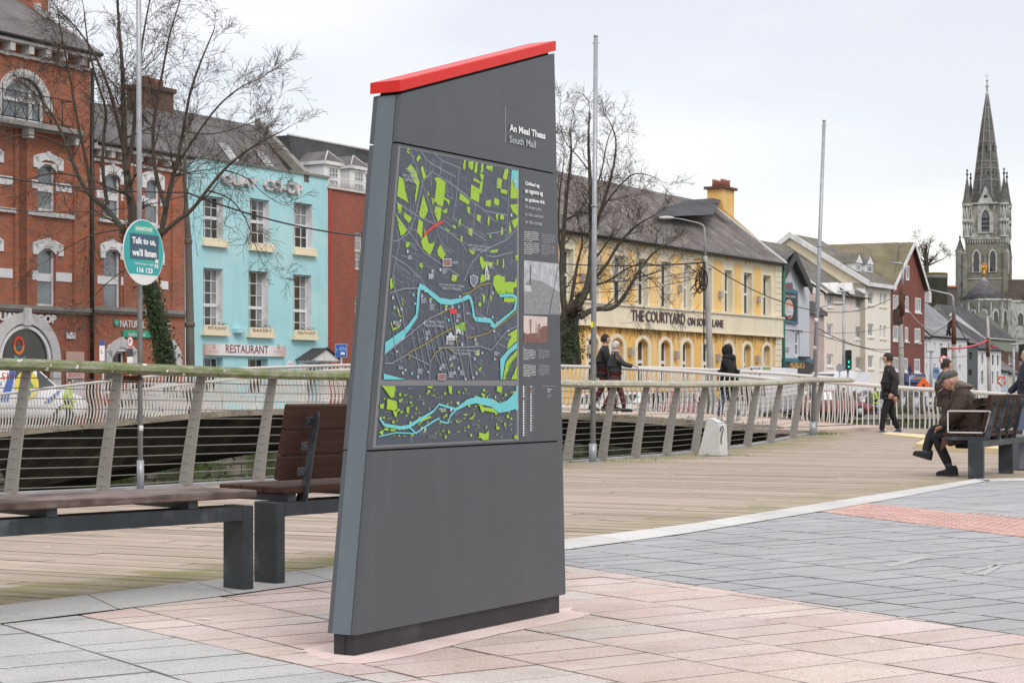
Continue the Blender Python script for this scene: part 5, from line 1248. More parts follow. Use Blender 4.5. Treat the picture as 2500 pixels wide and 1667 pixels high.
for sg in(-1, 1):
 for i in range(10):
  a0, a1=pi/2*i/10, pi/2*(i+1)/10;zq=b.z(55, 262)
  mb.poly([(acx+sg*arr*cos(a0), 0, zq+arr*sin(a0)), (acx+sg*arr*cos(a1), 0, zq+arr*sin(a1)), (acx+sg*arr*cos(a1), 0, zq+arr), (acx+sg*arr*cos(a0), 0, zq+arr)])
zs1=b.z(55, 262)
side_walls(mb, X0, X1, 0, ze, 10);mb.build('wall', BRICK1, b.e)
mb=MB();ga=(dcx-drr, dcx+drr, 0, b.z(59, 880));rects_wall(mb, X0, X1, 0, zst-.002, [ga], .03, .5)
mb.build('shop_wall', BRICK1G, b.e)
mb=MB();arch_band(mb, acx, zs1, arr, arr*1.27, -.09, .0, 1.0, 20);
mb.box(acx-arr*1.27, acx-arr, -.09, 0, wt[2], zs1-.001);mb.box(acx+arr, acx+arr*1.27, -.09, 0, wt[2]+.5, zs1-.001);mb.build('window_arch', PALESTONE, b.e)
w_=MB();y=-.03
arch_band(w_, acx, zs1, arr*.86, arr*.99, .1, .16, 1, 18);w_.box(acx-arr, acx-arr*.86, .1, .16, wt[2], zs1);w_.box(acx+arr*.86, acx+arr, .1, .16, wt[2], zs1)
w_.box(acx-arr*.86, acx+arr*.98, .1, .16, wt[2], wt[2]+.12);w_.box(acx-arr*.8, acx+arr*.62, .09, .16, zs1+.18, zs1+.3);w_.box(acx+.35, acx+.47, .09, .16, wt[2], zs1+.2);w_.box(acx+.35, acx+.47, .095, .16, zs1+.3, zs1+arr*.7)
wo=w_.build('window', WHITE, b.e)
mb=MB();mb.poly([(acx-arr, .17, wt[2]), (acx+arr, .17, wt[2]), (acx+arr, .17, zs1+arr), (acx-arr, .17, zs1+arr)]);mb.build('pane', GL_SKY, wo)
for w_, hd in((w1, (b.x(79), b.x(153), b.z(115, 584))), (w1b, None), (w2, (b.x(80), b.x(153), b.z(115, 374))), (w2b, None)):
 wo=window(b.e, *w_, y=.14, cols=1, rows=2, gl=GL_SKY, fw=.09, bar=.07)
 if hd is None:
  src=(b.x(79)-pitch, b.x(153)-pitch, (b.z(115, 584)if w_ is w1b else b.z(115, 374)))
 else:src=hd
 mb=MB();seg_head(mb, src[0], src[1], src[2], .55, .24, -.05, .0, .17);
 mb.prism([(w_[0]-.02, w_[3]-.24), (w_[0]+.3, w_[3]-.02), (w_[1]-.3, w_[3]-.02), (w_[1]+.02, w_[3]-.24), (w_[1]+.02, w_[3]+.02), (w_[0]-.02, w_[3]+.02)], -.045, -.004)
 mb.build('window_hood', WHITE, b.e)
mb=MB()
for(w_, za, zb__)in((w1, b.z(100, 684), b.z(100, 662)), (w2, b.z(100, 462), b.z(100, 441))):
 for k_ in(0, 1):
  o_=-pitch*k_;mb.box(b.x(64)+o_, w_[0]+o_-.005, -.03, 0, za, zb__);mb.box(w_[1]+o_+.005, b.x(174)+o_, -.03, 0, za, zb__)
mb.each('white_band', WHITE, b.e)
mb=MB();mb.box(b.x(64), b.x(178), -.12, 0, b.z(100, 528), b.z(100, 517));mb.box(b.x(64)-pitch, b.x(178)-pitch, -.12, 0, b.z(100, 528), b.z(100, 517))
mb.box(X0, b.x(178), -.1, 0, b.z(100, 323), b.z(100, 311));mb.build('sill_band', PALESTONE, b.e)
mb=MB()
for pa, pb in((178, 216), (42, 62)):
 zt_=ze-.66 if pa==178 else wt[2]-.25
 mb.box(b.x(pa), b.x(pb), -.07, 0, zst+.14, zt_)
 mb.box(b.x(pa)-pitch, b.x(pb)-pitch, -.07, 0, zst+.14, wt[2]-.25)
mb.each('pilaster', BRICK1, b.e)
mb=MB();mb.box(X0, X1+.02, -.16, 0, zst-.02, zst+.13);mb.box(X0, X1+.02, -.1, 0, zst-.1, zst-.021);mb.build('string_course', STRING, b.e)
mb=MB();mb.box(X0, X1+.1, -.45, 0, ze-.22, ze-.02);mb.box(X0, X1+.05, -.1, 0, ze-.62, ze-.52);mb.build('cornice', PALESTONE, b.e)
mb=MB()
for px_ in(-70, -30, 11, 57, 99, 140, 187):x=b.x(px_);mb.prism([(x-.11, ze-.52), (x+.11, ze-.52), (x+.11, ze-.221), (x-.11, ze-.221)], -.4, 0);mb.prism([(x-.09, ze-.66), (x+.09, ze-.66), (x+.09, ze-.521), (x-.09, ze-.521)], -.2, -.1)
mb.each('cornice_bracket', PALESTONE, b.e)
zb_=wt[2]-.05;xb1=b.x(150)
mb=MB();mb.box(X0, b.x(177), -.55, 0, zb_-.16, zb_);mb.build('balcony', STONE, b.e);bal=MB()
for px_ in(56, 170, -60):x=b.x(px_);bal.prism([(x-.12, zb_-.5), (x+.12, zb_-.5), (x+.12, zb_-.161), (x-.12, zb_-.161)], -.4, 0)
bal.each('balcony_bracket', PALESTONE, b.e);mb=MB()
for hz in(.08, .95):mb.tube([(X0, -.5, zb_+hz), (xb1, -.5, zb_+hz), (xb1, -.02, zb_+hz)], .018, 6)
x=X0;i=0
while x<xb1:
 mb.tube([(x, -.5, zb_), (x, -.5, zb_+(1.15 if i%3==0 else .95))], .016, 5);
 mb.tube([(x, -.5, zb_+.08), (x+.55, -.5, zb_+.95)], .01, 5);mb.tube([(x, -.5, zb_+.95), (x+.55, -.5, zb_+.08)], .01, 5);x+=.55;i+=1
mb.build('balcony_railing', BLACK, b.e)
rw, rz_=b.ridge(X1, 45, 0);rsl=(rz_-ze)/rw;roof(b, X0, X1+.1, ze, 5.2, 5.2*rsl, SLATE, .45, verge=PALESTONE)
mb=MB();xa, za=b.S(118, 34, -2.6);mb.box(xa-.9, xa, 2.6, 3.6, ze+1, ze+7);mb.build('chimney', BRICK1, b.e)
mb=MB()
for i in range(7):y_=2.0+i*.5;mb.box(X1-.13, X1+.14, y_, y_+.5, ze+y_*rsl-.2, ze+y_*rsl+.42)
mb.build('gable_coping', PALESTONE, b.e)
text('QUAY', 'lettering', b.e, WHITE, b.x(-25), b.z(20, 787), b.x(45)-b.x(-25), b.z(20, 763)-b.z(20, 787), y=-.02, ext=.06, bold=.03)
text('COOP', 'lettering', b.e, WHITE, b.x(73), b.z(100, 788), b.x(134)-b.x(73), b.z(100, 768)-b.z(100, 788), y=-.02, ext=.06, bold=.03)
zsd=b.z(59, 880);mb=MB();arch_band(mb, dcx, zsd, drr, drr*1.3, -.12, .03, 1, 24);mb.box(dcx-drr*1.3, dcx-drr, -.12, .03, 0, zsd-.001);mb.box(dcx+drr, dcx+drr*1.3, -.12, .03, 0, zsd-.001)
mb.box(dcx-.16, dcx+.16, -.2, .03, zsd+drr*.95, zsd+drr*1.42);mb.build('door_arch', PALESTONE, b.e)
mb=MB();mb.prism([(dcx+drr*cos(pi*i/24), zsd+drr*sin(pi*i/24))for i in range(25)], .0, .026);dr=mb.build('fanlight', GL_DARK, b.e)
mb=MB();arch_band(mb, dcx, zsd, drr*.86, drr*.95, -.08, -.005, 1, 24);mb.build('fanlight_frame', WHITE, dr)
ex, ez=b.x(45), b.z(45, 843)
EMR, EMO, EMB, EMW=flat('emblem_red', (.62, .06, .03), .5), flat('emblem_orange', (.75, .22, .03), .5), flat('emblem_blue', (.02, .30, .42), .5), flat('emblem_wave', (.12, .32, .45), .5)
for a0, a1, m_ in((0, 180, EMR), (180, 360, EMO)):
 mb=MB();arch_band(mb, ex, ez, .17, .25, -.03, -.004, 1.28, 16, 0, a0, a1);mb.build('emblem', m_, dr)
text('QUAY', 'lettering', dr, EMR, ex-.15, ez+.02, .3, .09, y=-.005, ext=.006, bold=.01);text('CO-OP', 'lettering', dr, EMB, ex-.16, ez-.12, .32, .1, y=-.005, ext=.006, bold=.02)
mb=MB();wv=[(-.3, .06), (-.15, .07), (0, -.0), (.12, -.01), (.32, .06), (.22, -.06), (.05, -.13), (-.1, -.1), (-.2, .0)];mb.prism([(ex+x, ez-.42+z)for x, z in wv], -.035, -.006);mb.build('emblem', EMW, dr)
mb=MB();mb.poly([(dcx-drr, .3, 0), (dcx+drr, .3, 0), (dcx+drr, .3, zsd), (dcx-drr, .3, zsd)]);mb.build('door', GL_DARK, b.e)
def board(b, pa, pb, pt, pbm, m, name='sign_board', y=-.06, th=.05):
 q=MB();q.cbox(b.x(pa), b.x(pb), y, y+th, b.z(pa, pbm), b.z(pa, pt), .008);return q.build(name, m, b.e)
board(b, 161, 182, 811, 827, WHITE, 'alarm_box');board(b, 159, 203, 858, 898, flat('poster_pink', (.55, .36, .32), .5), 'poster')
board(b, 160, 203, 902, 1000, flat('menu_board', (.66, .62, .6), .5), 'menu_board')
text('BREAKFAST', 'lettering', b.e, EMR, b.x(163), b.z(163, 921), b.x(200)-b.x(163), .18, y=-.062);text('COFFEE', 'lettering', b.e, BLACK, b.x(163), b.z(163, 936), b.x(200)-b.x(163), .19, y=-.062)
downpipe(b, 219, ze-.5, BLACK, .07, -.12)
b=Bld('brick_building', 'lower orange brick building with a hidden arched door, between tall one and turquoise one', 220, Plane(0, 61.7, VP).S(220, HY)[0]*Plane(0, 61.7, VP).ay+61.7)
X0, X1=0.0, b.x(451);ze=b.z(340, 364)-.02;zst=b.z(340, 762)
wl=[W1(b, 252, 295, 421, 533), W1(b, 354, 391, 435, 547), W1(b, 253.5, 295, 606, 760), W1(b, 356, 391, 620, 766)]
dl=[W1(b, 260, 308, 857, 960), (b.x(405), b.x(436), 0, b.z(420, 858))]
mb=MB();rects_wall(mb, X0, X1, zst, ze, wl);side_walls(mb, X0, X1, 0, ze, 8.4);mb.build('wall', BRICK2, b.e)
mb=MB();rects_wall(mb, X0, X1, 0, zst-.002, dl, .02, .3);mb.build('shop_wall', BRICK1G if False else BRICK2, b.e)
for i, w_ in enumerate(wl):
 window(b.e, *w_, y=.14, cols=1, rows=2, gl=GL_SKY, fw=.08, bar=.07)
 mb=MB();seg_head(mb, w_[0]-.2, w_[1]+.2, w_[3]+.3, .66, .24, -.05, 0, .17);mb.prism([(w_[0]-.02, w_[3]-.2), (w_[0]+.25, w_[3]-.02), (w_[1]-.25, w_[3]-.02), (w_[1]+.02, w_[3]-.2), (w_[1]+.02, w_[3]+.02), (w_[0]-.02, w_[3]+.02)], -.045, -.004);mb.build('window_hood', WHITE, b.e)
 q=MB();hb=w_[2]+(w_[3]-w_[2])*.43
 if i<2:q.box(w_[0]-.3, w_[1]+.35, -.12, 0, w_[2]-.14, w_[2]-.01)
 q.box(w_[0]-.35, w_[0]-.005, -.03, 0, hb, hb+.3);q.box(w_[1]+.005, w_[1]+.42, -.03, 0, hb, hb+.3);q.each('white_band', WHITE, b.e)
mb=MB();mb.box(X0+.02, X1-.01, -.16, 0, zst-.02, zst+.13);mb.box(X0+.02, X1-.01, -.1, 0, zst-.1, zst-.021);mb.build('string_course', STRING, b.e)
mb=MB();mb.box(X0+.02, X1-.02, -.35, 0, ze-.26, ze-.06);mb.box(X0+.02, X1-.02, -.08, 0, ze-.66, ze-.56)
for px_ in(236, 262, 290, 330, 365, 400, 435):x=b.x(px_);mb.box(x-.1, x+.1, -.3, 0, ze-.5, ze-.262)
mb.build('cornice', PALESTONE, b.e)
mb=MB();mb.box(b.x(300), b.x(336), -.06, 0, zst+.13, ze-.6);mb.box(b.x(418), b.x(446), -.06, 0, zst+.13, ze-.6);mb.each('pilaster', BRICK2, b.e)
rw2=2.9;xr, zr=b.S(414, 284, -rw2);roof(b, X0+.02, b.x(456), ze-.02, rw2, zr-ze, SLATE, .35, verge=None)
mb=MB();xa=b.S(352, 225, -2.4)[0];xb, zt_=b.S(424, 229, -2.4);mb.box(xa, xb, 2.4, 3.3, ze+.2, zt_);mb.box(xa-.08, xb+.08, 2.3, 3.4, zt_+.001, zt_+.16);ch_=mb.build('chimney', brickmat('brick_brown', (.17, .1, .07), (.13, .08, .06), (.1, .08, .07)), b.e)
mb=MB()
for i in range(5):mb.lathe([(.13, 0), (.11, .3), (.14, .35)], 10, o=(xa+.2+i*.3, 2.8, zt_+.162))
mb.each('chimney_pot', mat('terracotta', (.36, .16, .11), .8, .25, 5), ch_)
for pa, pb, ptop in((257, 333, 826), (397, 441, 833)):
 mb=MB();x0, x1=b.x(pa), b.x(pb);seg_head(mb, x0, x1, b.z((pa+pb)/2, ptop), .9, .3, -.07, .02, .45);mb.build('door_hood', PALESTONE, b.e)
w_=dl[0];window(b.e, w_[0], w_[1], w_[2], w_[3], y=.2, cols=1, rows=1, gl=GL_DARK, fw=.07)
mb=MB();x0, x1=w_[0], w_[1];mb.prism([(x0, w_[3]), (x1, w_[3]), (x1-.1, w_[3]+.22), ((x0+x1)/2, w_[3]+.36), (x0+.1, w_[3]+.22)], -.01, .018);mb.build('fanlight', WHITE, b.e)
w_=dl[1];q=MB();q.poly([(w_[0], .29, 0), (w_[1], .29, 0), (w_[1], .29, w_[3]), (w_[0], .29, w_[3])]);q.build('door', GL_DARK, b.e)
GRN=flat('sign_shop_green', (.03, .38, .24), .5)
q=MB();x, z=b.x(283), b.z(283, 787.5);q.prism([(x+.13*cos(t), z+.13*sin(t))for t in[2*pi*i/20 for i in range(20)]], -.04, -.0);q.build('sign_disc', GRN, b.e)
text('THE', 'lettering', b.e, WHITE, x-.09, z-.035, .18, .08, y=-.041);text('NATURAL', 'lettering', b.e, WHITE, b.x(292), b.z(292, 799), b.x(352)-b.x(292), .27, y=-.01, ext=.03, bold=.0);text('CLINIC', 'lettering', b.e, WHITE, b.x(366), b.z(366, 803.5), b.x(416)-b.x(366), .27, y=-.01, ext=.03)
board(b, 298, 410, 806, 823, GRN);text('Individual', 'lettering', b.e, WHITE, b.x(311), b.z(311, 820), b.x(352)-b.x(311), .14, y=-.061, bold=.01)
TURQ=mat('turquoise_render', (.39, .69, .74), .7, .06, .5, .1, 20, stain=(.34, .64, .69), streak=.15)
b=Bld('turquoise_building', 'turquoise rendered restaurant building with big raised lettering below its parapet', 452, Plane(0, 61.7, VP).S(452, HY)[0]*Plane(0, 61.7, VP).ay+61.7)
X1=b.x(801);zp=b.z(620, 407)
wu=[W1(b, 496, 537, 476, 580), W1(b, 610, 650, 483, 592), W1(b, 717, 755, 493, 603)];wf=[W1(b, 496, 536, 653, 803), W1(b, 607, 647, 660, 809), W1(b, 716, 753, 669, 815)]
wg=[W1(b, 496, 536, 872, 960), W1(b, 606, 646, 874, 962), (b.x(739), b.x(775), 0, b.z(755, 890))]
def wid(w_, k_=1.22):return(w_[0], w_[0]+(w_[1]-w_[0])*k_, w_[2], w_[3])
wu=[wid(w_)for w_ in wu];wf=[wid(w_)for w_ in wf];wg=[wid(w_)for w_ in wg[:2]]+wg[2:]
mb=MB();rects_wall(mb, 0, X1, 0, zp, wu+wf+wg, 0, .34);side_walls(mb, 0, X1, 0, zp, 9);mb.build('wall', TURQ, b.e)
mb=MB()
for w_ in wu+wf:
 x0, x1, z0, z1=w_;mb.box(x0+.003, x0+.02, .01, .30, z0, z1-.003);mb.box(x1-.02, x1-.003, .01, .30, z0, z1-.003)
mb.each('window_reveal', WHITE, b.e)
mb=MB();mb.box(-.05, X1+.05, -.08, .3, zp+.001, zp+.1);mb.build('parapet_coping', STRING, b.e)
CURT=[(.55, .97, .02, .98), (.02, .2, .3, .98)]
for i, w_ in enumerate(wu):window(b.e, w_[0]+.02, w_[1]-.02, *w_[2:], y=.3, cols=3, rows=4, fw=.05, bar=.032, gl=GL_DARK, curtain=[None, (.6, .97, .3, .98), (.05, .97, .45, .98)][i])
for i, w_ in enumerate(wf):window(b.e, w_[0]+.02, w_[1]-.02, *w_[2:], y=.3, cols=3, rows=5, fw=.05, bar=.032, gl=GL_DARK, curtain=(.66, .97, .02, .98))
for i, w_ in enumerate(wg[:2]):window(b.e, w_[0]+.02, w_[1]-.02, *w_[2:], y=.3, cols=3, rows=2, fw=.06, bar=.032, gl=GL_DARK)
for i, w_ in enumerate(wu):q=MB();q.cbox(w_[0]-.06, w_[1]+.12, -.14, .3, w_[2]-.24, w_[2]-.002, .01);q.box(w_[0]-.1, w_[1]+.16, -.18, -.001, w_[2]-.32, w_[2]-.241);q.build('sill', CREAMP, b.e)
BRN=flat('lettering_brown', (.16, .09, .05), .5)
for w_, s in zip(wf, ('RESTAURANT', 'BAKERY', 'HEALTH SHOP')):
 q=MB();q.cbox(w_[0]-.04, w_[1]+.1, -.2, -.02, w_[2]-.08, w_[2]+.16, .01);q.box(w_[0]-.16, w_[1]+.2, -.22, .3, w_[2]-.24, w_[2]-.081);bx=q.build('window_box', CREAMP, b.e)
 text(s, 'lettering', bx, BRN, w_[0]+.03, w_[2]-.02, (w_[1]-w_[0])*.95, .13, y=-.201, ext=.003, bold=.01)
 q=MB();rr=random.Random(len(s))
 for _ in range(60):leafclump(q, (rr.uniform(w_[0], w_[1]+.05), -.1, w_[2]+.2), .1, 2, .035, rnd=rr)
 q.build('plants', mat('dead_plants', (.09, .07, .04), .9, .4, 9), bx)
text('QUAY', 'lettering', b.e, mat('letter_pinkwhite', (.66, .61, .62), .6, .1, 3), b.x(537), b.z(537, 452), b.x(626)-b.x(537), .46, y=-.03, ext=.1, bold=.035);text('CO-OP', 'lettering', b.e, mat('letter_pinkwhite', 0), b.x(641), b.z(641, 464), b.x(735)-b.x(641), .46, y=-.03, ext=.1, bold=.035)
k=NT('restaurant_board');gr=k.n('ShaderNodeSeparateXYZ');k.l(k.tc.outputs['Generated'], gr.inputs[0]);ab=k.n('ShaderNodeMath', operation='PINGPONG');k.l(gr.outputs[0], ab.inputs[0]);ab.inputs[1].default_value=.5
k.col(k.mix(k.ramp(ab.outputs[0], .0, .2), (.55, .36, .32), (.74, .73, .75)));RB=k.set(.4, .4)
board(b, 496, 692, 839, 867, RB, y=-.12, th=.1);text('RESTAURANT', 'lettering', b.e, flat('lettering_maroon', (.2, .04, .05), .5), b.x(545), b.z(545, 861.5), b.x(649)-b.x(545), .33, y=-.121, bold=.012)
for px_ in(513, 671):text('Q', 'lettering', b.e, flat('lettering_maroon', 0), b.x(px_), b.z(px_, 852), .16, .2, y=-.121);text('QUAY COOP', 'lettering', b.e, flat('lettering_pink', (.55, .3, .3), .5), b.x(px_-8), b.z(px_-8, 861.5), .5, .09, y=-.121)
q=MB();q.cbox(b.x(568), b.x(589), -.25, -.001, b.z(568, 813), b.z(568, 801), .01);q.build('nest_box', TURQ, b.e)
q=MB();xa, xc, xb=b.x(722), b.x(763), b.x(798);za, zc_=b.z(763, 881), b.z(763, 853)
q.prism([(xa, za), (xb, za), (xb, za+.05), (xc, zc_), (xa, za+.05)], -.7, -.62);q.box(xa+.1, xb-.1, -.6, -.001, za-.06, za+.02);q.build('door_canopy', WHITE, b.e)
q=MB();q.mesh([(xa-.05, -.75, za+.04), (xc, -.75, zc_+.06), (xc, -.0, zc_+.06), (xa-.05, -.0, za+.04), (xb+.05, -.75, za+.04), (xb+.05, 0, za+.04)], [(0, 1, 2, 3), (1, 4, 5, 2)])
q.tube([(xa-.05, -.76, za+.04), (xc, -.76, zc_+.06), (xb+.05, -.76, za+.04)], .05, 6);q.build('canopy_roof', SLATED, b.e)
q=MB();q.box(b.x(726), b.x(738), -.25, -.02, 0, za-.08);q.box(b.x(778), b.x(790), -.25, -.02, 0, za-.08);q.each('door_column', WHITE, b.e)
q=MB();q.poly([(wg[2][0], .33, 0), (wg[2][1], .33, 0), (wg[2][1], .33, wg[2][3]), (wg[2][0], .33, wg[2][3])]);q.build('door', mat('door_grey', (.25, .26, .28), .5), b.e)
q=MB();x, z=b.x(694.5), b.z(694.5, 894);q.prism([(x+.22*cos(t), z+.24*sin(t))for t in[2*pi*i/24 for i in range(24)]], -.3, -.26);ds=q.build('hanging_disc', WHITE, b.e)
text('LOVE', 'lettering', ds, flat('lettering_magenta', (.6, .1, .25), .5), x-.15, z+.03, .3, .1, y=-.301)
rx=b.x(740);rw, rz_=b.ridge(rx, 620, 306);print('turq ridge', rw, rz_-zp);rf=roof(b, .02, rx, zp-.35, rw, rz_-zp+.35, SLATE, -.3, verge=None, gut=None);rr_=rz_-zp+.35
for pxa, pxb in((546, 574), (631, 661)):
 q=MB();f_=lambda t:(.3+(rw-.3)*t, zp-.35+rr_*t);x0=b.S(pxb, 400, -rw*.3)[0]-.3
 for(ta, tb, w0, w1_, m_, up)in((.12, .5, 0, .62, 0, .06), ):
  (ya, za2), (yb, zb2_)=f_(ta), f_(tb);q.mesh([(x0, ya, za2+up), (x0+w1_, ya, za2+up), (x0+w1_, yb, zb2_+up), (x0, yb, zb2_+up)], [(0, 1, 2, 3)])
 q.build('skylight', GL_CURT, rf)
q=MB();x=b.x(742)
zq=rz_+.3;q.mesh([(x-.0, -.0, zp-.3), (x+.35, 0, zp-.3), (x+.35, rw, zq-.4), (x, rw, zq-.4), (x, 0, zp+.15), (x+.35, 0, zp+.15), (x+.35, rw, zq), (x, rw, zq)], [(0, 1, 2, 3), (4, 5, 6, 7), (0, 1, 5, 4), (0, 3, 7, 4), (1, 2, 6, 5), (3, 2, 6, 7)]);q.build('party_wall', STRING, b.e)
BRICK3=brickmat('brick_red', (.35, .09, .06), (.28, .07, .045), (.33, .2, .16))
b=Bld('brick_building', 'red brick block with white dormers, half hidden behind the map sign', 801.5, Plane(0, 61.7, VP).S(801.5, HY)[0]*Plane(0, 61.7, VP).ay+61.7)
X1=b.x(1120);zt=b.z(820, 463);ws_=[W1(b, 866, 884, 565, 657), W1(b, 866, 884, 722, 800), W1(b, 925, 943, 575, 665), W1(b, 1000, 1018, 585, 672), W1(b, 1070, 1088, 590, 680)]
mb=MB();rects_wall(mb, 0, X1, 0, zt, ws_);side_walls(mb, 0, X1, 0, zt, 9);mb.build('wall', BRICK3, b.e)
for w_ in ws_:window(b.e, *w_, y=.1, cols=2, rows=4, gl=GL_CURT, fw=.05)
q=MB();q.box(0, .18, -.06, -.001, 0, zt);q.build('red_pilaster', flat('red_paint', (.4, .05, .04), .6), b.e)
q=MB();q.box(-.1, X1, -.1, .1, zt+.001, zt+.09);q.build('wall_coping', PALESTONE, b.e)
xl, zr=b.S(743, 338, -2.2);xl=min(xl, .1);q=MB();q.poly([(xl, 1.4, zt-.5), (X1, 1.4, zt-.5), (X1, 2.2, zr), (xl, 2.2, zr)]);q.poly([(xl, 1.4, zt-.5), (xl, 2.2, zr), (xl, 9, zr), (xl, 9, zt-.5)]);q.poly([(xl, 2.2, zr), (X1, 2.2, zr), (X1, 9, zr), (xl, 9, zr)]);r_=q.build('roof', SLATED, b.e)
q=MB();q.tube([(xl, 2.2, zr+.03), (X1, 2.2, zr+.03)], .06, 6);q.build('roof_edge', PALESTONE, r_)
for pxa in(803, 866, 940, 1010):
 x0=b.x(pxa);x1=x0+1.18;zt2=zt+1.05;q=MB();q.box(x0, x1, .25, 1.6, zt+.1, zt2);q.box(x0-.1, x1+.1, .12, 1.6, zt2+.001, zt2+.14);dm=q.build('dormer', WHITE, b.e)
 window(dm, x0+.3, x1-.2, zt+.2, zt2-.08, y=.245, cols=3, rows=3, gl=GL_CURT, fw=.04)
 q=MB();c_=(x0+x1)/2;A, B_, C_, D_, E_=(x0-.1, .12, zt2+.145), (x1+.1, .12, zt2+.145), (c_, .5, zt2+.62), (c_, 1.6, zt2+.62), (x1+.1, 1.6, zt2+.145)
 q.poly([A, B_, C_]);q.poly([B_, E_, D_, C_]);q.poly([A, C_, D_, (x0-.1, 1.6, zt2+.145)]);q.build('dormer_roof', SLATE, dm);q=MB();q.tube([A, C_, B_], .035, 6);q.build('hip_flashing', PALESTONE, dm)
q=MB();
for i in range(26):q.tube([(.1+i*.14, -.02, zt+.1), (.1+i*.14, -.02, zt+.5)], .012, 5)
q.tube([(.05, -.02, zt+.5), (4, -.02, zt+.5)], .018, 6);q.build('balcony_rail', WHITE, b.e)
xa, za=b.S(697, 356, -2.6);q=MB();q.box(xa, xl-.01, 2.5, 5.6, zt-1, za);q.build('stair_gable', mat('brown_render', (.12, .085, .065), .9, .3, 3), b.e)
b=Bld('yellow_building', 'long yellow pub with cream trim, slate roof and raised lettering', 1340, 77.1, -.62)
YEL_=mat('yellow_render', (.80, .50, .15), .7, .08, .7, stain=(.72, .43, .13), streak=.15);YEL2=mat('yellow_render_pale', (.82, .54, .20), .7, .07, .7, streak=.12)
CRM=mat('cream_render', (.78, .70, .52), .7, .08, .8, stain=(.70, .62, .45), streak=.2)
X1=b.x(1905.5);ze=b.z(1640, 604);zc1, zc0=b.z(1700, 762), b.z(1700, 808)
U=[(1376, 1398, 604, 720), (1437, 1460, 611, 724), (1498, 1524, 620, 737), (1557, 1580, 629, 747), (1613, 1635, 638, 752), (1669, 1687, 646, 758), (1718, 1737, 655, 763), (1768, 1787, 661, 769), (1815, 1835, 667, 774), (1862, 1881, 673.5, 779)]
zwt=sum(b.z(u[0], u[2])for u in U)/len(U);zwb=sum(b.z(u[0], u[3])for u in U)/len(U)
uw=[(b.x(u[0]), b.x(u[1]), zwb, zwt)for u in U]
Lw=[(1434, 1458, 818), (1490, 1519, 822), (1554, 1580, 828), (1611, 1634, 832), (1664, 1685, 836), (1715, 1735, 840), (1768, 1786, 843), (1814, 1831, 846), (1862, 1878, 849)]
zlt=sum(b.z(u[0], u[2])for u in Lw)/len(Lw);zlb=b.z(1554, 935)
lw=[(b.x(u[0]), b.x(u[1]), zlb, zlt)for u in Lw]
mb=MB();rects_wall(mb, 0, X1, zc1, ze, uw, 0, .3);side_walls(mb, 0, X1, 0, ze, 9);mb.build('wall', CRM, b.e)
mb=MB();rects_wall(mb, 0, X1, 0, zc0, lw, 0, .3);mb.build('lower_wall', YEL_, b.e)
mb=MB()
pe=[0]+[e for w_ in uw for e in(w_[0]-.26, w_[1]+.26)]+[b.x(1889)]
pp_=list(zip(pe[::2], pe[1::2]))
for x0, x1 in pp_:
 x0+=.03;x1-=.03;zt_p, zb_p, c_=zwt+.42, zc1+.12, .12
 if x1-x0>.3:mb.prism([(x0, zb_p), (x1, zb_p), (x1, zt_p-c_), (x1-c_, zt_p), (x0+c_, zt_p), (x0, zt_p-c_)], -.02, -.001)
mb.each('yellow_panel', YEL2, b.e)
mb=MB()
for w_ in uw:
 for q_ in(.28, .72):x=w_[0]+(w_[1]-w_[0])*q_+.05;z=zwt+.62;mb.prism([(x+.12*cos(t), z+.17*sin(t))for t in[2*pi*i/14 for i in range(14)]], -.015, -.001)
mb.each('rosette', YEL_, b.e)
mb=MB();mb.box(-.02, X1+.02, -.16, 0, zc0+.001, zc1-.001);mb.box(-.05, X1+.05, -.24, 0, zc1, zc1+.09);mb.box(-.05, X1+.05, -.2, 0, zc0-.07, zc0);mb.build('fascia_band', CRM, b.e)
mb=MB();mb.box(b.x(1891), X1+.02, -.06, -.001, 0, zc0-.08);mb.box(b.x(1891), X1+.02, -.06, -.001, zc1+.1, ze);mb.build('quoins', CRM, b.e);q=MB()
for i in range(34):
 z_=.3+i*.3
 if z_<ze and not(zc0-.1<z_<zc1+.12):q.box(b.x(1891), X1+.022, -.063, -.0601, z_, z_+.03)
q.build('quoin_joints', mat('quoin_joint', (.4, .34, .24), .9), b.e)
for w_ in uw:
 window(b.e, w_[0]+.01, w_[1]-.01, w_[2], w_[3], y=.26, cols=2, rows=2, fw=.09, bar=.03, gl=GL_DARK, curtain=random.choice([None, None, (.05, .95, .5, .97)]))
 q=MB();q.box(w_[0]-.09, w_[0]-.001, -.04, .0, w_[2]-.05, w_[3]+.1);q.box(w_[1]+.001, w_[1]+.09, -.04, 0, w_[2]-.05, w_[3]+.1);q.box(w_[0], w_[1], -.04, 0, w_[3]+.001, w_[3]+.1);q.build('window_surround', CRM, b.e)
REDC=flat('bunting_red', (.42, .07, .05), .7)
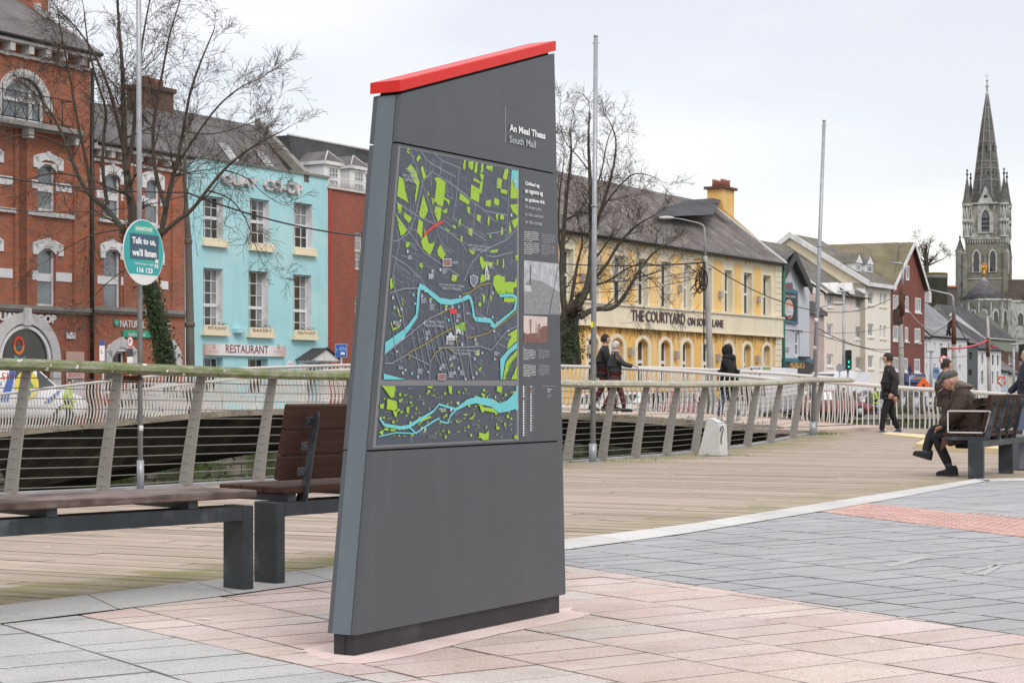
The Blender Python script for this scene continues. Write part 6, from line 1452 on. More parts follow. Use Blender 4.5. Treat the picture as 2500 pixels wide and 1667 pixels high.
for i, w_ in enumerate(lw):
 wo=window(b.e, w_[0]+.01, w_[1]-.01, w_[2], w_[3], y=.24, cols=2, rows=2, fw=.09, bar=.04, gl=GL_DARK)
 x0, x1=w_[0], w_[1];cx=(x0+x1)/2;hw=(x1-x0)/2;q=MB()
 for i_ in range(8):
  a0_, a1_=pi*i_/8, pi*(i_+1)/8;rr0=.55
  z_a, z_b=w_[3]-hw*rr0+hw*rr0*sin(a0_), w_[3]-hw*rr0+hw*rr0*sin(a1_);xa, xb=cx+hw*cos(a0_), cx+hw*cos(a1_)
  q.prism([(xb, z_b), (xa, z_a), (xa, w_[3]+.01), (xb, w_[3]+.01)], -.03, .22)
 q.build('spandrel', YEL_, b.e)
 q=MB();arch_band(q, cx, w_[3]-hw*.5, hw+.0, hw+.28, -.07, -.031, .62, 12);q.box(x0-.26, x0, -.07, -.001, w_[2], w_[3]-hw*.5-.001);q.box(x1, x1+.26, -.07, -.001, w_[2], w_[3]-hw*.5-.001);q.build('window_surround', CRM, b.e)
 if i in(2, 3, 4, 5):
  q=MB();q.poly([(x0+.15, .232, w_[3]-.2), (x0+.45, .232, w_[3]-.6), (x0+.2, .232, w_[3]-1.4), (x0+.12, .232, w_[3]-.9)]);q.build('drape', REDC if i in(3, 4)else mat('drape_brown', (.16, .1, .07), .8), wo)
for px_, py_ in((1536, 858), (1648, 866), (1750, 873), (1846, 877), (1433, 853)):q=MB();x, z=b.x(px_), b.z(px_, py_);q.cbox(x-.12, x+.12, -.22, -.001, z-.2, z+.2, .02);q.build('wall_lamp', flat('lamp_shell', (.4, .36, .32), .5), b.e)
for px_, py_ in((1416, 679), (1539, 692), (1655, 705), (1755, 719), (1848, 731)):q=MB();x, z=b.x(px_), b.z(px_, py_);q.cbox(x-.1, x+.1, -.2, -.021, z-.18, z+.18, .02);q.build('wall_lamp', flat('lamp_shell', 0), b.e)
LET=flat('letter_bronze', (.09, .055, .07), .45)
zl=lambda px_, py_:b.z(px_, py_)
text('THE COURTYARD', 'lettering', b.e, LET, b.x(1533), zl(1533, 783.5), b.x(1664)-b.x(1533), .52, y=-.165, ext=.04, bold=.012);text('ON SOBER LANE', 'lettering', b.e, LET, b.x(1670.5), zl(1670, 794), b.x(1758)-b.x(1670.5), .38, y=-.165, ext=.04, bold=.012)
roof(b, -.1, X1+.12, ze, 4.25, 3.5, slatemat('slate_mossy', (.085, .076, .078), (.135, .122, .122), (.24, .235, .19), (.52, .66)), .3, verge=WHITE)
q=MB();q.poly([(X1-.03, 0, ze), (X1-.03, 8.5, ze), (X1-.03, 4.25, ze+3.4)]);q.poly([(0.03, 0, ze), (.03, 8.5, ze), (.03, 4.25, ze+3.4)]);q.each('gable', CRM, b.e)
downpipe(b, 1909, ze, flat('pipe_green', (.035, .14, .1), .5), .09, -.1)
q=MB();rr=random.Random(6)
for _ in range(380):
 x=rr.uniform(2, X1-.4);z=zc0-.05;l=rr.uniform(.1, .5)*(1.5 if rr.random()<.15 else 1)
 P_=[(x, -.04, z)];xx=x
 for j in range(3):xx+=rr.uniform(-.08, .08);P_.append((xx, -.04-rr.uniform(0, .03), z-l*(j+1)/3))
 q.tube(P_, .008, 3, caps=False)
q.build('creeper', mat('dry_creeper', (.30, .18, .08), .9, .3, 5), b.e)['kind']='stuff'
b2=Bld('yellow_house', 'yellow house with a tall yellow chimney, rising behind the long slate roof', 1620, 96.0, -.6)
x0, x1=b2 .x(1612), b2 .x(1765);zr=b2 .z(1740, 482)
q=MB();a=0
RB2=[b2 .S(1615, 492), b2 .S(1741, 480), b2 .S(1762, 483), b2 .S(1738, 530)];LW2, RW2=b2 .S(1600, 530, 3), b2 .S(1742, 524, 3)
q.poly([(RB2[0][0], 0, RB2[0][1]), (LW2[0], -3, LW2[1]), (RW2[0], -3, RW2[1]), (RB2[2][0], 0, RB2[2][1])]);q.poly([(RB2[0][0], 0, RB2[0][1]), (RB2[2][0], 0, RB2[2][1]), (RB2[2][0], 4, RB2[2][1]-3.2), (RB2[0][0], 4, RB2[0][1]-3.2)]);q.build('roof', SLATED, b2 .e)
q=MB();x=b2 .S(1745, 500, .1)[0];q.poly([(x-.05, 0, zr-.1), (x-.05, -3.4, zr-3), (x-.05, 4, zr-3.4)]);q.box(RB2[0][0], x-.06, -2, 3.5, 0, zr-3.2);q.box(x-.1, x+.02, -3.4, 4, 0, zr-3.4);q.build('wall', YEL_, b2 .e)
q=MB();cA, cB=b2 .x(1744), b2 .x(1777);q.box(x+.0, x+1.5, -.6, .35, 0, b2 .z(1760, 466));q.build('chimney', YEL_, b2 .e);zz=b2 .z(1760, 466)
q=MB();q.box(x-.15, x+1.65, -.75, .5, zz+.001, zz+.14);q.build('chimney_cap', mat('rusty_cap', (.14, .07, .05), .9), b2 .e);q=MB()
for i in range(3):
 for j in(0, 1):q.lathe([(.12, 0), (.10, .3), (.13, .38), (.09, .42)], 8, o=(x+.35+i*.4, -.4+j*.5, zz+.142))
q.each('chimney_pot', mat('terracotta', 0), b2 .e)
q=MB();q.mesh([(x+1.5, -.2, zr-.9), (x+1.62, -.2, zr-.9), (x+1.62, 5.2, zr-5.4), (x+1.5, 5.2, zr-5.4), (x+1.5, -.2, zr-1.3), (x+1.5, 5.2, zr-5.8)], [(0, 1, 2, 3), (0, 3, 5, 4)]);q.poly([(x+1.5, -.2, zr-1.2), (x+1.5, 5.2, zr-5.8), (x+1.5, -.2, 0)]);q.build('dark_verge', mat('brown_fascia', (.08, .045, .035), .8), b2 .e)
q=MB();P_=[b2 .S(1688, 508), b2 .S(1702, 492), b2 .S(1706, 492), b2 .S(1692, 508)];q.poly([(P_[0][0], -2.25, P_[0][1]), (P_[0][0]+.9, -2.25, P_[0][1]), (P_[1][0]+.9, -.8, P_[1][1]-.1), (P_[1][0], -.8, P_[1][1]-.1)]);q.build('skylight', GL_SKY, b2 .e)
GREYR=mat('pale_grey_render', (.52, .55, .60), .75, .07, .6, streak=.15);TEALP=mat('teal_paint', (.045, .17, .22), .5, .15, 2)
b=Bld('grey_building', 'pale grey gabled pub with a mural board and teal shopfront', 1898, 104.5, -.62)
X1=b.x(1976);PK=b.S(1921, 621);RV=b.S(1958, 690);TR=b.S(1976, 684)
ws_=[W1(b, 1941, 1953, 810, 868), W1(b, 1908, 1915, 667, 686)]
mb=MB();zt=RV[1]-.1;rects_wall(mb, 0, X1, 0, zt, ws_, 0, .2)
mb.poly([(0, 0, zt), (RV[0], 0, zt), (PK[0], 0, PK[1]), (0, 0, b.z(1898, 655))]);mb.poly([(RV[0], 0, zt), (X1, 0, zt), (X1, 0, TR[1]), (b.x(1957), 0, b.z(1957, 672)), (RV[0], 0, zt+.2)])
side_walls(mb, 0, X1, 0, zt, 8);mb.build('wall', GREYR, b.e)
window(b.e, *ws_[0], y=.15, cols=1, rows=2, gl=GL_CURT, fw=.08);window(b.e, *ws_[1], y=.15, cols=1, rows=2, gl=GL_SKY, fw=.06)
q=MB();
q.mesh([(PK[0], -.5, PK[1]+.15), (PK[0], 6, PK[1]+.15), (RV[0]+.3, 6, RV[1]-.25), (RV[0]+.3, -.5, RV[1]-.25)], [(0, 1, 2, 3)]);q.mesh([(PK[0], -.5, PK[1]+.15), (PK[0], 6, PK[1]+.15), (-3, 6, b.z(1898, 690)), (-3, -.5, b.z(1898, 690))], [(0, 1, 2, 3)]);rf=q.build('roof', SLATE, b.e)
q=MB();q.prism([(PK[0], PK[1]+.18), (RV[0]+.35, RV[1]-.25), (RV[0]+.2, RV[1]-.7), (PK[0], PK[1]-.35)], -.56, -.5);q.prism([(PK[0], PK[1]+.18), (PK[0], PK[1]-.35), (PK[0]-3, PK[1]-2.6), (PK[0]-3, PK[1]-2.1)], -.56, -.5);q.build('bargeboard', BLACK, rf)
q=MB();pts=[(1905, 691), (1929, 690), (1931, 705), (1943, 712), (1943, 792), (1905, 785)];q.prism([b.S(*p)for p in pts], -.14, -.06);md=q.build('mural_board', TEALP, b.e)
q=MB();pts=[(1906, 712), (1939, 718), (1939, 785), (1906, 779)];q.prism([b.S(*p)for p in pts], -.155, -.141);q.build('mural_ground', flat('mural_black', (.025, .025, .03), .5), md)
cx, cz=b.S(1920, 755)
q=MB();R2=.56;q.prism([(cx+R2*cos(t)*1.15, cz+R2*sin(t))for t in[2*pi*i/28 for i in range(28)]], -.17, -.156);q.build('mural_moon', flat('mural_white', (.55, .57, .62), .5), md)
q=MB();q.prism([(cx+R2*.95*cos(t), cz+.06+R2*.8*sin(t))for t in[pi*i/14 for i in range(15)]], -.18, -.171);q.build('mural_sky', flat('mural_orange', (.7, .3, .16), .5), md)
q=MB();q.box(cx-.3, cx+.45, -.185, -.181, cz-.15, cz+.12);q.box(cx-.1, cx+.12, -.185, -.181, cz+.12, cz+.25);q.build('mural_house', flat('mural_white', 0), md)
q=MB();q.prism([(cx-.4, cz-.38), (cx+.4, cz-.33), (cx+.2, cz-.5), (cx-.4, cz-.55)], -.186, -.182);q.build('mural_boat', REDC, md)
text("FORDES", 'lettering', md, REDC, b.x(1904), b.z(1904, 704), b.x(1927.5)-b.x(1904), .28, y=-.142, bold=.03);text('BAR & LOUNGE', 'lettering', md, WHITE, b.x(1909), b.z(1909, 725), b.x(1936)-b.x(1909), .14, y=-.158)
q=MB();q.box(0, X1+.3, -.35, -.001, b.z(1930, 884), b.z(1930, 875));q.box(.05, X1+.2, -.2, -.001, 0, b.z(1930, 912));q.build('shopfront', TEALP, b.e)
q=MB();q.box(0, X1+.25, -.3, -.001, b.z(1930, 910), b.z(1930, 885));q.build('fascia_sign', flat('fascia_black', (.018, .018, .02), .4), b.e)
text("FORDE'S", 'lettering', b.e, flat('letter_gold', (.72, .42, .12), .4), b.x(1917), b.z(1917, 898), b.x(1953)-b.x(1917), .42, y=-.305, bold=.03, slant=.2)
q=MB()
for px_ in(1914, 1935, 1958):q.box(b.x(px_), b.x(px_)+.9, -.215, -.205, .8, b.z(1930, 916));
q.each('shop_window', GL_DARK, b.e);board(b, 1911, 1925, 847, 857, flat('plaque', (.3, .31, .34), .5), 'plaque');board(b, 1936, 1955, 870, 875, flat('planter_dark', (.04, .03, .03), .7), 'planter', -.6, .3)
q=MB();[q.tube([(b.x(p), -.12, b.z(1908, 806)), (b.x(p)+.5, -.5, b.z(1908, 806)), (b.x(p)+.5, -.5, b.z(1908, 812))], .03, 5)for p in(1909, 1921, 1930)];q.each('flood_lamp', BLACK, b.e)
def house(name, label, px0, d, px1, py_e, pxe, wallm, wins, roofm, rise=2.4, dw=4, z0=-.5, cols=2, rows=1, gl=GL_CURT, over=.2, verge=WHITE, frame=WHITE, fw=.12, hip=0, sill=None, gut=BLACK, group=None, dep=.15):
 b=Bld(name, label, px0, d, z0, group);X1=b.x(px1);ze=b.z(pxe, py_e);ws_=[W1(b, *w_)for w_ in wins]
 mb=MB();rects_wall(mb, 0, X1, 0, ze, ws_, 0, dep+.05);side_walls(mb, 0, X1, 0, ze, dw*2);mb.build('wall', wallm, b.e)
 for w_ in ws_:window(b.e, *w_, y=dep, cols=cols if(w_[1]-w_[0])>.9 else 1, rows=rows, gl=gl, fw=fw, fr=frame, sill=sill, meet=False)
 if roofm:roof(b, -.1, X1+.1, ze, dw, rise, roofm, over, verge=verge, hip1=hip, gable_m=wallm, gut=gut)
 return b
MAUVE=mat('mauve_render', (.46, .36, .34), .8, .1, .7, streak=.2);PINKC=mat('pinkish_cream_render', (.74, .66, .58), .8, .06, .6, streak=.15);CRMW=mat('cream_white_render', (.84, .80, .71), .8, .05, .6, streak=.12)
WGR=mat('white_grey_render', (.70, .71, .73), .8, .08, .8, streak=.15);DGR=mat('dark_grey_render', (.10, .115, .12), .8, .15, 1)
b=house('mauve_house', 'narrow mauve rendered house squeezed beside the grey pub', 1974, 126, 2012, 766, 1990, MAUVE, [], None)
q=MB();p=[b.S(1975, 735), b.S(2011, 764), b.S(2011, 772), b.S(1975, 766)];q.prism(p, -.3, 2);q.build('roof', SLATE, b.e)
q=MB();q.prism([b.S(1975, 700), b.S(2014, 728), b.S(2014, 760), b.S(1975, 736)], .5, 5);q.build('upper_wall', MAUVE, b.e)
D0=158
wn_=[]
for py_ in(718, 790, 864):
 for(pa, pb)in((2019, 2034), (2089, 2102)):
  sh=0 if pa<2050 else 6+(py_-718)*.012;wn_.append((pa, pb, py_+sh, py_+sh+30))
 if True:wn_.append((2056, 2064, py_+2, py_+34))
b=house('apartment_block', 'pinkish cream apartment block with three white gablets on its eaves', 2011, D0, 2112, 722, 2060, PINKC, wn_, slatemat('slate_mossy_dark', (.10, .095, .09), (.13, .125, .115), (.2, .19, .13), (.5, .68)), 5.0, 7, over=.4, fw=.16, sill=WHITE)
for px_, w_ in((2034, 11), (2069, 9), (2103, 10)):
 x=b.x(px_);z=b.z(px_, 718);hw=w_/F*(D0+5)/.6;q=MB();q.poly([(x-hw, -.5, z), (x+hw, -.5, z), (x+.0, -.45, z+1.0)]);q.poly([(x+hw, -.5, z), (x+.0, 1.4, z+1.0), (x, -.45, z+1.0)]);q.poly([(x-hw, -.5, z), (x, -.45, z+1.0), (x, 1.4, z+1.0)]);q.build('gablet', WHITE, b.e)
wn_=[]
for py_ in(712, 790, 868):
 wn_+=[(2119, 2133, py_, py_+32), (2148, 2154, py_+4, py_+36), (2157.5, 2164, py_+5, py_+37)]
b=house('apartment_block', 'cream apartment block with dormers, beside the red brick gable house', 2112.5, D0+7.6, 2174, 695, 2140, CRMW, wn_, None, fw=.14, sill=CREAMP)
X1=b.x(2174);ze=b.z(2140, 695)
SGM=mat('pale_yellow_render', (.86, .77, .55), .8, .05, .5, streak=.1);RFM=slatemat('slate_brownish', (.11, .105, .10), (.145, .135, .125), (.19, .18, .11), (.5, .66))
def on_side(px_, py_, X, Yd, ax_, bx_):
 k_=(px_-CX)/F;t_=(X-k_*Yd)/(ax_[0]+k_*ax_[1]);dd=Yd+t_*ax_[1];return t_, H+(HY-py_)/F*dd
Xc, Yc=b.X, b.d;
def SW(px_, py_):
 k_=(px_-CX)/F;u=(Xc-k_*Yc)/(b.ay+k_*b.ax);dd=Yc+u*b.ax;return u, H+(HY-py_)/F*dd-b.z0
a_, pk, lf=SW(2107, 693), SW(1931, 576), SW(1874, 616)
q=MB();q.poly([(.0, 0, 0), (0, 0, ze), (0, pk[0], pk[1]), (0, lf[0], lf[1]), (0, lf[0], 0)]);q.build('side_gable', SGM, b.e)
q=MB();q.poly([(-.3, -.5, ze), (X1+.2, -.5, ze), (X1+.2, pk[0], pk[1]+.2), (-.3, pk[0], pk[1]+.2)]);q.poly([(-.3, pk[0], pk[1]+.2), (X1+.2, pk[0], pk[1]+.2), (X1+.2, lf[0], lf[1]), (-.3, lf[0], lf[1])]);rf=q.build('roof', RFM, b.e)
q=MB();q.mesh([(-.35, -.5, ze-.35), (-.35, pk[0], pk[1]-.2), (-.35, pk[0], pk[1]+.35), (-.35, -.5, ze+.15), (-.1, -.5, ze+.15), (-.1, pk[0], pk[1]+.35)], [(0, 1, 2, 3), (3, 2, 5, 4)]);q.mesh([(-.35, lf[0], lf[1]-.35), (-.35, pk[0], pk[1]-.2), (-.35, pk[0], pk[1]+.35), (-.35, lf[0], lf[1]+.15), (-.1, lf[0], lf[1]+.15), (-.1, pk[0], pk[1]+.35)], [(0, 1, 2, 3), (3, 2, 5, 4)]);q.box(-.3, X1, -.6, -.5, ze-.3, ze+.05);q.each('verge', WHITE, rf)
for px_, pyb, pyt in((2095, 663, 619), (2122, 666, 625)):
 x=.3+(px_-2095)*.075;u0=3.0;q=MB();zt_=ze+2.2;yy=1.6
 x, zb_=b.S(px_-9, pyb, -yy);x1=b.S(px_+8, pyb, -yy)[0];zg=b.S(px_-9, pyb-22, -yy)[1];zp_=b.S(px_, pyt, -yy)[1];c_=(x+x1)/2
 q.box(x, x1, yy, yy+2.6, zb_, zg);q.prism([(x-.1, zg+.001), (x1+.1, zg+.001), (c_, zp_)], yy-.15, yy+.05);dm=q.build('dormer', WHITE, b.e)
 q=MB();q.poly([(x-.15, yy-.2, zg), (c_, yy-.2, zp_+.06), (c_, yy+3, zp_+.06), (x-.15, yy+3, zg)]);q.poly([(x1+.15, yy-.2, zg), (c_, yy-.2, zp_+.06), (c_, yy+3, zp_+.06), (x1+.15, yy+3, zg)]);q.build('dormer_roof', RFM, dm)
 window(dm, x+.25, x1-.25, zb_+.1, zg-.1, y=yy-.02, cols=1, rows=1, gl=GL_SKY, fw=.08)
b=Bld('brick_gable_house', 'tall red brown brick house with a steep white edged gable', 2174.5, D0+14.6, -.5)
BRK=brickmat('brick_brown_red', (.28, .09, .07), (.22, .07, .055), (.2, .1, .08), w=.24, h=.09)
X1=b.x(2257);PK=b.S(2224, 594);Lf=b.S(2177, 695);Rt=b.S(2259, 704);ze=(Lf[1]+Rt[1])/2
ws_=[W1(b, 2180, 2194, 719, 756), W1(b, 2210, 2219, 722, 759), W1(b, 2234, 2249, 726, 762), W1(b, 2180, 2194, 794, 831), W1(b, 2209, 2218, 797, 833), W1(b, 2233, 2248, 800, 835), W1(b, 2179, 2194, 871, 905), W1(b, 2208, 2217, 873, 907), W1(b, 2232, 2247, 875, 909)]
mb=MB();rects_wall(mb, 0, X1, 0, ze, ws_, 0, .2);side_walls(mb, 0, X1, 0, ze, 12);gw=W1(b, 2211, 2219, 647, 684)
mb.poly([(0, 0, ze), (X1, 0, ze), (PK[0], 0, PK[1])]);mb.build('wall', BRK, b.e)
for w_ in ws_:window(b.e, *w_, y=.06, cols=1 if w_[1]-w_[0]<1 else 2, rows=1, gl=GL_CURT, fw=.17, sill=WHITE)
window(b.e, gw[0], gw[1], gw[2], gw[3], y=-.01, cols=1, rows=1, gl=GL_SKY, fw=.17)
MOSSY_R=slatemat('slate_yellow_moss', (.12, .105, .08), (.16, .14, .10), (.18, .17, .09), (.46, .66))
q=MB();RR=b.S(2046, 598);q.poly([(PK[0], -.4, PK[1]+.1), (PK[0], 26, PK[1]+.1), (Lf[0]-.4, 26, ze-.1), (Lf[0]-.4, -.4, ze-.1)]);q.poly([(PK[0], -.4, PK[1]+.1), (PK[0], 26, PK[1]+.1), (X1+.4, 26, ze-.1), (X1+.4, -.4, ze-.1)]);rf=q.build('roof', MOSSY_R, b.e)
q=MB();q.prism([(PK[0], PK[1]+.3), (Lf[0]-.5, ze-.2), (Lf[0]-.5, ze-.7), (PK[0], PK[1]-.25)], -.46, -.4);q.prism([(PK[0], PK[1]+.3), (PK[0], PK[1]-.25), (X1+.5, ze-.7), (X1+.5, ze-.2)], -.46, -.4);q.cbox(X1-.1, X1+.7, -.5, 0, ze-1.4, ze-.3, .05);q.each('verge', WHITE, rf)
q=MB();z_r=PK[1]+.1
q.poly([(PK[0]-.5, 1.0, z_r), (PK[0]-9.5, 15.5, z_r-.6), (PK[0]-9.5, 4.0, ze), (Lf[0]-.4, -.2, ze-.1)]);q.build('cross_roof', MOSSY_R, b.e)
b_s=MB();b_s.cbox(b.x(2199), b.x(2248), -.5, -.01, b.z(2220, 935), b.z(2220, 912), .05);b_s.build('fascia_sign', flat('shop_navy', (.05, .07, .20), .5), b.e)
text('Nutrition Store', 'lettering', b.e, flat('letter_gold', 0), b.x(2223), b.z(2222, 926), b.x(2245)-b.x(2223), .35, y=-.51, bold=.02)
text('ARTICS', 'lettering', b.e, WHITE, b.x(2208), b.z(2208, 926), b.x(2221)-b.x(2208), .4, y=-.51, bold=.02)
b_s=MB();b_s.box(b.x(2202), b.x(2246), -.2, -.01, 0, b.z(2220, 936));b_s.build('shopfront', flat('shop_navy', 0), b.e)
b=house('white_house', 'narrow white house with one tall window per floor, beside the brick gable', 2256, 181.6, 2271.5, 823, 2262, WGR, [(2259, 2263, 838, 874), (2260, 2263.5, 889, 912)], SLATE, 1.2, 3, gl=GL_DARK, fw=.05, verge=None)
wn_=[(2280, 2284, 835, 853), (2295, 2301, 838, 858), (2314, 2320, 838, 860), (2341, 2347, 842, 864), (2280, 2285, 888, 906), (2341, 2346, 890, 908), (2300, 2308, 928, 948), (2318, 2324, 928, 950)]
b=house('white_house', 'wide white house with a large plain slate roof behind the traffic light', 2272, 183.4, 2362, 823, 2310, WGR, wn_, slatemat('slate_blue_grey', (.15, .16, .17), (.19, .2, .21), None), 6.5, 7.5, gl=GL_SKY, fw=.1, verge=None)
q=MB();x=b.x(2275);zz=b.z(2280, 752);q.box(.0+.6, 3.4, 6.6, 8.4, b.z(2300, 770), zz+1.0);q.build('chimney', mat('chimney_cream', (.55, .42, .33), .8, .1, 1), b.e);q=MB()
for i in range(5):q.lathe([(.2, 0), (.17, .9)], 8, o=(.9+i*.5, 7.3, zz+1.0))
q.each('chimney_pot', mat('terracotta', 0), b.e)
b=house('grey_house', 'dark grey house between two white ones at the right', 2362.5, 194, 2387, 838, 2374, DGR, [(2363, 2373, 860, 877), (2361.5+2, 2372.5, 902, 916)], SLATE, 4.4, 6, gl=GL_DARK, frame=BLACK, fw=.08, verge=None)
q=MB();q.box(.2, 2.8, 5, 6.5, b.z(2370, 810), b.z(2370, 803));q.build('chimney', mat('stack_grey', (.25, .25, .24), .9), b.e);q=MB()
for i in range(5):q.lathe([(.2, 0), (.17, .8)], 8, o=(.5+i*.5, 5.8, b.z(2370, 803)))
q.each('chimney_pot', mat('terracotta', 0), b.e)
wn_=[(2396.5, 2401, 864, 888), (2422, 2427, 866, 891), (2434.5, 2439, 867, 892), (2396, 2401, 905, 937), (2422, 2426, 907, 938), (2434, 2438, 907, 938)]
b=house('white_house', 'white three window house with dark narrow windows, right of the dark grey house', 2387.5, 197.2, 2444, 853, 2415, WHITE, wn_, SLATED, 4.4, 5.5, gl=GL_DARK, frame=BLACK, fw=.06, verge=None, hip=4)
b=house('low_house', 'low house with pale blue front and slate roof near the right edge', 2445, 205, 2461, 905, 2450, mat('pale_blue_render', (.42, .55, .62), .8), [], SLATE, 3.4, 4.5, verge=None)
b=house('low_house', 'low cream house with orange door stripes near the right edge', 2461.5, 207.5, 2483, 910, 2470, mat('pale_cream_render', (.66, .6, .5), .8), [(2466, 2468, 915, 945), (2471.5, 2473.5, 916, 945)], SLATE, 3.4, 4.5, verge=None, gl=flat('door_orange', (.6, .2, .05), .6))
b=house('brick_house', 'dark brick house with metal fence behind, at the right edge', 2444, 226, 2540, 858, 2470, brickmat('brick_sooty', (.16, .08, .06), (.12, .07, .05), (.1, .08, .07)), [(2462, 2473, 865, 890)], None, gl=GL_DARK)
b=house('long_slate_house', 'long low slate roofed hall in front of the church wall', 2375, 250, 2480, 826, 2420, mat('hall_green', (.25, .26, .22), .8), [], SLATED, 4.6, 5, verge=None, hip=9, gut=flat('pipe_white', (.6, .62, .6), .5))
RUB=mat('rubble_stone', (.24, .225, .20), .95, .45, 1.0, .6, 4, stain=(.13, .13, .1))
d=290;c=W(2281, 943, d);s=d/F
t=thing('stone_tower', 'squat round rubble stone tower with a mossy top behind the brick gable house', 'tower', (c.x, d, -3))
zt_=H+(943-672)*s+3;b=MB();b.lathe([(33*s, 0), (31.5*s, zt_-.6), (32.3*s, zt_-.6), (32*s, zt_)], 32);b.build('wall', RUB, t)
b=MB();b.lathe([(32.6*s, zt_+.01), (31*s, zt_+.35), (20*s, zt_+.4)], 32);b.build('moss', mat('moss_brown', (.16, .14, .05), .95, .4, 3), t)
t=thing('brown_roofed_hall', 'dark stone wall and red ridged roof between the fort tower and the church', 'building', W(2313, 943, 310));b=MB();b.box(0, 1.7, 0, 8, -6, 16.6);b.build('wall', mat('dark_stone', (.11, .1, .095), .95, .3, .6), t);b=MB();b.box(-.1, 1.8, -.2, 8, 16.6, 16.9);b.build('ridge', mat('terracotta', 0), t)
s=.1;d=450.0
def cx_(px):return(px-CX)*s
def cz_(py):return H+(HY-py)*s
ca=radians(19.5)
TC=Vector((cx_(2410), d, 0));t=thing('cathedral', 'grey limestone gothic church tower with a tall spire, apse and pinnacles', 'church', TC, -ca)
k=NT('limestone');v=planar(k);bk=k.n('ShaderNodeTexBrick', offset=.5);k.l(v, bk.inputs['Vector'])
for nm, cc in(('Color1', (.30, .295, .28)), ('Color2', (.40, .395, .38)), ('Mortar', (.2, .19, .18))):bk.inputs[nm].default_value=(*cc, 1)
bk.inputs['Scale'].default_value=1;bk.inputs['Brick Width'].default_value=1.1;bk.inputs['Row Height'].default_value=.5;bk.inputs['Mortar Size'].default_value=.03
c=k.mix(k.ramp(k.noise(.22, detail=9, rough=.7, sx=(1, 1, .5)), .45, .62), bk.outputs[0], (.11, .11, .07));c=k.mix(k.ramp(k.noise(.5, detail=8, sx=(1, 1, .4)), .52, .66), c, (.52, .52, .51));k.col(c);k.bump(k.noise(1.2), .4, .1);LIME=k.set(.9, .2)
k=NT('dark_limestone');c=k.mix(k.ramp(k.noise(.6, detail=9, rough=.7, sx=(1, 1, 2)), .35, .7), (.07, .07, .07), (.19, .188, .18));c=k.mix(k.ramp(k.noise(.3, detail=8), .58, .7), c, (.15, .145, .10));k.col(c);k.bump(k.noise(2), .3, .05);DLIM=k.set(.9, .2)
k=NT('weathered_limestone');c=k.mix(k.ramp(k.noise(.5, detail=9, rough=.7), .35, .7), (.13, .13, .105), (.30, .295, .26));c=k.mix(k.ramp(k.noise(.2, detail=8), .5, .66), c, (.18, .175, .12));k.col(c);k.bump(k.noise(1.5), .4, .08);WLIM=k.set(.9, .2)
wht=mat('white_limestone', (.5, .5, .49), .9, .3, .5, stain=(.2, .2, .18))
hw=4.25
def Z(py):return cz_(py)
b=MB();b.box(-hw*1.12, hw*1.12, -hw*1.12, hw*1.12, 0, Z(583));b.build('lower_stage', WLIM, t)
b=MB();b.box(-hw*.97, hw*.97, -hw*.97, hw*.97, Z(583)+.001, Z(500));b.build('belfry_stage', LIME, t)
b=MB();b.box(-hw*1.18, hw*1.18, -hw*1.18, hw*1.18, Z(588), Z(584)-.01);b.box(-hw*1.05, hw*1.05, -hw*1.05, hw*1.05, Z(502), Z(498.5));b.box(-hw*1.16, hw*1.16, -hw*1.16, hw*1.16, Z(684), Z(682))
for i in range(17):
 x=-hw*1.12+i*hw*2.24/16;b.box(x-.13, x+.13, -hw*1.2, -hw*1.19+.2, Z(596), Z(589));b.box(hw*1.17, hw*1.2, x-.13, x+.13, Z(596), Z(589))
b.build('string_courses', wht, t)
def lancet(par, cx0, z0, z1, w_, face, y, m_=GL_DARK, surround=.35):
 b=MB();P_=[(cx0-w_/2, z0), (cx0+w_/2, z0), (cx0+w_/2, z1-w_*.8), (cx0+w_*.3, z1-w_*.28), (cx0, z1), (cx0-w_*.3, z1-w_*.28), (cx0-w_/2, z1-w_*.8)]
 q=MB();s_=surround;Q_=[(cx0-w_/2-s_, z0-s_*.3), (cx0+w_/2+s_, z0-s_*.3), (cx0+w_/2+s_, z1-w_*.8), (cx0+w_*.3+s_*.8, z1-w_*.25+s_*.4), (cx0, z1+s_*1.2), (cx0-w_*.3-s_*.8, z1-w_*.25+s_*.4), (cx0-w_/2-s_, z1-w_*.8)]
 n=len(P_)
 for i in range(n):j=(i+1)%n;q.prism([P_[i], Q_[i], Q_[j], P_[j]], y-.3, y)
 b.prism(P_, y-.06, y-.01)
 if face==1:
  for mbx in(b, q):mbx.v=[(-y_, x, z)for x, y_, z in mbx.v]
 o=q.build('window_arch', wht, par);b.build('window', m_, o)
for x in(-2.1, 1.75):lancet(t, x, Z(667), Z(615), 1.35, 0, -hw*1.12);lancet(t, x, Z(667), Z(615), 1.35, 1, -hw*1.12)
LOUV=mat('louvre_slate', (.13, .13, .15), .7, .2, 2)
for f_ in(0, 1):lancet(t, 0, Z(570), Z(516), 1.9, f_, -hw*.97, LOUV, .9)
b=MB()
for f_ in(0, 1):
 for zz in(Z(560), Z(549), Z(538)):
  q=MB();q.box(-.9, .9, -hw*.97-.3, -hw*.97-.1, zz, zz+.16)
  if f_:q.v=[(-y_, x, z)for x, y_, z in q.v]
  b.mesh(q.v, q.f)
b.build('louvres', BLACK, t)
b=MB()
for sx_ in(-1, 1):
 for sy_ in(-1, 1):b.box(sx_*hw*1.12-.55, sx_*hw*1.12+.55, sy_*hw*1.12-.55, sy_*hw*1.12+.55, 0, Z(620))
b.box(-.35, .35, -hw*1.12-.4, -hw*1.12, 0, Z(625));b.build('buttresses', WLIM, t)
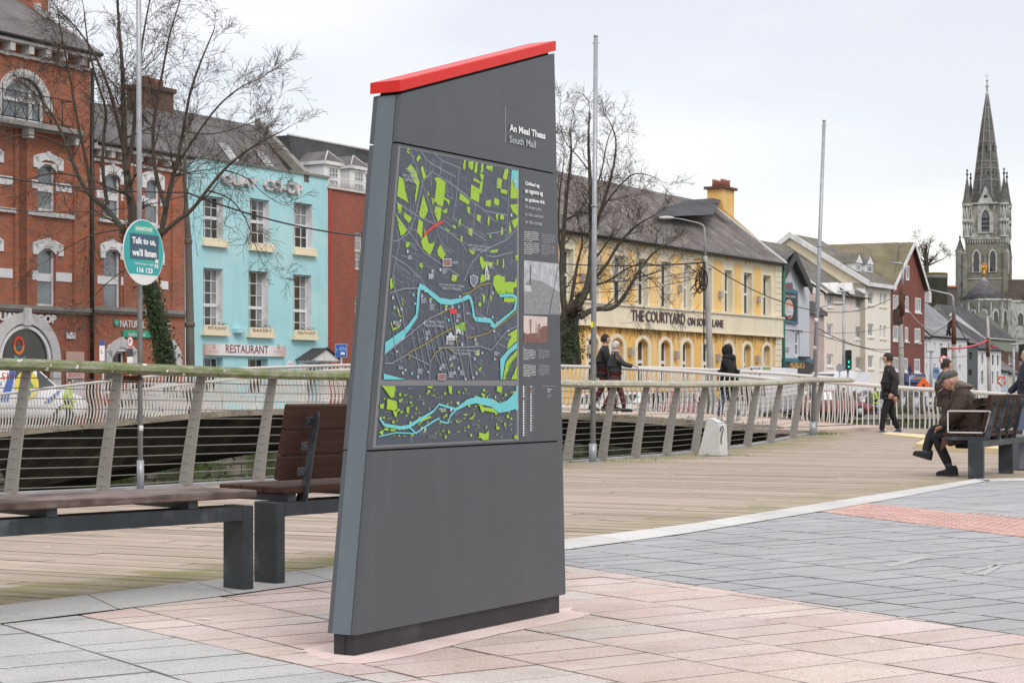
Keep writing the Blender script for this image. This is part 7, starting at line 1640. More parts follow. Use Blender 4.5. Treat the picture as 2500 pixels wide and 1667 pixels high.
for sx_, sy_ in((-1, -1), (1, -1), (1, 1), (-1, 1)):
 x, y=sx_*hw*1.02, sy_*hw*1.02;o_=(x, y, 0)
 b=MB();b.lathe([(1.15, Z(583)), (1.15, Z(580)), (.62, Z(579)), (.62, Z(500))], 12, o=o_)
 for i in range(8):
  a=2*pi*i/8
  for(za, zb2_)in((Z(580), Z(548)), (Z(538), Z(508))):b.tube([(x+.95*cos(a), y+.95*sin(a), za), (x+.95*cos(a), y+.95*sin(a), zb2_)], .13, 6)
 b.lathe([(1.15, Z(548)), (1.2, Z(544)), (1.1, Z(538))], 12, o=o_);b.lathe([(1.1, Z(508)), (1.22, Z(504)), (1.22, Z(500))], 12, o=o_);tu_=b.build('turret', wht, t)
 b=MB();b.lathe([(1.28, Z(500)), (.95, Z(490)), (.12, Z(436))], 12, o=o_, smooth=False);b.lathe([(.16, Z(436)), (.16, Z(432)), (.38, Z(429)), (.16, Z(426)), (.1, Z(423)), (.3, Z(420)), (.05, Z(416))], 8, o=o_);b.build('turret_cone', DLIM, tu_)
for f_ in(0, 1):
 b=MB();b.prism([(-1.95, Z(499)), (1.95, Z(499)), (0, Z(456))], -hw*1.0, -hw*.35)
 q=MB();q.prism([(.42*cos(a)-.0, Z(484)+.42*sin(a))for a in[2*pi*i/14 for i in range(14)]], -hw*1.0-.03, -hw*1.0-.005)
 e_=MB();e_.tube([(-2.05, -hw*1.0, Z(499)), (0, -hw*1.0, Z(454.5)), (2.05, -hw*1.0, Z(499))], .14, 6);e_.tube([(0, -hw, Z(455)), (0, -hw, Z(447))], .1, 6)
 if f_:
  for m__ in(b, q, e_):m__.v=[(-y_, x, z)for x, y_, z in m__.v]
 g_=b.build('gablet', wht, t);q.build('roundel', BLACK, g_);e_.build('gablet_edge', DLIM, g_)
N8=8;b=MB();pr=[(3.95, Z(500)), (3.75, Z(480)), (3.35, Z(452)), (2.65, Z(395)), (1.55, Z(310)), (.42, Z(240)), (.3, Z(232))]
vs=[]
for r_, z_ in pr:
 for j in range(8):a=pi/8+2*pi*j/8;vs.append((r_*cos(a), r_*sin(a), z_))
b.mesh(vs, [(i*8+j, i*8+(j+1)%8, (i+1)*8+(j+1)%8, (i+1)*8+j)for i in range(len(pr)-1)for j in range(8)]);sp_=b.build('spire', DLIM, t)
b=MB()
for j in range(8):
 a=pi/8+2*pi*j/8;b.tube([(r_*cos(a), r_*sin(a), z_)for r_, z_ in pr], .1, 5)
for py_ in(442, 414, 396, 348, 323, 290, 265):
 z_=Z(py_)
 for(r0, za), (r1, zb2_)in zip(pr[:-1], pr[1:]):
  if za<=z_<=zb2_:r_=lerp(r0, r1, (z_-za)/(zb2_-za))
 b.tube([((r_+.03)*cos(pi/8+2*pi*j/8), (r_+.03)*sin(pi/8+2*pi*j/8), z_)for j in range(9)], .085, 5)
b.build('spire_ribs', mat('pale_ribs', (.34, .34, .33), .9, .3, 1), sp_)
b=MB()
for j in range(8):
 a=2*pi*j/8
 for py_, rr_, l_ in((425, 3.0, .55), (365, 2.27, 1.5)):
  c_=Vector((cos(a), sin(a), 0));n_=Vector((-sin(a), cos(a), 0));r2=rr_*cos(pi/8)
  for o_ in((-.5, .5)if py_==425 else(0, )):
   p=c_*(r2+.04)+n_*o_;b.box(-.05, .12, -.12, .12, 0, l_, M=Matrix.Translation((p.x, p.y, Z(py_)-l_/2))@Matrix.Rotation(a, 4, 'Z'))
b.build('spire_slots', BLACK, sp_)
b=MB();b.lathe([(.3, Z(234)), (.45, Z(231)), (.25, Z(227)), (.2, Z(215)), (.5, Z(211)), (.2, Z(208)), (.12, Z(200)), (.35, Z(198)), (.1, Z(195)), (.05, Z(180))], 8);b.tube([(-.45, 0, Z(186)), (.45, 0, Z(186))], .06, 5);b.build('finial', wht, sp_)
def pinn(px_, yy, r_, zb_, ze_, zt__, m1=WLIM):
 x=cx_(px_)-TC.x;X_=x*cos(ca)-yy*sin(ca)if False else x;o_=Matrix.Rotation(ca, 4, 'Z')@Vector((x, yy, 0));o_=(o_.x, o_.y, 0)
 b=MB();b.lathe([(r_, 0), (r_, ze_-.4), (r_*1.12, ze_-.3), (r_*1.12, ze_)], 14, o=o_);q=b.build('stair_turret', m1, t)
 b=MB();b.lathe([(r_*1.2, ze_), (r_*.85, ze_+(zt__-ze_)*.18), (.08, zt__)], 12, o=o_, smooth=False);b.lathe([(.1, zt__-.1), (.35, zt__+.3), (.1, zt__+.5), (.05, zt__+.9)], 8, o=o_);b.build('turret_cone', DLIM, q)
pinn(2340, -1.5, 1.05, 0, Z(614), Z(583), wht);pinn(2481, 6, .6, 0, Z(628), Z(572), wht)
Minv=Matrix.Rotation(ca, 4, 'Z')
def loc(px_, yy):v_=Minv@Vector((cx_(px_)-TC.x, yy, 0));return(v_.x, v_.y, 0)
ao=loc(2380, -11);ra=5.6;b=MB();b.lathe([(ra, -2), (ra, Z(742)), (ra*1.05, Z(741)), (ra*1.05, Z(737))], 32, o=ao);ap=b.build('apse', wht, t)
b=MB();b.lathe([(ra*1.0, Z(738)), (.9, Z(693)), (.05, Z(682))], 32, o=loc(2374, -11));b.build('apse_roof', slatemat('slate_apse', (.09, .088, .10), (.12, .115, .13), None), ap)
b=MB();b.lathe([(1.3, Z(697)), (.1, Z(681))], 20, o=loc(2374, -11));b.build('apse_cap', mat('lead_grey', (.3, .31, .32), .6), ap)
b=MB();a0=loc(2374, -11);g0=Vector(a0)
b.tube([g0+V(0, 0, Z(683)), g0+V(0, 0, Z(664))], [.3, .22], 8);b.tube([g0+V(-.05, 0, Z(664)), g0+V(0, 0, Z(655))], [.36, .2], 8);b.ell(g0+V(0, 0, Z(652)), .22, .22, .26, 0, 8, 6)
for sg in(-1, 1):b.mesh([g0+V(0, .1, Z(661)), g0+V(sg*.45, .15, Z(652)), g0+V(sg*.8, .15, Z(656)), g0+V(sg*.6, .12, Z(667))], [(0, 1, 2, 3)])
b.tube([g0+V(.1, -.1, Z(659)), g0+V(.6, -.3, Z(657))], [.1, .08], 6);b.build('gilded_angel', mat('gilding', (.75, .36, .05), .35, .2, 3, metal=.5), t)
b=MB();q=MB();cl=MB()
for i in range(-6, 7):
 a=radians(-90+i*26);n_=Vector((cos(a), sin(a), 0));tt=Vector((-n_.y, n_.x, 0));M=Matrix(((tt.x, -n_.x, 0, ao[0]+n_.x*(ra+.02)), (tt.y, -n_.y, 0, ao[1]+n_.y*(ra+.02)), (0, 0, 1, 0), (0, 0, 0, 1)))
 w_=.95;z0_, z1_=Z(796), Z(765);P_=[(-w_/2, z0_), (w_/2, z0_), (w_/2, z1_-.7), (w_*.3, z1_-.25), (0, z1_), (-w_*.3, z1_-.25), (-w_/2, z1_-.7)];s_=.36;Q_=[(-w_/2-s_, z0_), (w_/2+s_, z0_), (w_/2+s_, z1_-.6), (w_*.3+s_*.8, z1_+.1), (0, z1_+s_*1.2), (-w_*.3-s_*.8, z1_+.1), (-w_/2-s_, z1_-.6)]
 tmp=MB();tmp.prism(P_, -.08, .2);b.mesh([M@Vector(v_)for v_ in tmp.v], tmp.f);tmp=MB()
 for e_ in range(2, 7):j=(e_+1)%7;tmp.prism([P_[e_], Q_[e_], Q_[j], P_[j]], -.3, .2)
 tmp.box(-1.3, -1.05, -.5, .1, Z(830), Z(745));q.mesh([M@Vector(v_)for v_ in tmp.v], tmp.f)
 for sx_ in(-.7, .7):
  p=M@Vector((sx_, -.25, 0));q.tube([(p.x, p.y, z0_-.2), (p.x, p.y, z1_-.8)], .1, 6)
q.build('arcade', wht, ap);b.build('arcade_window', GL_DARK, ap)
b=MB()
x0=cx_(2437)-TC.x;y0=-9
def LL(x, y, z):v_=Minv@Vector((x, y, z));return(v_.x, v_.y, z)
def obox(mbx, x0, x1, y0, y1, z0, z1, m=0):mbx.box(x0, x1, y0, y1, z0, z1, m, None, Minv)
obox(b, 1.6, 14, -9, 4, -2, Z(742));obox(b, 1.4, 14.2, -9.3, 4, Z(742)+.001, Z(737));obox(b, 1.5, 14, -9.25, -9, Z(828), Z(824));nv=b.build('nave_wall', wht, t)
b=MB();b.mesh([LL(1.8, -9, Z(737)), LL(14, -9, Z(737)), LL(14, -3, Z(684)), LL(4.0, -3, Z(684))], [(0, 1, 2, 3)]);b.build('nave_roof', mat('tile_brown', (.075, .06, .05), .9, .35, 1.2, .3, 5), nv)
b=MB();q=MB()
for px_ in(2466, 2505, 2440):
 x=cx_(px_)-TC.x;w_=1.25 if px_!=2440 else .6;z0_, z1_=Z(797), Z(767)
 P_=[(x-w_/2, z0_), (x+w_/2, z0_), (x+w_/2, z1_-.8), (x+w_*.3, z1_-.3), (x, z1_), (x-w_*.3, z1_-.3), (x-w_/2, z1_-.8)];tmp=MB();tmp.prism(P_, -9.1, -9.02);b.mesh([Minv@Vector(v_)for v_ in tmp.v], tmp.f)
 tmp=MB();s_=.5;Q_=[(x-w_/2-s_, z0_), (x+w_/2+s_, z0_), (x+w_/2+s_, z1_-.7), (x+w_*.3+s_*.8, z1_+.2), (x, z1_+s_*1.2), (x-w_*.3-s_*.8, z1_+.2), (x-w_/2-s_, z1_-.7)]
 for e_ in range(1, 7):j=(e_+1)%7;tmp.prism([P_[e_], Q_[e_], Q_[j], P_[j]], -9.3, -9.0)
 q.mesh([Minv@Vector(v_)for v_ in tmp.v], tmp.f)
for px_ in(2449, 2484):x=cx_(px_)-TC.x;obox(q, x-.45, x+.45, -9.9, -9.0, -2, Z(745));
x=cx_(2479)-TC.x;v_=Minv@Vector((x, -9.4, 0));q.lathe([(.45, Z(737)), (.4, Z(715)), (.5, Z(713)), (.45, Z(709)), (.05, Z(698))], 8, o=(v_.x, v_.y, 0))
q.build('nave_arcade', wht, nv);b.build('nave_window', GL_DARK, nv)
BARK=mat('bark_grey', (.085, .075, .062), .95, .4, 5, .5, 20, stain=(.11, .125, .07));TWIG=mat('twig_brown', (.085, .065, .05), .9, .3, 3);IVY=mat('ivy_dark', (.035, .065, .018), .6, .5, 4)
def tree(name, label, d, base, limbs, rs, n_sub, lens, seed, ivy=None, group='bare street trees along the quay', rmin=.006, zb=-.5, droop=.0, yj=1.8):
 rr=random.Random(seed);B=W(*base, d);B.z=zb
 t=thing(name, label, 'tree', B, 0, group);tk=MB();cr=MB();tips=[]
 def grow(p, dr, L, r, lv):
  n=4 if lv<2 else 3;pts=[p.copy()];q=p.copy();v=dr.normalized();rads=[r]
  side=Vector((rr.gauss(0, 1), rr.gauss(0, 1), rr.gauss(0, 1)))*.1
  for i in range(n):
   v=(v+Vector((rr.gauss(0, .11), rr.gauss(0, .11), rr.gauss(0, .09)+.07-droop*lv*.14))+side).normalized();q=q+v*(L/n);pts.append(q.copy());rads.append(max(rmin*.8, r*(1-(i+1)/n*.75)))
  cr.tube(pts, rads, 4 if lv<1 else 3, caps=False, smooth=False)
  if lv<3:
   k_=[6, 4, 2][lv]
   for j in range(k_):
    u=rr.uniform(.25, 1.0);i=min(n-1, int(u*n));pp=pts[i].lerp(pts[i+1], u*n-i);tv=(pts[i+1]-pts[i]).normalized()
    ax=Vector((rr.gauss(0, 1), rr.gauss(0, 1), rr.gauss(0, 1)));ax=(ax-tv*ax.dot(tv)).normalized()
    a=rr.uniform(.4, .85);grow(pp, tv*cos(a)+ax*sin(a), L*rr.uniform(.5, .8), max(rmin, rads[i]*.6), lv+1)
 for k_, (pts, r0, r1)in enumerate(limbs):
  if k_:r0*=.85;r1*=.8
  yo=rr.uniform(-yj, yj)if k_ else 0;P_=[]
  n=len(pts)
  for i, (x, y)in enumerate(pts):P_.append(W(x, y, d+yo*(i/(n-1))**1.0*(1 if k_ else 0))-B)
  P_=smooth(P_, 2);m=len(P_);rad=[lerp(r0, r1, i/(m-1))for i in range(m)]
  (tk if r0>.1 else cr).tube(P_, rad, 9 if r0>.1 else 6)
  cum_=plen(P_)
  ns=int(cum_*n_sub)if k_ else 5
  for j in range(ns):
   u=rr.uniform(.15 if k_ else .6, 1.0);p=at_len(P_, cum_*u);q=at_len(P_, min(cum_, cum_*u+.2));tv=(q-p)
   if tv.length<1e-4:tv=P_[-1]-P_[-2]
   tv.normalize();ax=Vector((rr.gauss(0, 1), rr.gauss(0, 1), rr.gauss(0, .7)));ax=(ax-tv*ax.dot(tv)).normalized();a=rr.uniform(.5, 1.1)
   grow(p, tv*cos(a)+ax*sin(a), rr.uniform(*lens)*(1.15-.6*u), max(rmin, lerp(r0, r1, u)*.38), 0)
  grow(P_[-1], P_[-1]-P_[-2], rr.uniform(*lens)*.6, r1, 0)
 tk.build('trunk', BARK, t);cr.build('crown', TWIG, t)
 if ivy:
  b=MB()
  for(x0, y0, x1, y1, w_, n)in ivy:
   for _ in range(n):
    u=rr.random();x, y=lerp(x0, x1, u), lerp(y0, y1, u);p=W(x+rr.gauss(0, w_), y+rr.gauss(0, 6), d-.3+rr.gauss(0, .18))-B;leafclump(b, p, .1, 3, .05, rnd=rr)
  b.build('ivy', IVY, t)
 return t
T1=[([(408, 905), (398, 860), (386, 790), (372, 720), (352, 650), (336, 590), (326, 545)], .33, .20), ([(330, 570), (318, 480), (306, 400), (303, 320), (302, 230), (298, 150), (290, 60), (284, -40)], .17, .03), ([(306, 380), (288, 300), (268, 220), (240, 150), (205, 90), (160, 40)], .09, .02), ([(310, 420), (326, 330), (332, 250), (340, 160), (352, 70), (372, -30)], .10, .02), ([(340, 610), (300, 560), (262, 510), (218, 478), (190, 430), (165, 360), (140, 300), (100, 240), (50, 200)], .13, .02), ([(225, 480), (212, 400), (196, 330), (182, 260), (170, 180), (150, 90), (140, 20)], .08, .02), ([(262, 500), (250, 420), (252, 340), (262, 270), (236, 200), (214, 110), (206, 30)], .08, .02), ([(355, 660), (385, 600), (400, 540), (412, 470), (432, 400), (448, 320), (462, 230), (490, 150), (520, 80)], .13, .02), ([(405, 510), (380, 430), (372, 350), (378, 270), (396, 180), (412, 90), (440, 0)], .09, .02), ([(420, 430), (446, 380), (500, 300), (540, 250), (590, 210), (640, 190)], .06, .015), ([(395, 570), (430, 540), (468, 515), (505, 465), (545, 415), (592, 375), (640, 345), (690, 320)], .10, .015), ([(505, 465), (560, 480), (600, 530), (620, 590), (640, 640)], .035, .01), ([(545, 415), (600, 430), (650, 480), (690, 500)], .03, .01), ([(300, 560), (230, 570), (170, 600), (110, 640)], .035, .01), ([(190, 430), (130, 420), (60, 440), (0, 460)], .04, .012), ([(165, 360), (100, 330), (40, 330), (-20, 350)], .04, .012), ([(350, 640), (300, 660), (250, 700), (215, 740)], .03, .01), ([(448, 320), (500, 330), (560, 320), (640, 290)], .03, .01)]
tree('bare_tree', 'large bare tree with ivied trunk before the brick buildings on the left', 58.5, (405, 905), T1, None, 1.5, (.85, 1.75), 12, ivy=[(405, 890, 388, 790, 13, 520), (388, 790, 352, 660, 13, 480), (350, 660, 335, 560, 9, 160), (338, 600, 300, 560, 5, 50)], zb=-.4, droop=.25)
T2=[([(1392, 900), (1390, 850), (1386, 800), (1392, 765)], .42, .34), ([(1385, 800), (1374, 730), (1370, 650), (1376, 560), (1384, 470), (1396, 380), (1392, 320)], .17, .02), ([(1372, 640), (1362, 560), (1366, 470), (1376, 400)], .06, .02), ([(1392, 775), (1420, 730), (1440, 690), (1446, 600), (1444, 500), (1440, 420), (1436, 340), (1440, 270)], .22, .02), ([(1445, 600), (1458, 540), (1482, 470), (1500, 400), (1506, 340), (1490, 300)], .09, .02), ([(1446, 560), (1475, 500), (1515, 450), (1550, 420), (1590, 430)], .06, .015), ([(1415, 775), (1450, 752), (1498, 756), (1530, 715), (1560, 660), (1600, 610), (1640, 590)], .14, .02), ([(1440, 690), (1480, 650), (1512, 590), (1560, 545), (1600, 525)], .09, .02), ([(1530, 715), (1545, 680), (1590, 670), (1640, 650)], .05, .015), ([(1430, 700), (1480, 690), (1530, 655), (1570, 640), (1610, 650)], .06, .015), ([(1386, 790), (1400, 700), (1410, 640), (1424, 590), (1416, 560)], .10, .02), ([(1440, 420), (1410, 380), (1380, 350), (1366, 300)], .04, .012), ([(1446, 480), (1470, 420), (1480, 350), (1500, 300)], .05, .012), ([(1560, 660), (1600, 690), (1640, 740)], .03, .01)]
tree('bare_tree', 'bare spreading tree before the yellow pub, right of the map sign', 66, (1392, 900), T2, None, 1.3, (.75, 1.5), 5, ivy=[(1395, 890, 1392, 800, 16, 420), (1392, 800, 1390, 770, 12, 80)], zb=-.55, droop=.1)
T3=[([(2262, 690), (2262, 640), (2260, 620)], .5, .35)]+[([(2262, 650), (x1, y1), (x2, y2)], .25, .04)for x1, y1, x2, y2 in((2245, 625, 2228, 605), (2255, 620, 2246, 596), (2266, 615, 2270, 600), (2280, 630, 2295, 610), (2285, 640, 2310, 628), (2240, 640, 2222, 628))]
tree('bare_tree', 'distant bare trees above the round fort tower', 330, (2262, 700), T3, None, .3, (1.6, 3), 9, rmin=.02, zb=10, yj=4)
WOOD=mat('pole_wood', (.16, .125, .10), .9, .3, 3, stain=(.14, .15, .06));CONP=mat('pole_concrete', (.42, .41, .38), .8, .2, 2, stain=(.3, .29, .25))
def upole(name, label, d, pts, radii, m, z0=-.5, group='utility poles on the far bank'):
 q=[W(x, y, d)for x, y in pts];q[0].z=z0;t=thing(name, label, 'pole', q[0], 0, group);b=MB();b.tube([p-q[0]for p in q], radii, 10);b.build('shaft', m, t);return t, q[0]
t, o_=upole('utility_pole', 'stained wooden pole with collars before the edge of the turquoise building', 59, [(466, 905), (464, 800), (460, 590), (452, 455), (451, 360)], [.15, .135, .105, .055, .04], mat('pole_stained', (.15, .13, .12), .85, .3, 1.2, stain=(.13, .14, .04)), -.35)
b=MB()
for x, y, r_ in((463.5, 792, .17), (460, 590, .13)):p=W(x, y, 59)-o_;b.lathe([(r_*.8, -.09), (r_, -.05), (r_, .05), (r_*.8, .09)], 12, o=tuple(p))
b.build('collar', WOOD, t)
t, o_=upole('utility_pole', 'concrete lamp pole with a long arm before the yellow pub', 72, [(1737, 930), (1733, 860), (1728, 760), (1724, 640), (1721, 625)], [.15, .13, .11, .09, .07], CONP, -.6)
b=MB();P_=[W(x, y, 72)-o_ for x, y in((1722, 628), (1720, 560), (1717, 550), (1706, 545), (1668, 536), (1640, 532))];b.tube(P_, [.06, .035, .03, .026, .024, .024], 8);b.build('lamp_arm', CONP, t)
b=MB();p=P_[-1];b.ell(p+V(-.2, 0, .0), .32, .12, .07, 0);b.build('lamp_head', PALESTONE, t)
b=MB();rr=random.Random(2)
for i in range(26):a=W(1722, 640+rr.uniform(0, 60), 71.8)-o_;c=W(1722+rr.uniform(-40, -5), 640+rr.uniform(-25, 90), 71.7)-o_;m_=a.lerp(c, .5)+V(0, 0, rr.uniform(-.3, .3));b.tube([a, m_, c], .018, 4)
ph=[W(1712+10*sin(a)*1.0-4, 690+26*cos(a), 71.7)-o_ for a in[i*pi/6 for i in range(13)]];b.tube(ph, .03, 5);b.tube([p+V(.15, 0, .1)for p in ph], .03, 5)
b.build('cable_tangle', mat('cable_brown', (.06, .04, .03), .8), t);b=MB();b.tube([W(1729, 640+i*30, 71.85)-o_+V(-.17-.0*i, 0, 0)for i in range(9)], .03, 5);b.build('cable_down', CABLE, t)
t, o_=upole('utility_pole', 'rusty topped utility pole before the brick gable house', 120, [(2200, 960), (2201, 880), (2199, 800), (2203, 722)], [.2, .17, .15, .13], CONP, -.5)
b=MB();b.tube([W(2201, 770, 119.9)-o_, W(2203, 700, 119.9)-o_], [.19, .16], 8);b.build('rusty_top', rust, t);b=MB();b.tube([W(2203, 705, 120)-o_, W(2205, 648, 120)-o_], .09, 8);b.tube([W(2205, 648, 120)-o_, W(2199, 643, 120)-o_, W(2173, 641, 120)-o_], [.09, .07, .05], 6);b.build('lamp_arm', GALV, t)
b=MB();[b.tube([W(2195+i*4, 712+i*2, 119.8)-o_, W(2210-i*5, 730+i*6, 119.8)-o_], .05, 4)for i in range(5)];b.cbox(-.5, .1, -.2, .2, 5.6, 6.6, .05);b.each('fitting', mat('cable_brown', 0), t)
t, o_=upole('utility_pole', 'white and rust utility pole behind the seated man, with a lamp arm', 125, [(2330, 980), (2330, 900), (2328, 840), (2328, 770)], [.2, .18, .15, .12], mat('pole_pale', (.5, .49, .47), .8, .3, 1, stain=(.2, .12, .08)), -.5)
b=MB();b.tube([W(2329, 840, 124.9)-o_, W(2328, 768, 124.9)-o_], [.17, .14], 8);b.build('rusty_top', rust, t)
b=MB();b.tube([W(x, y, 125)-o_ for x, y in((2328, 770), (2327, 730), (2325, 722), (2318, 718), (2290, 712), (2270, 707))], [.1, .08, .07, .06, .05, .05], 6);b.build('lamp_arm', GALV, t)
b=MB();rr=random.Random(5);[b.tube([W(2328, 772, 125)-o_, W(2320+rr.uniform(-6, 2), 790+rr.uniform(0, 12), 125)-o_, W(2318+rr.uniform(-8, 4), 808+rr.uniform(-10, 14), 125)-o_], .04, 4)for _ in range(16)];b.build('cable_tangle', mat('cable_brown', 0), t)
t, o_=upole('utility_pole', 'slender pole with red and white tape before the three window white house', 135, [(2416, 965), (2414, 880), (2412, 800), (2411, 775)], [.16, .14, .11, .08], mat('pole_pale', 0), -.5)
b=MB();b.tube([W(2412, 870, 134.9)-o_, W(2411.5, 824, 134.9)-o_], [.15, .13], 8);b.build('rusty_top', rust, t);b=MB();b.tube([W(2404, 774, 135)-o_, W(2420, 774, 135)-o_], .06, 6);b.build('lamp_head', GALV, t)
for d_, pt, lab in((150, (2475, 845, 980), 'thin grey lamp post at the right edge'), (142, (2060, 716, 960), 'grey lamp post with a double head before the apartment block'), (128, (2273, 862, 960), 'short hooked lamp post before the white houses')):
 t, o_=upole('lamp_post', lab, d_, [(pt[0], pt[2]), (pt[0], pt[1])], [.13, .09], GALV, -.5, 'lamp posts in the far street');b=MB();p=W(pt[0], pt[1], d_)-o_
 b.tube([p, p+V(.1, 0, .15)], .07, 6);b.ell(p+V(0, 0, .15), .55 if pt[0]==2060 else .3, .12, .08);b.build('lamp_head', mat('lamp_grey', (.4, .41, .42), .5), t)
b=MB();t, o_=upole('lamp_arm_post', 'thin pole with a short lamp arm left of the traffic light', 90, [(1993, 960), (1993, 755), (2010, 748), (2032, 741)], [.05, .04, .035, .035], GALV, -.5, 'lamp posts in the far street');b.ell(W(2046, 741, 90)-o_, .32, .1, .09);b.build('lamp_head', mat('lamp_grey', 0), t)
def cable(label, a, da, c, dc, sag, r=.018, m=CABLE, n=14):
 A_, C_=W(*a, da), W(*c, dc);t=thing('overhead_cable', label, 'cable', A_, 0, 'overhead cables');b=MB();b.tube([A_.lerp(C_, i/n)-A_-V(0, 0, sag*4*(i/n)*(1-i/n))for i in range(n+1)], r, 5);b.build('wire', m, t)
cable('upper black cable crossing the left brick buildings to the wooden pole', (-60, 422), 50, (455, 470), 59, .15, .024)
cable('lower black cable crossing the left brick buildings', (-60, 500), 50, (453, 478), 59, .35, .016)
cable('thick cable from the wooden pole across the turquoise building towards the map sign', (455, 470), 59, (905, 578), 70, .25, .03);cable('cable continuing behind the map sign to the yellow pub', (905, 578), 70, (1722, 640), 72, .5, .02)
cable('upper cable across the yellow pub to the concrete pole', (1360, 644), 64, (1722, 642), 72, .1, .016);cable('middle cable across the yellow pub', (1360, 690), 64, (1722, 655), 72, .2, .014);cable('lowest cable across the yellow pub', (1360, 712), 64, (1722, 672), 72, .25, .014)
cable('cable from the concrete pole to the rusty topped pole', (1724, 642), 72, (2200, 714), 120, 1.6, .022);cable('slack cable from the leaning pole area across the pale apartments', (1995, 800), 92, (2328, 775), 125, 1.6, .024);cable('thin cable across the apartment ground floor', (1995, 815), 92, (2416, 858), 135, .8, .016)
cable('second thin cable across the pale apartments', (1940, 808), 92, (2200, 792), 120, .3, .014);cable('pale cable from the brick gable to the white utility pole', (2205, 735), 120, (2328, 772), 125, 1.3, .03, flat('cable_white', (.5, .52, .55), .5));cable('dark cable falling from the white pole to the slender taped pole', (2329, 774), 125, (2412, 845), 135, .9, .035);cable('cable from the taped pole to the right edge', (2412, 838), 135, (2540, 890), 160, .3, .03)
TP=flat('tape_red', (.6, .03, .06), .5);cable('red tape strung from the traffic light to the taped pole', (2316, 850), 112, (2411, 830), 135, .2, .07, TP)
cable('short red tape hanging right of the taped pole', (2413, 838), 135, (2430, 848), 136, .05, .08, TP)
GRNL=None
def tlight(label, x0, x1, y0, y1, d, greens, plate=True):
 s=d/F;p=W((x0+x1)/2, 960, d);p.z=-.5;w_=(x1-x0)*s/2;za, zb=H-(y1-HY)*s-p.z, H-(y0-HY)*s-p.z
 t=thing('traffic_light', label, 'traffic light', p, 0, 'traffic lights across the river');b=MB();b.tube([V(0, .1, 0), V(0, .1, za)], .06, 8);b.build('post', GALV, t)
 if plate:b=MB();b.cbox(-w_*1.15, w_*1.15, .05, .08, za-.05, zb+.05, .01);b.build('backboard', WHITE, t)
 b=MB();b.cbox(-w_, w_, -.12, .045, za, zb, .02);hd=b.build('housing', flat('signal_black', (.02, .03, .025), .5), t);n=4;hh=(zb-za)/n
 for i in range(n):
  zc_=zb-hh*(i+.5);lit=i in greens;r_=min(w_, hh)*.42
  b=MB()
  if lit and i==2:b.prism([(x*r_*1.9, zc_+z*r_*1.9)for x, z in((-.18, -.5), (.18, -.5), (.18, 0), (.5, 0), (0, .5), (-.5, 0), (-.18, 0))], -.14, -.122)
  elif lit:b.prism([(x*r_*1.9, zc_+z*r_*1.9)for x, z in((.5, -.18), (.5, .18), (0, .18), (0, .5), (-.5, 0), (0, -.5), (0, -.18))], -.14, -.122)
  else:b.prism([(r_*cos(a), zc_+r_*sin(a))for a in[2*pi*j/14 for j in range(14)]], -.14, -.122)
  if lit:
   if 'sig_green' not in _mc:
    flat('sig_green', (.02, .9, .6), .4, 1.6)
   m_=_mc['sig_green']
  else:m_=flat('signal_dark_red', (.05, .01, .012), .3)if i==0 else flat('signal_dark', (.03, .02, .012), .3)
  b.build('lamp', m_, hd)
  v=MB();arch_band(v, 0, zc_, r_*1.15, r_*1.25, -.3, -.12, 1, 8);v.build('visor', flat('signal_black', 0), hd)
 return t
tlight('black traffic light showing two green arrows before the pale apartments', 2063.8, 2078.5, 854, 901, 88, (2, 3))
t=tlight('traffic light with white backboard behind the seated man, with a no right turn sign', 2297, 2312, 848, 899, 110, (3, ))
s=110/F;b=MB();cz0=H+(HY-878)*s+.5;b.prism([(-.1+.27*cos(a), cz0+.27*sin(a))for a in[2*pi*j/24 for j in range(24)]], -.36, -.33);sgn=b.build('turn_sign', TP, t)
b=MB();b.prism([(-.1+.21*cos(a), cz0+.21*sin(a))for a in[2*pi*j/24 for j in range(24)]], -.365, -.361);b.build('sign_face', WHITE, sgn)
b=MB();b.prism([(-.16, cz0-.14), (-.11, cz0-.14), (-.11, cz0+.02), (-.02, cz0+.02), (-.02, cz0-.03), (.07, cz0+.05), (-.02, cz0+.12), (-.02, cz0+.07), (-.16, cz0+.07)], -.37, -.366);b.build('arrow', BLACK, sgn)
b=MB();M=Matrix.Translation((-.1, 0, cz0))@Matrix.Rotation(radians(45), 4, 'Y');b.box(-.21, .21, -.376, -.371, -.025, .025, M=M);b.build('slash', TP, sgn)
tlight('small traffic light with green lamp, right of the backboard one', 2313, 2319, 880, 899, 112, (3, ), False)
tlight('dark traffic light seen from behind at the right edge', 2487, 2500, 840, 880, 100, (), False)
def rsign(name, label, cat, px, py, d, w_, h_, parts, shape='rect', rz=0, z0=-.5):
 s=d/F;p=W(px, 960, d);p.z=z0;t=thing(name, label, cat, p, rz);zc_=H+(HY-py)*s-z0;b=MB();b.tube([V(0, .03, 0), V(0, .03, zc_)], .035, 8);b.build('post', GALV, t)
 for i, (kind, x, z, a, c, m_)in enumerate(parts):
  b=MB();y=-.01-.006*i
  if kind=='r':b.cbox(x-a, x+a, y-.005, y, zc_+z-c, zc_+z+c, .0015)
  elif kind=='c':b.prism([(x+a*cos(q), zc_+z+c*sin(q))for q in[2*pi*j/24 for j in range(24)]], y-.005, y)
  elif kind=='d':b.prism([(x, zc_+z-c), (x+a, zc_+z), (x, zc_+z+c), (x-a, zc_+z)], y-.005, y)
  elif kind[0]=='t':text(kind[1:], 'lettering', t, m_, x-a, zc_+z-c, 2*a, 2*c, y=y-.006);continue
  b.build('plate', m_, t)
 return t
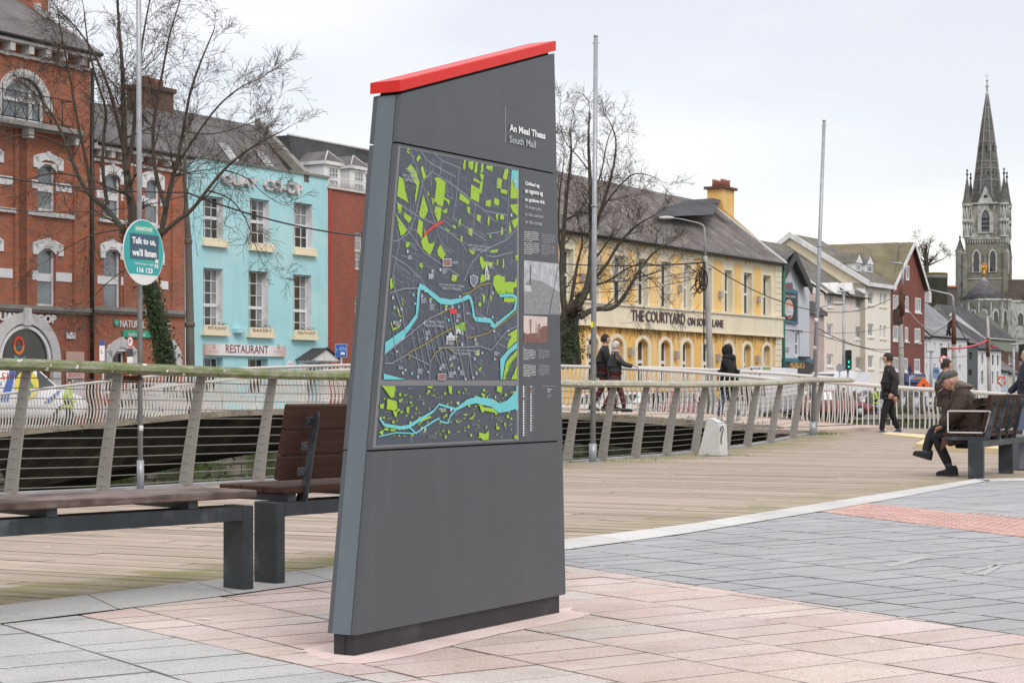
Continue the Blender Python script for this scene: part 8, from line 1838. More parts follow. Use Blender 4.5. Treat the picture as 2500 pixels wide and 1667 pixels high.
rsign('parking_sign', 'small red ringed P parking sign with plates left of the ivied trunk', 'sign', 318, 834, 56, .1, .1, [('c', 0, 0, .1, .17, TP), ('c', 0, 0, .075, .135, WHITE), ('tP', 0, 0, .035, .07, BLACK), ('r', 0, -.33, .085, .12, flat('plate_dark', (.06, .06, .07), .5)), ('r', 0, -.58, .085, .12, WHITE)], z0=-.35)
rsign('parking_sign', 'narrow tilted parking notice with blue heading beside the downpipe', 'sign', 251, 857, 56, .1, .1, [('r', -.02, 0, .08, .3, WHITE), ('r', -.02, .24, .08, .07, flat('plate_blue', (.05, .1, .35), .5)), ('tL', -.02, .0, .03, .06, flat('plate_blue', 0))], z0=-.35)
BL=flat('cycle_blue', (.02, .12, .42), .4)
t=rsign('cycle_lane_sign', 'blue cycle lane sign with white bicycle beside the map sign', 'sign', 833, 856, 60, .1, .1, [('r', 0, 0, .19, .215, WHITE), ('r', 0, 0, .18, .205, BL)], z0=-.4, rz=0)
s=60/F;zc_=H+(HY-856)*s+.4;b=MB()
for x in(-.0, .12):arch_band(b, x-.01+.0, zc_+.055, .035, .047, -.03, -.026, 1, 12, 0, 0, 360)
b.tube([V(-.01, -.028, zc_+.055), V(.03, -.028, zc_+.12), V(.085, -.028, zc_+.12), V(.05, -.028, zc_+.055), V(.03, -.028, zc_+.12)], .006, 5);b.tube([V(.05, -.028, zc_+.055), V(.09, -.028, zc_+.12), V(.11, -.028, zc_+.055)], .006, 5);b.tube([V(-.14, -.028, zc_-.1), V(-.14, -.028, zc_+.08)], .006, 5);b.box(-.02, .12, -.03, -.026, zc_-.13, zc_-.05);b.build('symbol', WHITE, t)
rsign('road_works_sign', 'orange diamond road works sign behind the parapet', 'sign', 2255, 940, 100, .1, .1, [('d', 0, 0, .38, .42, flat('works_orange', (.8, .13, .02), .5)), ('r', 0, -.05, .06, .12, BLACK)])
rsign('no_entry_plate', 'round grey sign seen from behind, left of the traffic light post', 'sign', 2050, 898, 86, .1, .1, [('c', 0, 0, .17, .2, mat('plate_back', (.3, .32, .33), .6))])
rsign('banner_flag', 'small dark hanging flag before the brick gable house', 'flag', 2221, 903, 118, .1, .1, [('d', 0, 0, .16, .4, flat('flag_navy', (.03, .04, .09), .7))])
t=rsign('banner_flag', 'pale blue open banner hanging from the white house', 'flag', 2285, 910, 118, .1, .1, [('r', 0, 0, .2, .36, flat('flag_blue', (.18, .3, .5), .7)), ('tOPEN', 0, .1, .2, .12, BLACK)])
t=rsign('direction_sign', 'white road sign with arrow reading R608 and green N22', 'sign', 1855, 903, 66, .1, .1, [('r', 0, 0, .38, .155, BLACK), ('r', 0, 0, .37, .145, WHITE), ('tR608', -.1, .06, .12, .035, BLACK), ('r', .23, .062, .13, .045, flat('sign_n_green', (.2, .33, .12), .5)), ('tN22', .23, .062, .09, .03, flat('sign_n_yellow', (.7, .6, .1), .5)), ('r', -.12, -.07, .08, .05, TP), ('r', -.12, -.07, .055, .03, WHITE)], z0=-.6)
zc_=H+(HY-903)*66/F+.6;b=MB();b.prism([(-.31, zc_-.08), (-.28, zc_-.08), (-.28, zc_+.02), (-.25, zc_+.02), (-.295, zc_+.09), (-.34, zc_+.02), (-.31, zc_+.02)], -.05, -.045);b.build('arrow', BLACK, t)
p=W(2446, 929, 90);t=thing('lifebuoy', 'orange and white lifebuoy on a stand at the far quay, right', 'lifebuoy', p);b=MB();w4=MB();R1, r1=.17, .048
for i in range(24):
 a, c=2*pi*i/24, 2*pi*(i+1)/24;(w4 if i%6==0 else b).tube([V(R1*cos(a), 0, R1*1.25*sin(a)), V(R1*cos(c), 0, R1*1.25*sin(c))], r1*1.01 if i%6==0 else r1, 8)
b.build('ring', flat('buoy_orange', (.75, .12, .03), .5), t);w4 .build('bands', WHITE, t);b=MB();b.tube([V(0, .06, -1.8), V(0, .06, .1)], .03, 6);b.build('stand', GALV, t)
TYRE=mat('tyre_rubber', (.02, .02, .02), .8);RIM=flat('wheel_rim', (.4, .41, .43), .35);CGL=glass('car_glass', (.05, .06, .065));RLT=flat('tail_red', (.55, .02, .02), .3);HLT=flat('head_lamp', (.6, .62, .64), .2)
def carpaint(name, c):
 if name in _mc:return _mc[name]
 k=NT(name);k.col(k.mix(k.ramp(k.noise(2), .3, .7), tuple(x*.9 for x in c), c));_mc[name]=k.set(.35, .5, 0, .6);return _mc[name]
PROF={'car':[(-2.05, .45, .62, .62), (-1.95, .3, .85, .88), (-1.5, .25, .92, 1.05), (-.95, .22, .93, 1.42), (-.1, .2, .92, 1.47), (.55, .2, .92, 1.36), (1.1, .22, .92, .95), (1.85, .28, .74, .76), (2.05, .42, .58, .6)], 'van':[(-2.7, .5, 1.1, 1.75), (-2.6, .35, 1.1, 1.93), (-1.2, .28, 1.1, 1.97), (.4, .25, 1.1, 1.96), (1.05, .25, 1.1, 1.86), (1.75, .25, 1.12, 1.2), (2.45, .3, .88, .92), (2.65, .42, .7, .72)], 'bigvan':[(-2.9, .5, 1.2, 2.35), (-2.8, .35, 1.2, 2.55), (0, .3, 1.2, 2.6), (1.3, .3, 1.2, 2.45), (1.9, .3, 1.3, 1.9), (2.3, .3, 1.25, 1.35), (2.85, .35, .95, 1.0), (3.0, .5, .8, .82)], 'truck':[(-3.6, .6, 1.4, 3.1), (-3.5, .55, 1.4, 3.2), (1.4, .55, 1.4, 3.2), (1.5, .5, 1.4, 2.5), (2.6, .4, 1.4, 2.3), (3.0, .4, 1.3, 1.5), (3.1, .45, 1.1, 1.2)]}
def vehicle(kind, name, label, pos, rz, c, hw=.88, glassr=None, cat='car', sc=1.0, group='vehicles on the quay road'):
 t=thing(name, label, cat, pos, rz, group);t.scale=(sc, )*3;P_=PROF[kind];b=MB();g_=MB();n=len(P_);top_w={'car':.72, 'van':.86, 'bigvan':.88, 'truck':.98}[kind]
 gl_rng={'car':range(2, 6), 'van':range(3, 5), 'bigvan':range(3, 5), 'truck':range(3, 5)}[kind]
 def ring(i):
  x, lo, be, ro=P_[i];e=.9 if i in(0, n-1)else 1;return[(x, -hw*e*.96, lo), (x, -hw*e, lo+.2), (x, -hw*e*.98, be), (x, -hw*e*top_w if ro>be+.1 else-hw*e*.93, ro-.03), (x, -hw*e*top_w*.8, ro), (x, hw*e*top_w*.8, ro), (x, hw*e*top_w if ro>be+.1 else hw*e*.93, ro-.03), (x, hw*e*.98, be), (x, hw*e, lo+.2), (x, hw*e*.96, lo)]
 rg_=[ring(i)for i in range(n)]
 for i in range(n-1):
  for j in range(10):
   a, c_, d_, e_=rg_[i][j], rg_[i+1][j], rg_[i+1][(j+1)%10], rg_[i][(j+1)%10]
   if i in gl_rng and j in(2, 6):
    ce=[sum(q[k_]for q in(a, c_, d_, e_))/4 for k_ in range(3)];iq=[tuple(lerp(ce[k_], q[k_], .84)for k_ in range(3))for q in(a, c_, d_, e_)];og=(0, -.006 if j==2 else .006, 0)
    g_.poly([tuple(q[k_]+og[k_]for k_ in range(3))for q in iq])
   if j==4 and abs(rg_[i][4][2]-rg_[i+1][4][2])>.25 and min(P_[i][3], P_[i+1][3])>.6:
    ce=[sum(q[k_]for q in(a, c_, d_, e_))/4 for k_ in range(3)];iq=[tuple(lerp(ce[k_], q[k_], .86)for k_ in range(3))for q in(a, c_, d_, e_)];g_.poly([(q[0]+(.006 if i>n/2 else-.006), q[1], q[2]+.008)for q in iq])
   b.poly([a, c_, d_, e_], 0, None, True)
 b.poly(rg_[0]);b.poly(rg_[-1][::-1]);b.build('body', carpaint('paint_'+'_'.join(str(int(x*100))for x in c), c), t, fixn=True);g_.build('windows', CGL, t)
 wr=.33 if kind in('car', 'van')else .4
 for x in(P_[1][0]+.75, P_[-2][0]-.55):
  for sy in(-1, 1):
   q=MB();M=Matrix.Translation((x, sy*(hw-.1), wr))@Matrix.Rotation(pi/2, 4, 'X');q.lathe([(wr*.8, -.11), (wr, -.08), (wr, .08), (wr*.8, .11)], 18, M=M);w_=q.build('wheel', TYRE, t);q=MB();q.lathe([(wr*.55, -.115), (wr*.6, 0), (wr*.55, .115)], 12, M=M);q.build('rim', RIM, w_)
 for sy in(-1, 1):
  q=MB();q.cbox(P_[0][0]-.03, P_[0][0]+.1, sy*hw*.8-.1, sy*hw*.8+.1, .75, .95 if kind=='car' else 1.3, .02);q.build('tail_light', RLT, t);q=MB();q.cbox(P_[-1][0]-.18, P_[-1][0]+.02, sy*hw*.68-.15, sy*hw*.68+.15, .55, .68, .02);q.build('headlight', HLT, t)
 return t
def gz(px, d):x=(px-CX)/F*d;return V(x, d, zs(x, d)+.005)
RT=atan2(.862, .508)
v=vehicle('van', 'white_van', 'white electrician van with yellow round logo and orange lettering, at the left', gz(-2, 57.6)+V(0, 0, .05), radians(17), (.72, .74, .78), .92, cat='van')
vm=radians(0);SY=-.935
def vtext(s, x, z, w_, h_, m_):text(s, 'lettering', v, m_, x-.15, z, w_, h_, y=SY, bold=.02)
vtext('WALSH', -.55, 1.42, 1.1, .22, flat('van_orange', (.7, .14, .06), .5));vtext('REFRIGERATION', -1.35, 1.25, 1.55, .12, flat('van_teal', (.03, .2, .22), .5));vtext('ELECTRICAL', -.95, 1.08, 1.1, .12, flat('van_teal', 0));vtext('ENERGY', -.6, .93, .9, .11, flat('van_amber', (.7, .3, .05), .5))
b=MB();b.prism([(x, z)for x, z in((.0, .75), (.25, .75), (.5, 1.75), (.3, 1.75))], SY-.004, SY);b.prism([(1.3, .7), (1.5, .7), (1.85, 1.1), (1.75, 1.1)], SY-.004, SY);b.each('stripe', flat('van_blue', (.08, .15, .42), .4), v)
b=MB();b.prism([(.8+.36*cos(a), 1.25+.46*sin(a))for a in[2*pi*i/28 for i in range(28)]], SY-.012, SY-.006);lg=b.build('logo', flat('van_yellow', (.72, .62, .12), .5), v)
b=MB();b.prism([(.55, 1.2), (.65, 1.42), (.74, 1.3), (.84, 1.48), (1.02, 1.2)], SY-.018, SY-.013);b.prism([(.62, 1.1), (.98, 1.1), (.9, .92), (.7, .92)], SY-.018, SY-.013);b.build('logo_hill', flat('van_green', (.04, .3, .16), .5), lg)
text('www.refrigeration.com', 'lettering', v, flat('van_grey', (.35, .38, .5), .5), -.3, .55, 1.7, .11, y=SY)
vehicle('car', 'parked_car', 'white hatchback parked before the yellow pub behind the railings, left one', gz(1468, 74), RT+pi, (.66, .66, .63));vehicle('car', 'parked_car', 'white car facing the viewer beside the small hatchback', gz(1550, 77), RT+pi, (.7, .74, .78));vehicle('car', 'parked_car', 'dark red car in front of the yellow pub', gz(1640, 79), RT, (.28, .03, .05))
vehicle('car', 'parked_car', 'red and white car before the yellow pub, nearer the concrete pole', gz(1690, 83), RT+pi, (.55, .4, .42));vehicle('truck', 'box_truck', 'white box truck beside the yellow pub behind the direction sign', gz(1850, 88), RT+pi, (.50, .52, .56), 1.15, cat='truck', sc=.8)
vehicle('bigvan', 'white_van', 'tall white van before the pale apartments, right of the leaning pole', gz(2040, 112), RT-.1+pi, (.6, .62, .65), 1.0, cat='van');vehicle('car', 'parked_car', 'dark red car low behind the parapet right of the leaning pole', gz(2030, 99), .15, (.17, .03, .03))
vehicle('car', 'parked_car', 'silver pickup with dark roof left of the road works sign', gz(2150, 112), .35, (.35, .37, .4), .9);vehicle('car', 'parked_car', 'small pale car farther along the quay road', gz(2215, 122), .2, (.45, .47, .5));vehicle('car', 'parked_car', 'black car at the far quay between the bollards', gz(1975, 103), .1, (.03, .03, .035));vehicle('car', 'parked_car', 'pale silver car before the turquoise building', gz(400, 62), RT, (.45, .46, .48));vehicle('car', 'parked_car', 'white car at the door of the brick block, by the map sign', gz(1300, 76), RT, (.66, .68, .7))
SKIN=mat('skin', (.50, .29, .21), .55, .1, 12);HAIRW=mat('hair_white', (.55, .53, .5), .8);
def cloth(name, c, var=.25):return mat('cloth_'+name, c, .85, var, 7, .25, 40)
def headgeo(M, s=1.0, hat=None):
 """shaped head, looking along local +x; returns vertices and faces"""
 vs, fs=[], [];nu, nv=22, 16
 for i in range(nv+1):
  th=pi*i/nv
  for j in range(nu):
   ph=2*pi*j/nu;x, y, z=sin(th)*cos(ph), sin(th)*sin(ph), cos(th)
   X, Y, Z_=x*.098, y*.076, z*.118
   if z<0:Y*=1-.28*(-z);X*=1-.12*(-z)
   if x>.3 and z<-.45:X+=.012*(x)
   if x>.8 and abs(y)<.22 and-.32<z<.12:X+=.022*(1-abs(y)/.22)*(1-abs(z+.16)/.24 if abs(z+.16)<.24 else 0)
   if x>.6 and .15<abs(y)<.5 and 0<z<.25:X-=.008
   if x>.75 and-.55<z<-.4:X-=.004
   vs.append(M@(Vector((X, Y, Z_))*s))
 for i in range(nv):
  for j in range(nu):fs.append((i*nu+j, (i+1)*nu+j, (i+1)*nu+(j+1)%nu, i*nu+(j+1)%nu))
 return vs, fs
def hand(mb, p, d, up, s=1.0, curl=.5, side=1):
 """palm and five fingers from wrist p, pointing along d"""
 d=d.normalized();r=d.cross(up).normalized()*side;u=r.cross(d).normalized()*side
 mb.ell(p+d*.045*s, .042*s, .042*s, .02*s, 0, 10, 6, M=Matrix(((d.x, r.x, u.x), (d.y, r.y, u.y), (d.z, r.z, u.z))).to_4x4())
 for i, (o, L_)in enumerate(((-.028, .06), (-.009, .072), (.01, .068), (.028, .052))):
  q=p+d*.08*s+r*o*s;dd=d;pts=[q-d*.02*s, q]
  for k_ in range(3):a=curl*(k_+.6)*.8;dd=(d*cos(a)-u*sin(a));q=q+dd*L_*s*(.42, .33, .25)[k_];pts.append(q)
  mb.tube(pts, [.0095*s, .009*s, .0085*s, .0075*s, .006*s], 6)
 q=p+d*.02*s-r*.034*s;mb.tube([q, q-r*.022*s+d*.022*s, q-r*.026*s+d*.05*s-u*.01*s], [.011*s, .0095*s, .007*s], 6)
def shoe(mb, heel, toe, h_=.1, w_=.045, sole=1):
 ax=(toe-heel);L_=ax.length;ax.normalize();sd=Vector((-ax.y, ax.x, 0));sd=sd.normalized()if sd.length>.01 else Vector((0, 1, 0));up=ax.cross(sd)*-1
 if up.z<0:up=-up
 prof_=[(0, .6, .75), (.06, .85, 1.0), (.3, .88, .92), (.5, .95, .62), (.78, 1.02, .46), (.94, .8, .36), (1.0, .4, .2)];rings=[]
 for q, ww, hh in prof_:
  c=heel+ax*L_*q;rings.append([c+sd*w_*ww*x+up*z*h_*hh for x, z in((-1, 0), (-1, .3), (-.75, .8), (0, 1), (.75, .8), (1, .3), (1, 0))])
 n=7;b0=[]
 for a, c in zip(rings[:-1], rings[1:]):
  for j in range(n):mb.poly([a[j], a[(j+1)%n], c[(j+1)%n], c[j]], 0, None, True)
 mb.poly(rings[0]);mb.poly(rings[-1][::-1])
 for a, c in zip(rings[:-1], rings[1:]):
  A, B_, C_, D_=a[0]-up*.022+sd*-.004, a[6]-up*.022+sd*.004, c[6]-up*.022+sd*.004, c[0]-up*.022-sd*.004
  mb.poly([A, B_, C_, D_], sole);mb.poly([A, a[0]-sd*.004, c[0]-sd*.004, D_], sole);mb.poly([B_, a[6]+sd*.004, c[6]+sd*.004, C_], sole)
def figure(label, J, coat, trou, shoes, hair=None, coat_r=1.0, hood=False, hat=None, group=None, face=(1, 0, 0), loc_=(0, 0, 0), skirt=None, scarf=None, sc=1.0, hairm=None, cap=None, coat_parts=None, hands=True, tilt=0.0, trou_r=1.0):
 """J: dict of world-space joints. One continuous body, clothing as separate children."""
 t=thing('person', label, 'person', loc_, 0, group);O=Vector(loc_);K={k_:Vector(v_)-O for k_, v_ in J.items()}
 seq=['pel', 'bel', 'che', 'nek', 'hed', 'shL', 'elL', 'wrL', 'shR', 'elR', 'wrR', 'hiL', 'knL', 'anL', 'hiR', 'knR', 'anR'];ix={k_:i for i, k_ in enumerate(seq)}
 E_=[('pel', 'bel'), ('bel', 'che'), ('che', 'nek'), ('nek', 'hed'), ('che', 'shL'), ('shL', 'elL'), ('elL', 'wrL'), ('che', 'shR'), ('shR', 'elR'), ('elR', 'wrR'), ('pel', 'hiL'), ('hiL', 'knL'), ('knL', 'anL'), ('pel', 'hiR'), ('hiR', 'knR'), ('knR', 'anR')]
 Rb=dict(pel=.12, bel=.11, che=.12, nek=.055, hed=.06, shL=.06, elL=.042, wrL=.03, shR=.06, elR=.042, wrR=.03, hiL=.085, knL=.058, anL=.038, hiR=.085, knR=.058, anR=.038)
 vs, fs=skinmesh([K[k_]for k_ in seq], [(ix[a], ix[b_])for a, b_ in E_], [Rb[k_]*sc for k_ in seq]);b=MB();b.mesh(vs, fs, 0, None, True)
 f=Vector(face).normalized();side_=Vector((-f.y, f.x, 0)).normalized();up=f.cross(side_);up=up if up.z>0 else-up;side_=up.cross(f)
 hc=K['hed']+up*.05*sc;M=Matrix(((f.x, side_.x, up.x, hc.x), (f.y, side_.y, up.y, hc.y), (f.z, side_.z, up.z, hc.z), (0, 0, 0, 1)))
 v2, f2_=headgeo(M, sc);b.mesh(v2, f2_, 0, None, True)
 for sy in(-1, 1):b.ell(M@(Vector((-.005, sy*.076, -.01))*sc), .02*sc, .01*sc, .03*sc, 0, 8, 6, M=M.to_3x3().to_4x4())
 if hands:
  for s_ in 'LR':dv=K['wr'+s_]-K['el'+s_];hand(b, K['wr'+s_], dv, Vector((0, 0, 1))if abs(dv.normalized().z)<.8 else side_, sc, .6, 1 if s_=='L' else-1)
 body=b.build('body', SKIN, t)
 e=MB();m_=MB()
 for sy in(-1, 1):e.ell(M@(Vector((.083, sy*.03, .008))*sc), .009*sc, .011*sc, .007*sc, 0, 8, 6);m_.ell(M@(Vector((.086, sy*.031, .028))*sc), .006*sc, .017*sc, .004*sc, 0, 8, 4, M=M.to_3x3().to_4x4())
 m_.ell(M@(Vector((.089, 0, -.056))*sc), .006*sc, .02*sc, .004*sc, 0, 8, 4, M=M.to_3x3().to_4x4())
 e.build('eyes', BLACK, body);m_.build('brows_and_mouth', mat('brow_brown', (.22, .11, .08), .8), body)
 if hairm:
  h_=MB();vs=[];nu, nv=20, 10
  for i in range(nv+1):
   th=pi*.62*i/nv
   for j in range(nu):
    ph=2*pi*j/nu;x, y, z=sin(th)*cos(ph), sin(th)*sin(ph), cos(th)
    if x>.35 and z<.35:x=.3
    vs.append(M@(Vector((x*.11-.01, y*.088, z*.132))*sc))
  h_.mesh(vs, [(i*nu+j, (i+1)*nu+j, (i+1)*nu+(j+1)%nu, i*nu+(j+1)%nu)for i in range(nv)for j in range(nu)], 0, None, True);h_.build('hair', hairm, t)
 cr_=coat_r*sc
 ce=[('pel', 'bel'), ('bel', 'che'), ('che', 'nek'), ('che', 'shL'), ('shL', 'elL'), ('elL', 'wrL'), ('che', 'shR'), ('shR', 'elR'), ('elR', 'wrR')];ck=['pel', 'bel', 'che', 'nek', 'shL', 'elL', 'wrL', 'shR', 'elR', 'wrR']
 ci={k_:i for i, k_ in enumerate(ck)};cv=[K[k_].copy()for k_ in ck];cR=dict(pel=.18, bel=.168, che=.165, nek=.085, shL=.098, elL=.072, wrL=.052, shR=.098, elR=.072, wrR=.052)
 crr=[cR[k_]*cr_ for k_ in ck];ee=[(ci[a], ci[b_])for a, b_ in ce]
 if skirt is not None:cv.append(Vector(skirt)-O if not isinstance(skirt, float)else K['pel']-V(0, 0, skirt));crr.append(.2*cr_);ee.append((0, len(cv)-1))
 vs, fs=skinmesh(cv, ee, crr);b=MB();b.mesh(vs, fs, 0, None, True);b.build('coat', coat, t)
 te=['pel', 'hiL', 'knL', 'anL', 'hiR', 'knR', 'anR'];tr_=dict(pel=.145, hiL=.108, knL=.078, anL=.06, hiR=.108, knR=.078, anR=.06)
 vs, fs=skinmesh([K[k_]for k_ in te], [(0, 1), (1, 2), (2, 3), (0, 4), (4, 5), (5, 6)], [tr_[k_]*sc*trou_r for k_ in te]);b=MB();b.mesh(vs, fs, 0, None, True);b.build('trousers', trou, t)
 for s_ in 'LR':
  b=MB();shoe(b, K['he'+s_], K['to'+s_], .1*sc, .046*sc);b.build('shoe', [shoes, mat('shoe_sole', (.03, .03, .03), .7)], t)
 if hood:
  b=MB();b.ell(hc+f*-.015-up*.0, .135*sc, .125*sc, .16*sc, 0, 16, 10, M=M.to_3x3().to_4x4());b.ell(hc-f*.06-up*.15, .15*sc, .19*sc, .1*sc, 0, 14, 8, M=M.to_3x3().to_4x4());b.build('hood', coat, t)
 if scarf:b=MB();b.lathe([(.075, -.04), (.1, 0), (.085, .05)], 14, o=tuple(K['nek']));b.build('scarf', scarf, t)
 return t, M, K
def walker(px, py_foot, d, hgt, dirx, stride, armsw=.25, diry=0.0):
 s=hgt/1.75;g0=W(px, py_foot, d);f=Vector((dirx, diry, 0)).normalized();l=Vector((-f.y, f.x, 0))
 def P_(x, y, z):return g0+f*x*s+l*y*s+V(0, 0, z*s)
 a=stride
 return dict(pel=P_(0, 0, .95), bel=P_(.0, 0, 1.1), che=P_(.01, 0, 1.32), nek=P_(.02, 0, 1.49), hed=P_(.045, 0, 1.58), shL=P_(.01, .19, 1.41), elL=P_(-armsw*.5, .23, 1.15), wrL=P_(-armsw*.4+.08, .23, .9), shR=P_(.01, -.19, 1.41), elR=P_(armsw*.35, -.23, 1.14), wrR=P_(armsw*.9+.1, -.2, .95), hiL=P_(0, .09, .9), knL=P_(a*.6, .09, .5), anL=P_(a*.9, .09, .1), hiR=P_(0, -.09, .9), knR=P_(-a*.2, -.09, .5), anR=P_(-a*.95, -.09, .13), heL=P_(a*.9-.07, .09, .025), toL=P_(a*.9+.2, .09, .03), heR=P_(-a*.95-.07, -.09, .06), toR=P_(-a*.95+.19, -.09, .025)), s, f, g0
CBLK=cloth('charcoal', (.028, .028, .032));CNAV=cloth('navy', (.02, .025, .045));CJEAN=cloth('jeans', (.09, .13, .2));CMAR=cloth('maroon', (.12, .03, .03));SHB=cloth('shoe_black', (.02, .02, .02));CPNK=cloth('pale_pink', (.5, .4, .38))
HB=mat('hair_dark', (.03, .022, .018), .8)
grp='people walking on the footbridge'
J, s, f, g0=walker(1474, 1004, 42.6, 1.78, 1, .3);figure('person in a dark grey jacket and maroon trousers walking on the footbridge, farther left', J, CBLK, CMAR, SHB, hairm=HB, loc_=g0, sc=s, face=f, group=grp, skirt=.12)
J, s, f, g0=walker(1500, 1006, 42.0, 1.62, 1, .28);J['wrR']=g0+V(.42, -.15, 1.05);J['elR']=g0+V(.2, -.2, 1.08);figure('person with white hair, dark coat and pale scarf reaching forward on the footbridge', J, cloth('dark_grey', (.05, .05, .055)), CMAR, SHB, hairm=HAIRW, loc_=g0, sc=s, face=(1, -.25, 0), group=grp, skirt=.22, scarf=CPNK)
J, s, f, g0=walker(1779, 1029, 41.8, 1.72, -1, .22, diry=.4);figure('person in a big black hooded coat and jeans on the footbridge', J, cloth('black_fur', (.012, .012, .014)), CJEAN, cloth('shoe_white', (.5, .5, .5)), hood=True, loc_=g0, sc=s, face=(-.7, .7, 0), group=grp, coat_r=1.35, skirt=.15, hairm=HB)
J, s, f, g0=walker(2172, 1063, 40.2, 1.8, -1, .2, diry=.1);J['wrR']=g0+V(.08, -.2, .86);J['elR']=g0+V(.06, -.24, 1.12);figure('person in black jacket and trousers with blue trainers walking past the parapet', J, CBLK, cloth('black', (.012, .012, .014)), cloth('trainer_blue', (.05, .07, .11)), hairm=HB, loc_=g0, sc=s, face=f, skirt=.1)
J, s, f, g0=walker(2308, 1080, 38.5, 1.74, 1, .2);figure('person in dark clothes half hidden behind the seated man', J, cloth('brown_dark', (.05, .035, .03)), CBLK, SHB, hairm=HB, loc_=g0, sc=s, face=f, skirt=.2, coat_r=1.1)
J, s, f, g0=walker(2512, 1085, 33, 1.7, -1, .25);figure('person in navy coat cut off by the right edge of the picture', J, CNAV, CJEAN, SHB, hairm=mat('hair_grey', (.4, .36, .34), .8), loc_=g0, sc=s, face=f, coat_r=1.15, skirt=.15)
HV=cloth('hivis', (.42, .62, .06), .1)
for px, d, hg, cc, tt, lab in((166, 55.5, 1.5, HV, CBLK, 'person in a lime hi-vis jacket beside the electrician van'), (1600, 76, 1.7, CBLK, CJEAN, 'person in dark top beyond the railings before the yellow pub'), (1716, 80, 1.7, CBLK, CBLK, 'person in black standing near the concrete pole'), (1830, 84, 1.75, CBLK, CBLK, 'person in black before the box truck'), (2058, 100, 1.6, cloth('maroon', 0), CBLK, 'person in maroon top at the far quay right of the traffic light'), (2135, 104, 1.6, HV, CBLK, 'person in yellow jacket beyond the bollards'), (2374, 112, 1.65, CNAV, CBLK, 'small person with pale hat beyond the seated man')):
 J, s, f, g0=walker(px, 960, d, hg, .3, .15);dz=zs(g0 .x, g0 .y)-g0 .z;J={k_:v_+V(0, 0, dz)for k_, v_ in J.items()};g0=g0+V(0, 0, dz)
 figure(lab, J, cc, tt, SHB, hairm=HB if px!=2374 else HAIRW, loc_=g0, sc=s, face=(.3, -.9, 0), hands=True, group='people in the far street', skirt=.08)
def MW(px, py, off=0.0):
 d=21.55+(2378-px)*.00464*.52+off;return W(px, py, d)
J=dict(pel=MW(2368, 1060), bel=MW(2372, 1028), che=MW(2362, 990), nek=MW(2341, 952), hed=MW(2323, 938), shL=MW(2352, 976, -.2), elL=MW(2334, 1014, -.27), wrL=MW(2301, 1040, -.16), shR=MW(2342, 972, .2), elR=MW(2316, 1014, .26), wrR=MW(2298, 1040, .12), hiL=MW(2358, 1066, -.10), knL=MW(2281, 1060, -.09), anL=MW(2318, 1138, -.06), hiR=MW(2356, 1062, .10), knR=MW(2278, 1046, .02), anR=MW(2259, 1106, -.05), heL=MW(2338, 1156, -.06), toL=MW(2286, 1158, -.06), heR=MW(2274, 1119, -.05), toR=MW(2230, 1106, -.05))
BRC=mat('cloth_brown_waxed', (.045, .028, .021), .6, .4, 5, 1, 7, spec=.35, bd=.05);DKT=cloth('trousers_navy_black', (.014, .016, .022))
fm=Vector((-.93, .12, -.32));base=MW(2376, 1169);base.z=0
sm, M, K=figure('seated man in a brown coat and grey flat cap on the right hand bench', J, BRC, DKT, cloth('shoe_black_leather', (.018, .018, .02)), loc_=base, face=fm, coat_r=1.18, trou_r=.92)
O=base
b=MB();vs, fs=skinmesh([MW(2380, 1020)-O, MW(2384, 1045)-O, MW(2376, 1058, .05)-O, MW(2350, 1058, -.06)-O, MW(2326, 1072, -.14)-O, MW(2312, 1088, -.14)-O, MW(2374, 1000)-O], [(0, 1), (1, 2), (2, 3), (3, 4), (4, 5), (0, 6)], [.19, .17, .14, .13, .085, .03, .18]);b.mesh(vs, fs, 0, None, True);b.build('coat_skirt', BRC, sm)
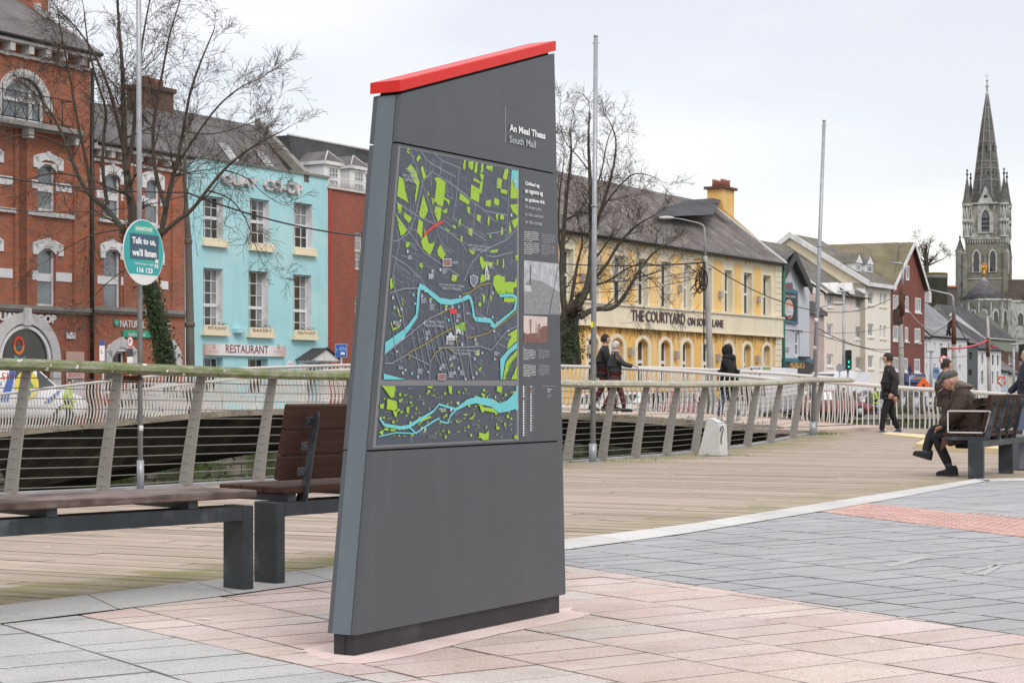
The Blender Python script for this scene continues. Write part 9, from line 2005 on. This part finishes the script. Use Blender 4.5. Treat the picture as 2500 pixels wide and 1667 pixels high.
b=MB();P_=[MW(x, y, o_)-O for x, y, o_ in((2322, 1050, -.17), (2296, 1046, -.1), (2286, 1054, -.12), (2300, 1066, -.16), (2296, 1100, -.16), (2318, 1080, -.18))]
b.poly(P_);b.poly([p+V(.01, .03, 0)for p in P_]);b.build('coat_flap', cloth('lining_russet', (.16, .06, .045)), sm)
b=MB();vs, fs=skinmesh([MW(2329, 951, -.09)-O, MW(2343, 941, -.1)-O, MW(2355, 933)-O, MW(2348, 938, .1)-O, MW(2331, 953, .1)-O, MW(2362, 950, .0)-O], [(0, 1), (1, 2), (2, 3), (3, 4), (2, 5)], [.04, .06, .07, .06, .035, .1]);b.mesh(vs, fs, 0, None, True);b.build('hood', mat('cloth_taupe', (.14, .11, .09), .8, .3, 7, .4, 30), sm)
CAPM=mat('cloth_tweed', (.10, .105, .095), .9, .35, 18, .4, 60);b=MB();R3=M.to_3x3().to_4x4()
b.ell(M@Vector((.0, 0, .062)), .108, .09, .058, 0, 20, 12, M=R3);b.ell(M@Vector((-.008, 0, .045)), .106, .085, .045, 0, 18, 8, M=R3);b.build('cap_crown', CAPM, sm)
b=MB();rows=[]
for i in range(7):
 a=-1.15+2.3*i/6;rows.append([M@Vector((.055+.035*cos(a), .085*sin(a), .058)), M@Vector((.11+.075*cos(a), .092*sin(a), .03-.01*abs(sin(a)))), M@Vector((.11+.075*cos(a), .092*sin(a), .022-.01*abs(sin(a))))])
for r0, r1 in zip(rows[:-1], rows[1:]):b.poly([r0[0], r0[1], r1[1], r1[0]], 0, None, True);b.poly([r0[1], r0[2], r1[2], r1[1]], 0, None, True);b.poly([r0[0], r0[2], r1[2], r1[0]], 0, None, True)
b.build('cap_peak', CAPM, sm);p=M@Vector((.10, -.01, -.058))
t=thing('cigarette', 'white cigarette in the mouth of the seated man', 'cigarette', p+O);b=MB();b.tube([V(0, 0, 0), (M.to_3x3()@Vector((.075, -.012, -.028)))], .0034, 6);b.build('paper', WHITE, t)
b=MB()
for s_ in 'LR':q=K['an'+s_];b.tube([q+V(0, 0, -.02), q+(K['kn'+s_]-q).normalized()*.07], [.045, .048], 10)
b.build('socks', cloth('sock_blue', (.05, .07, .1)), sm)
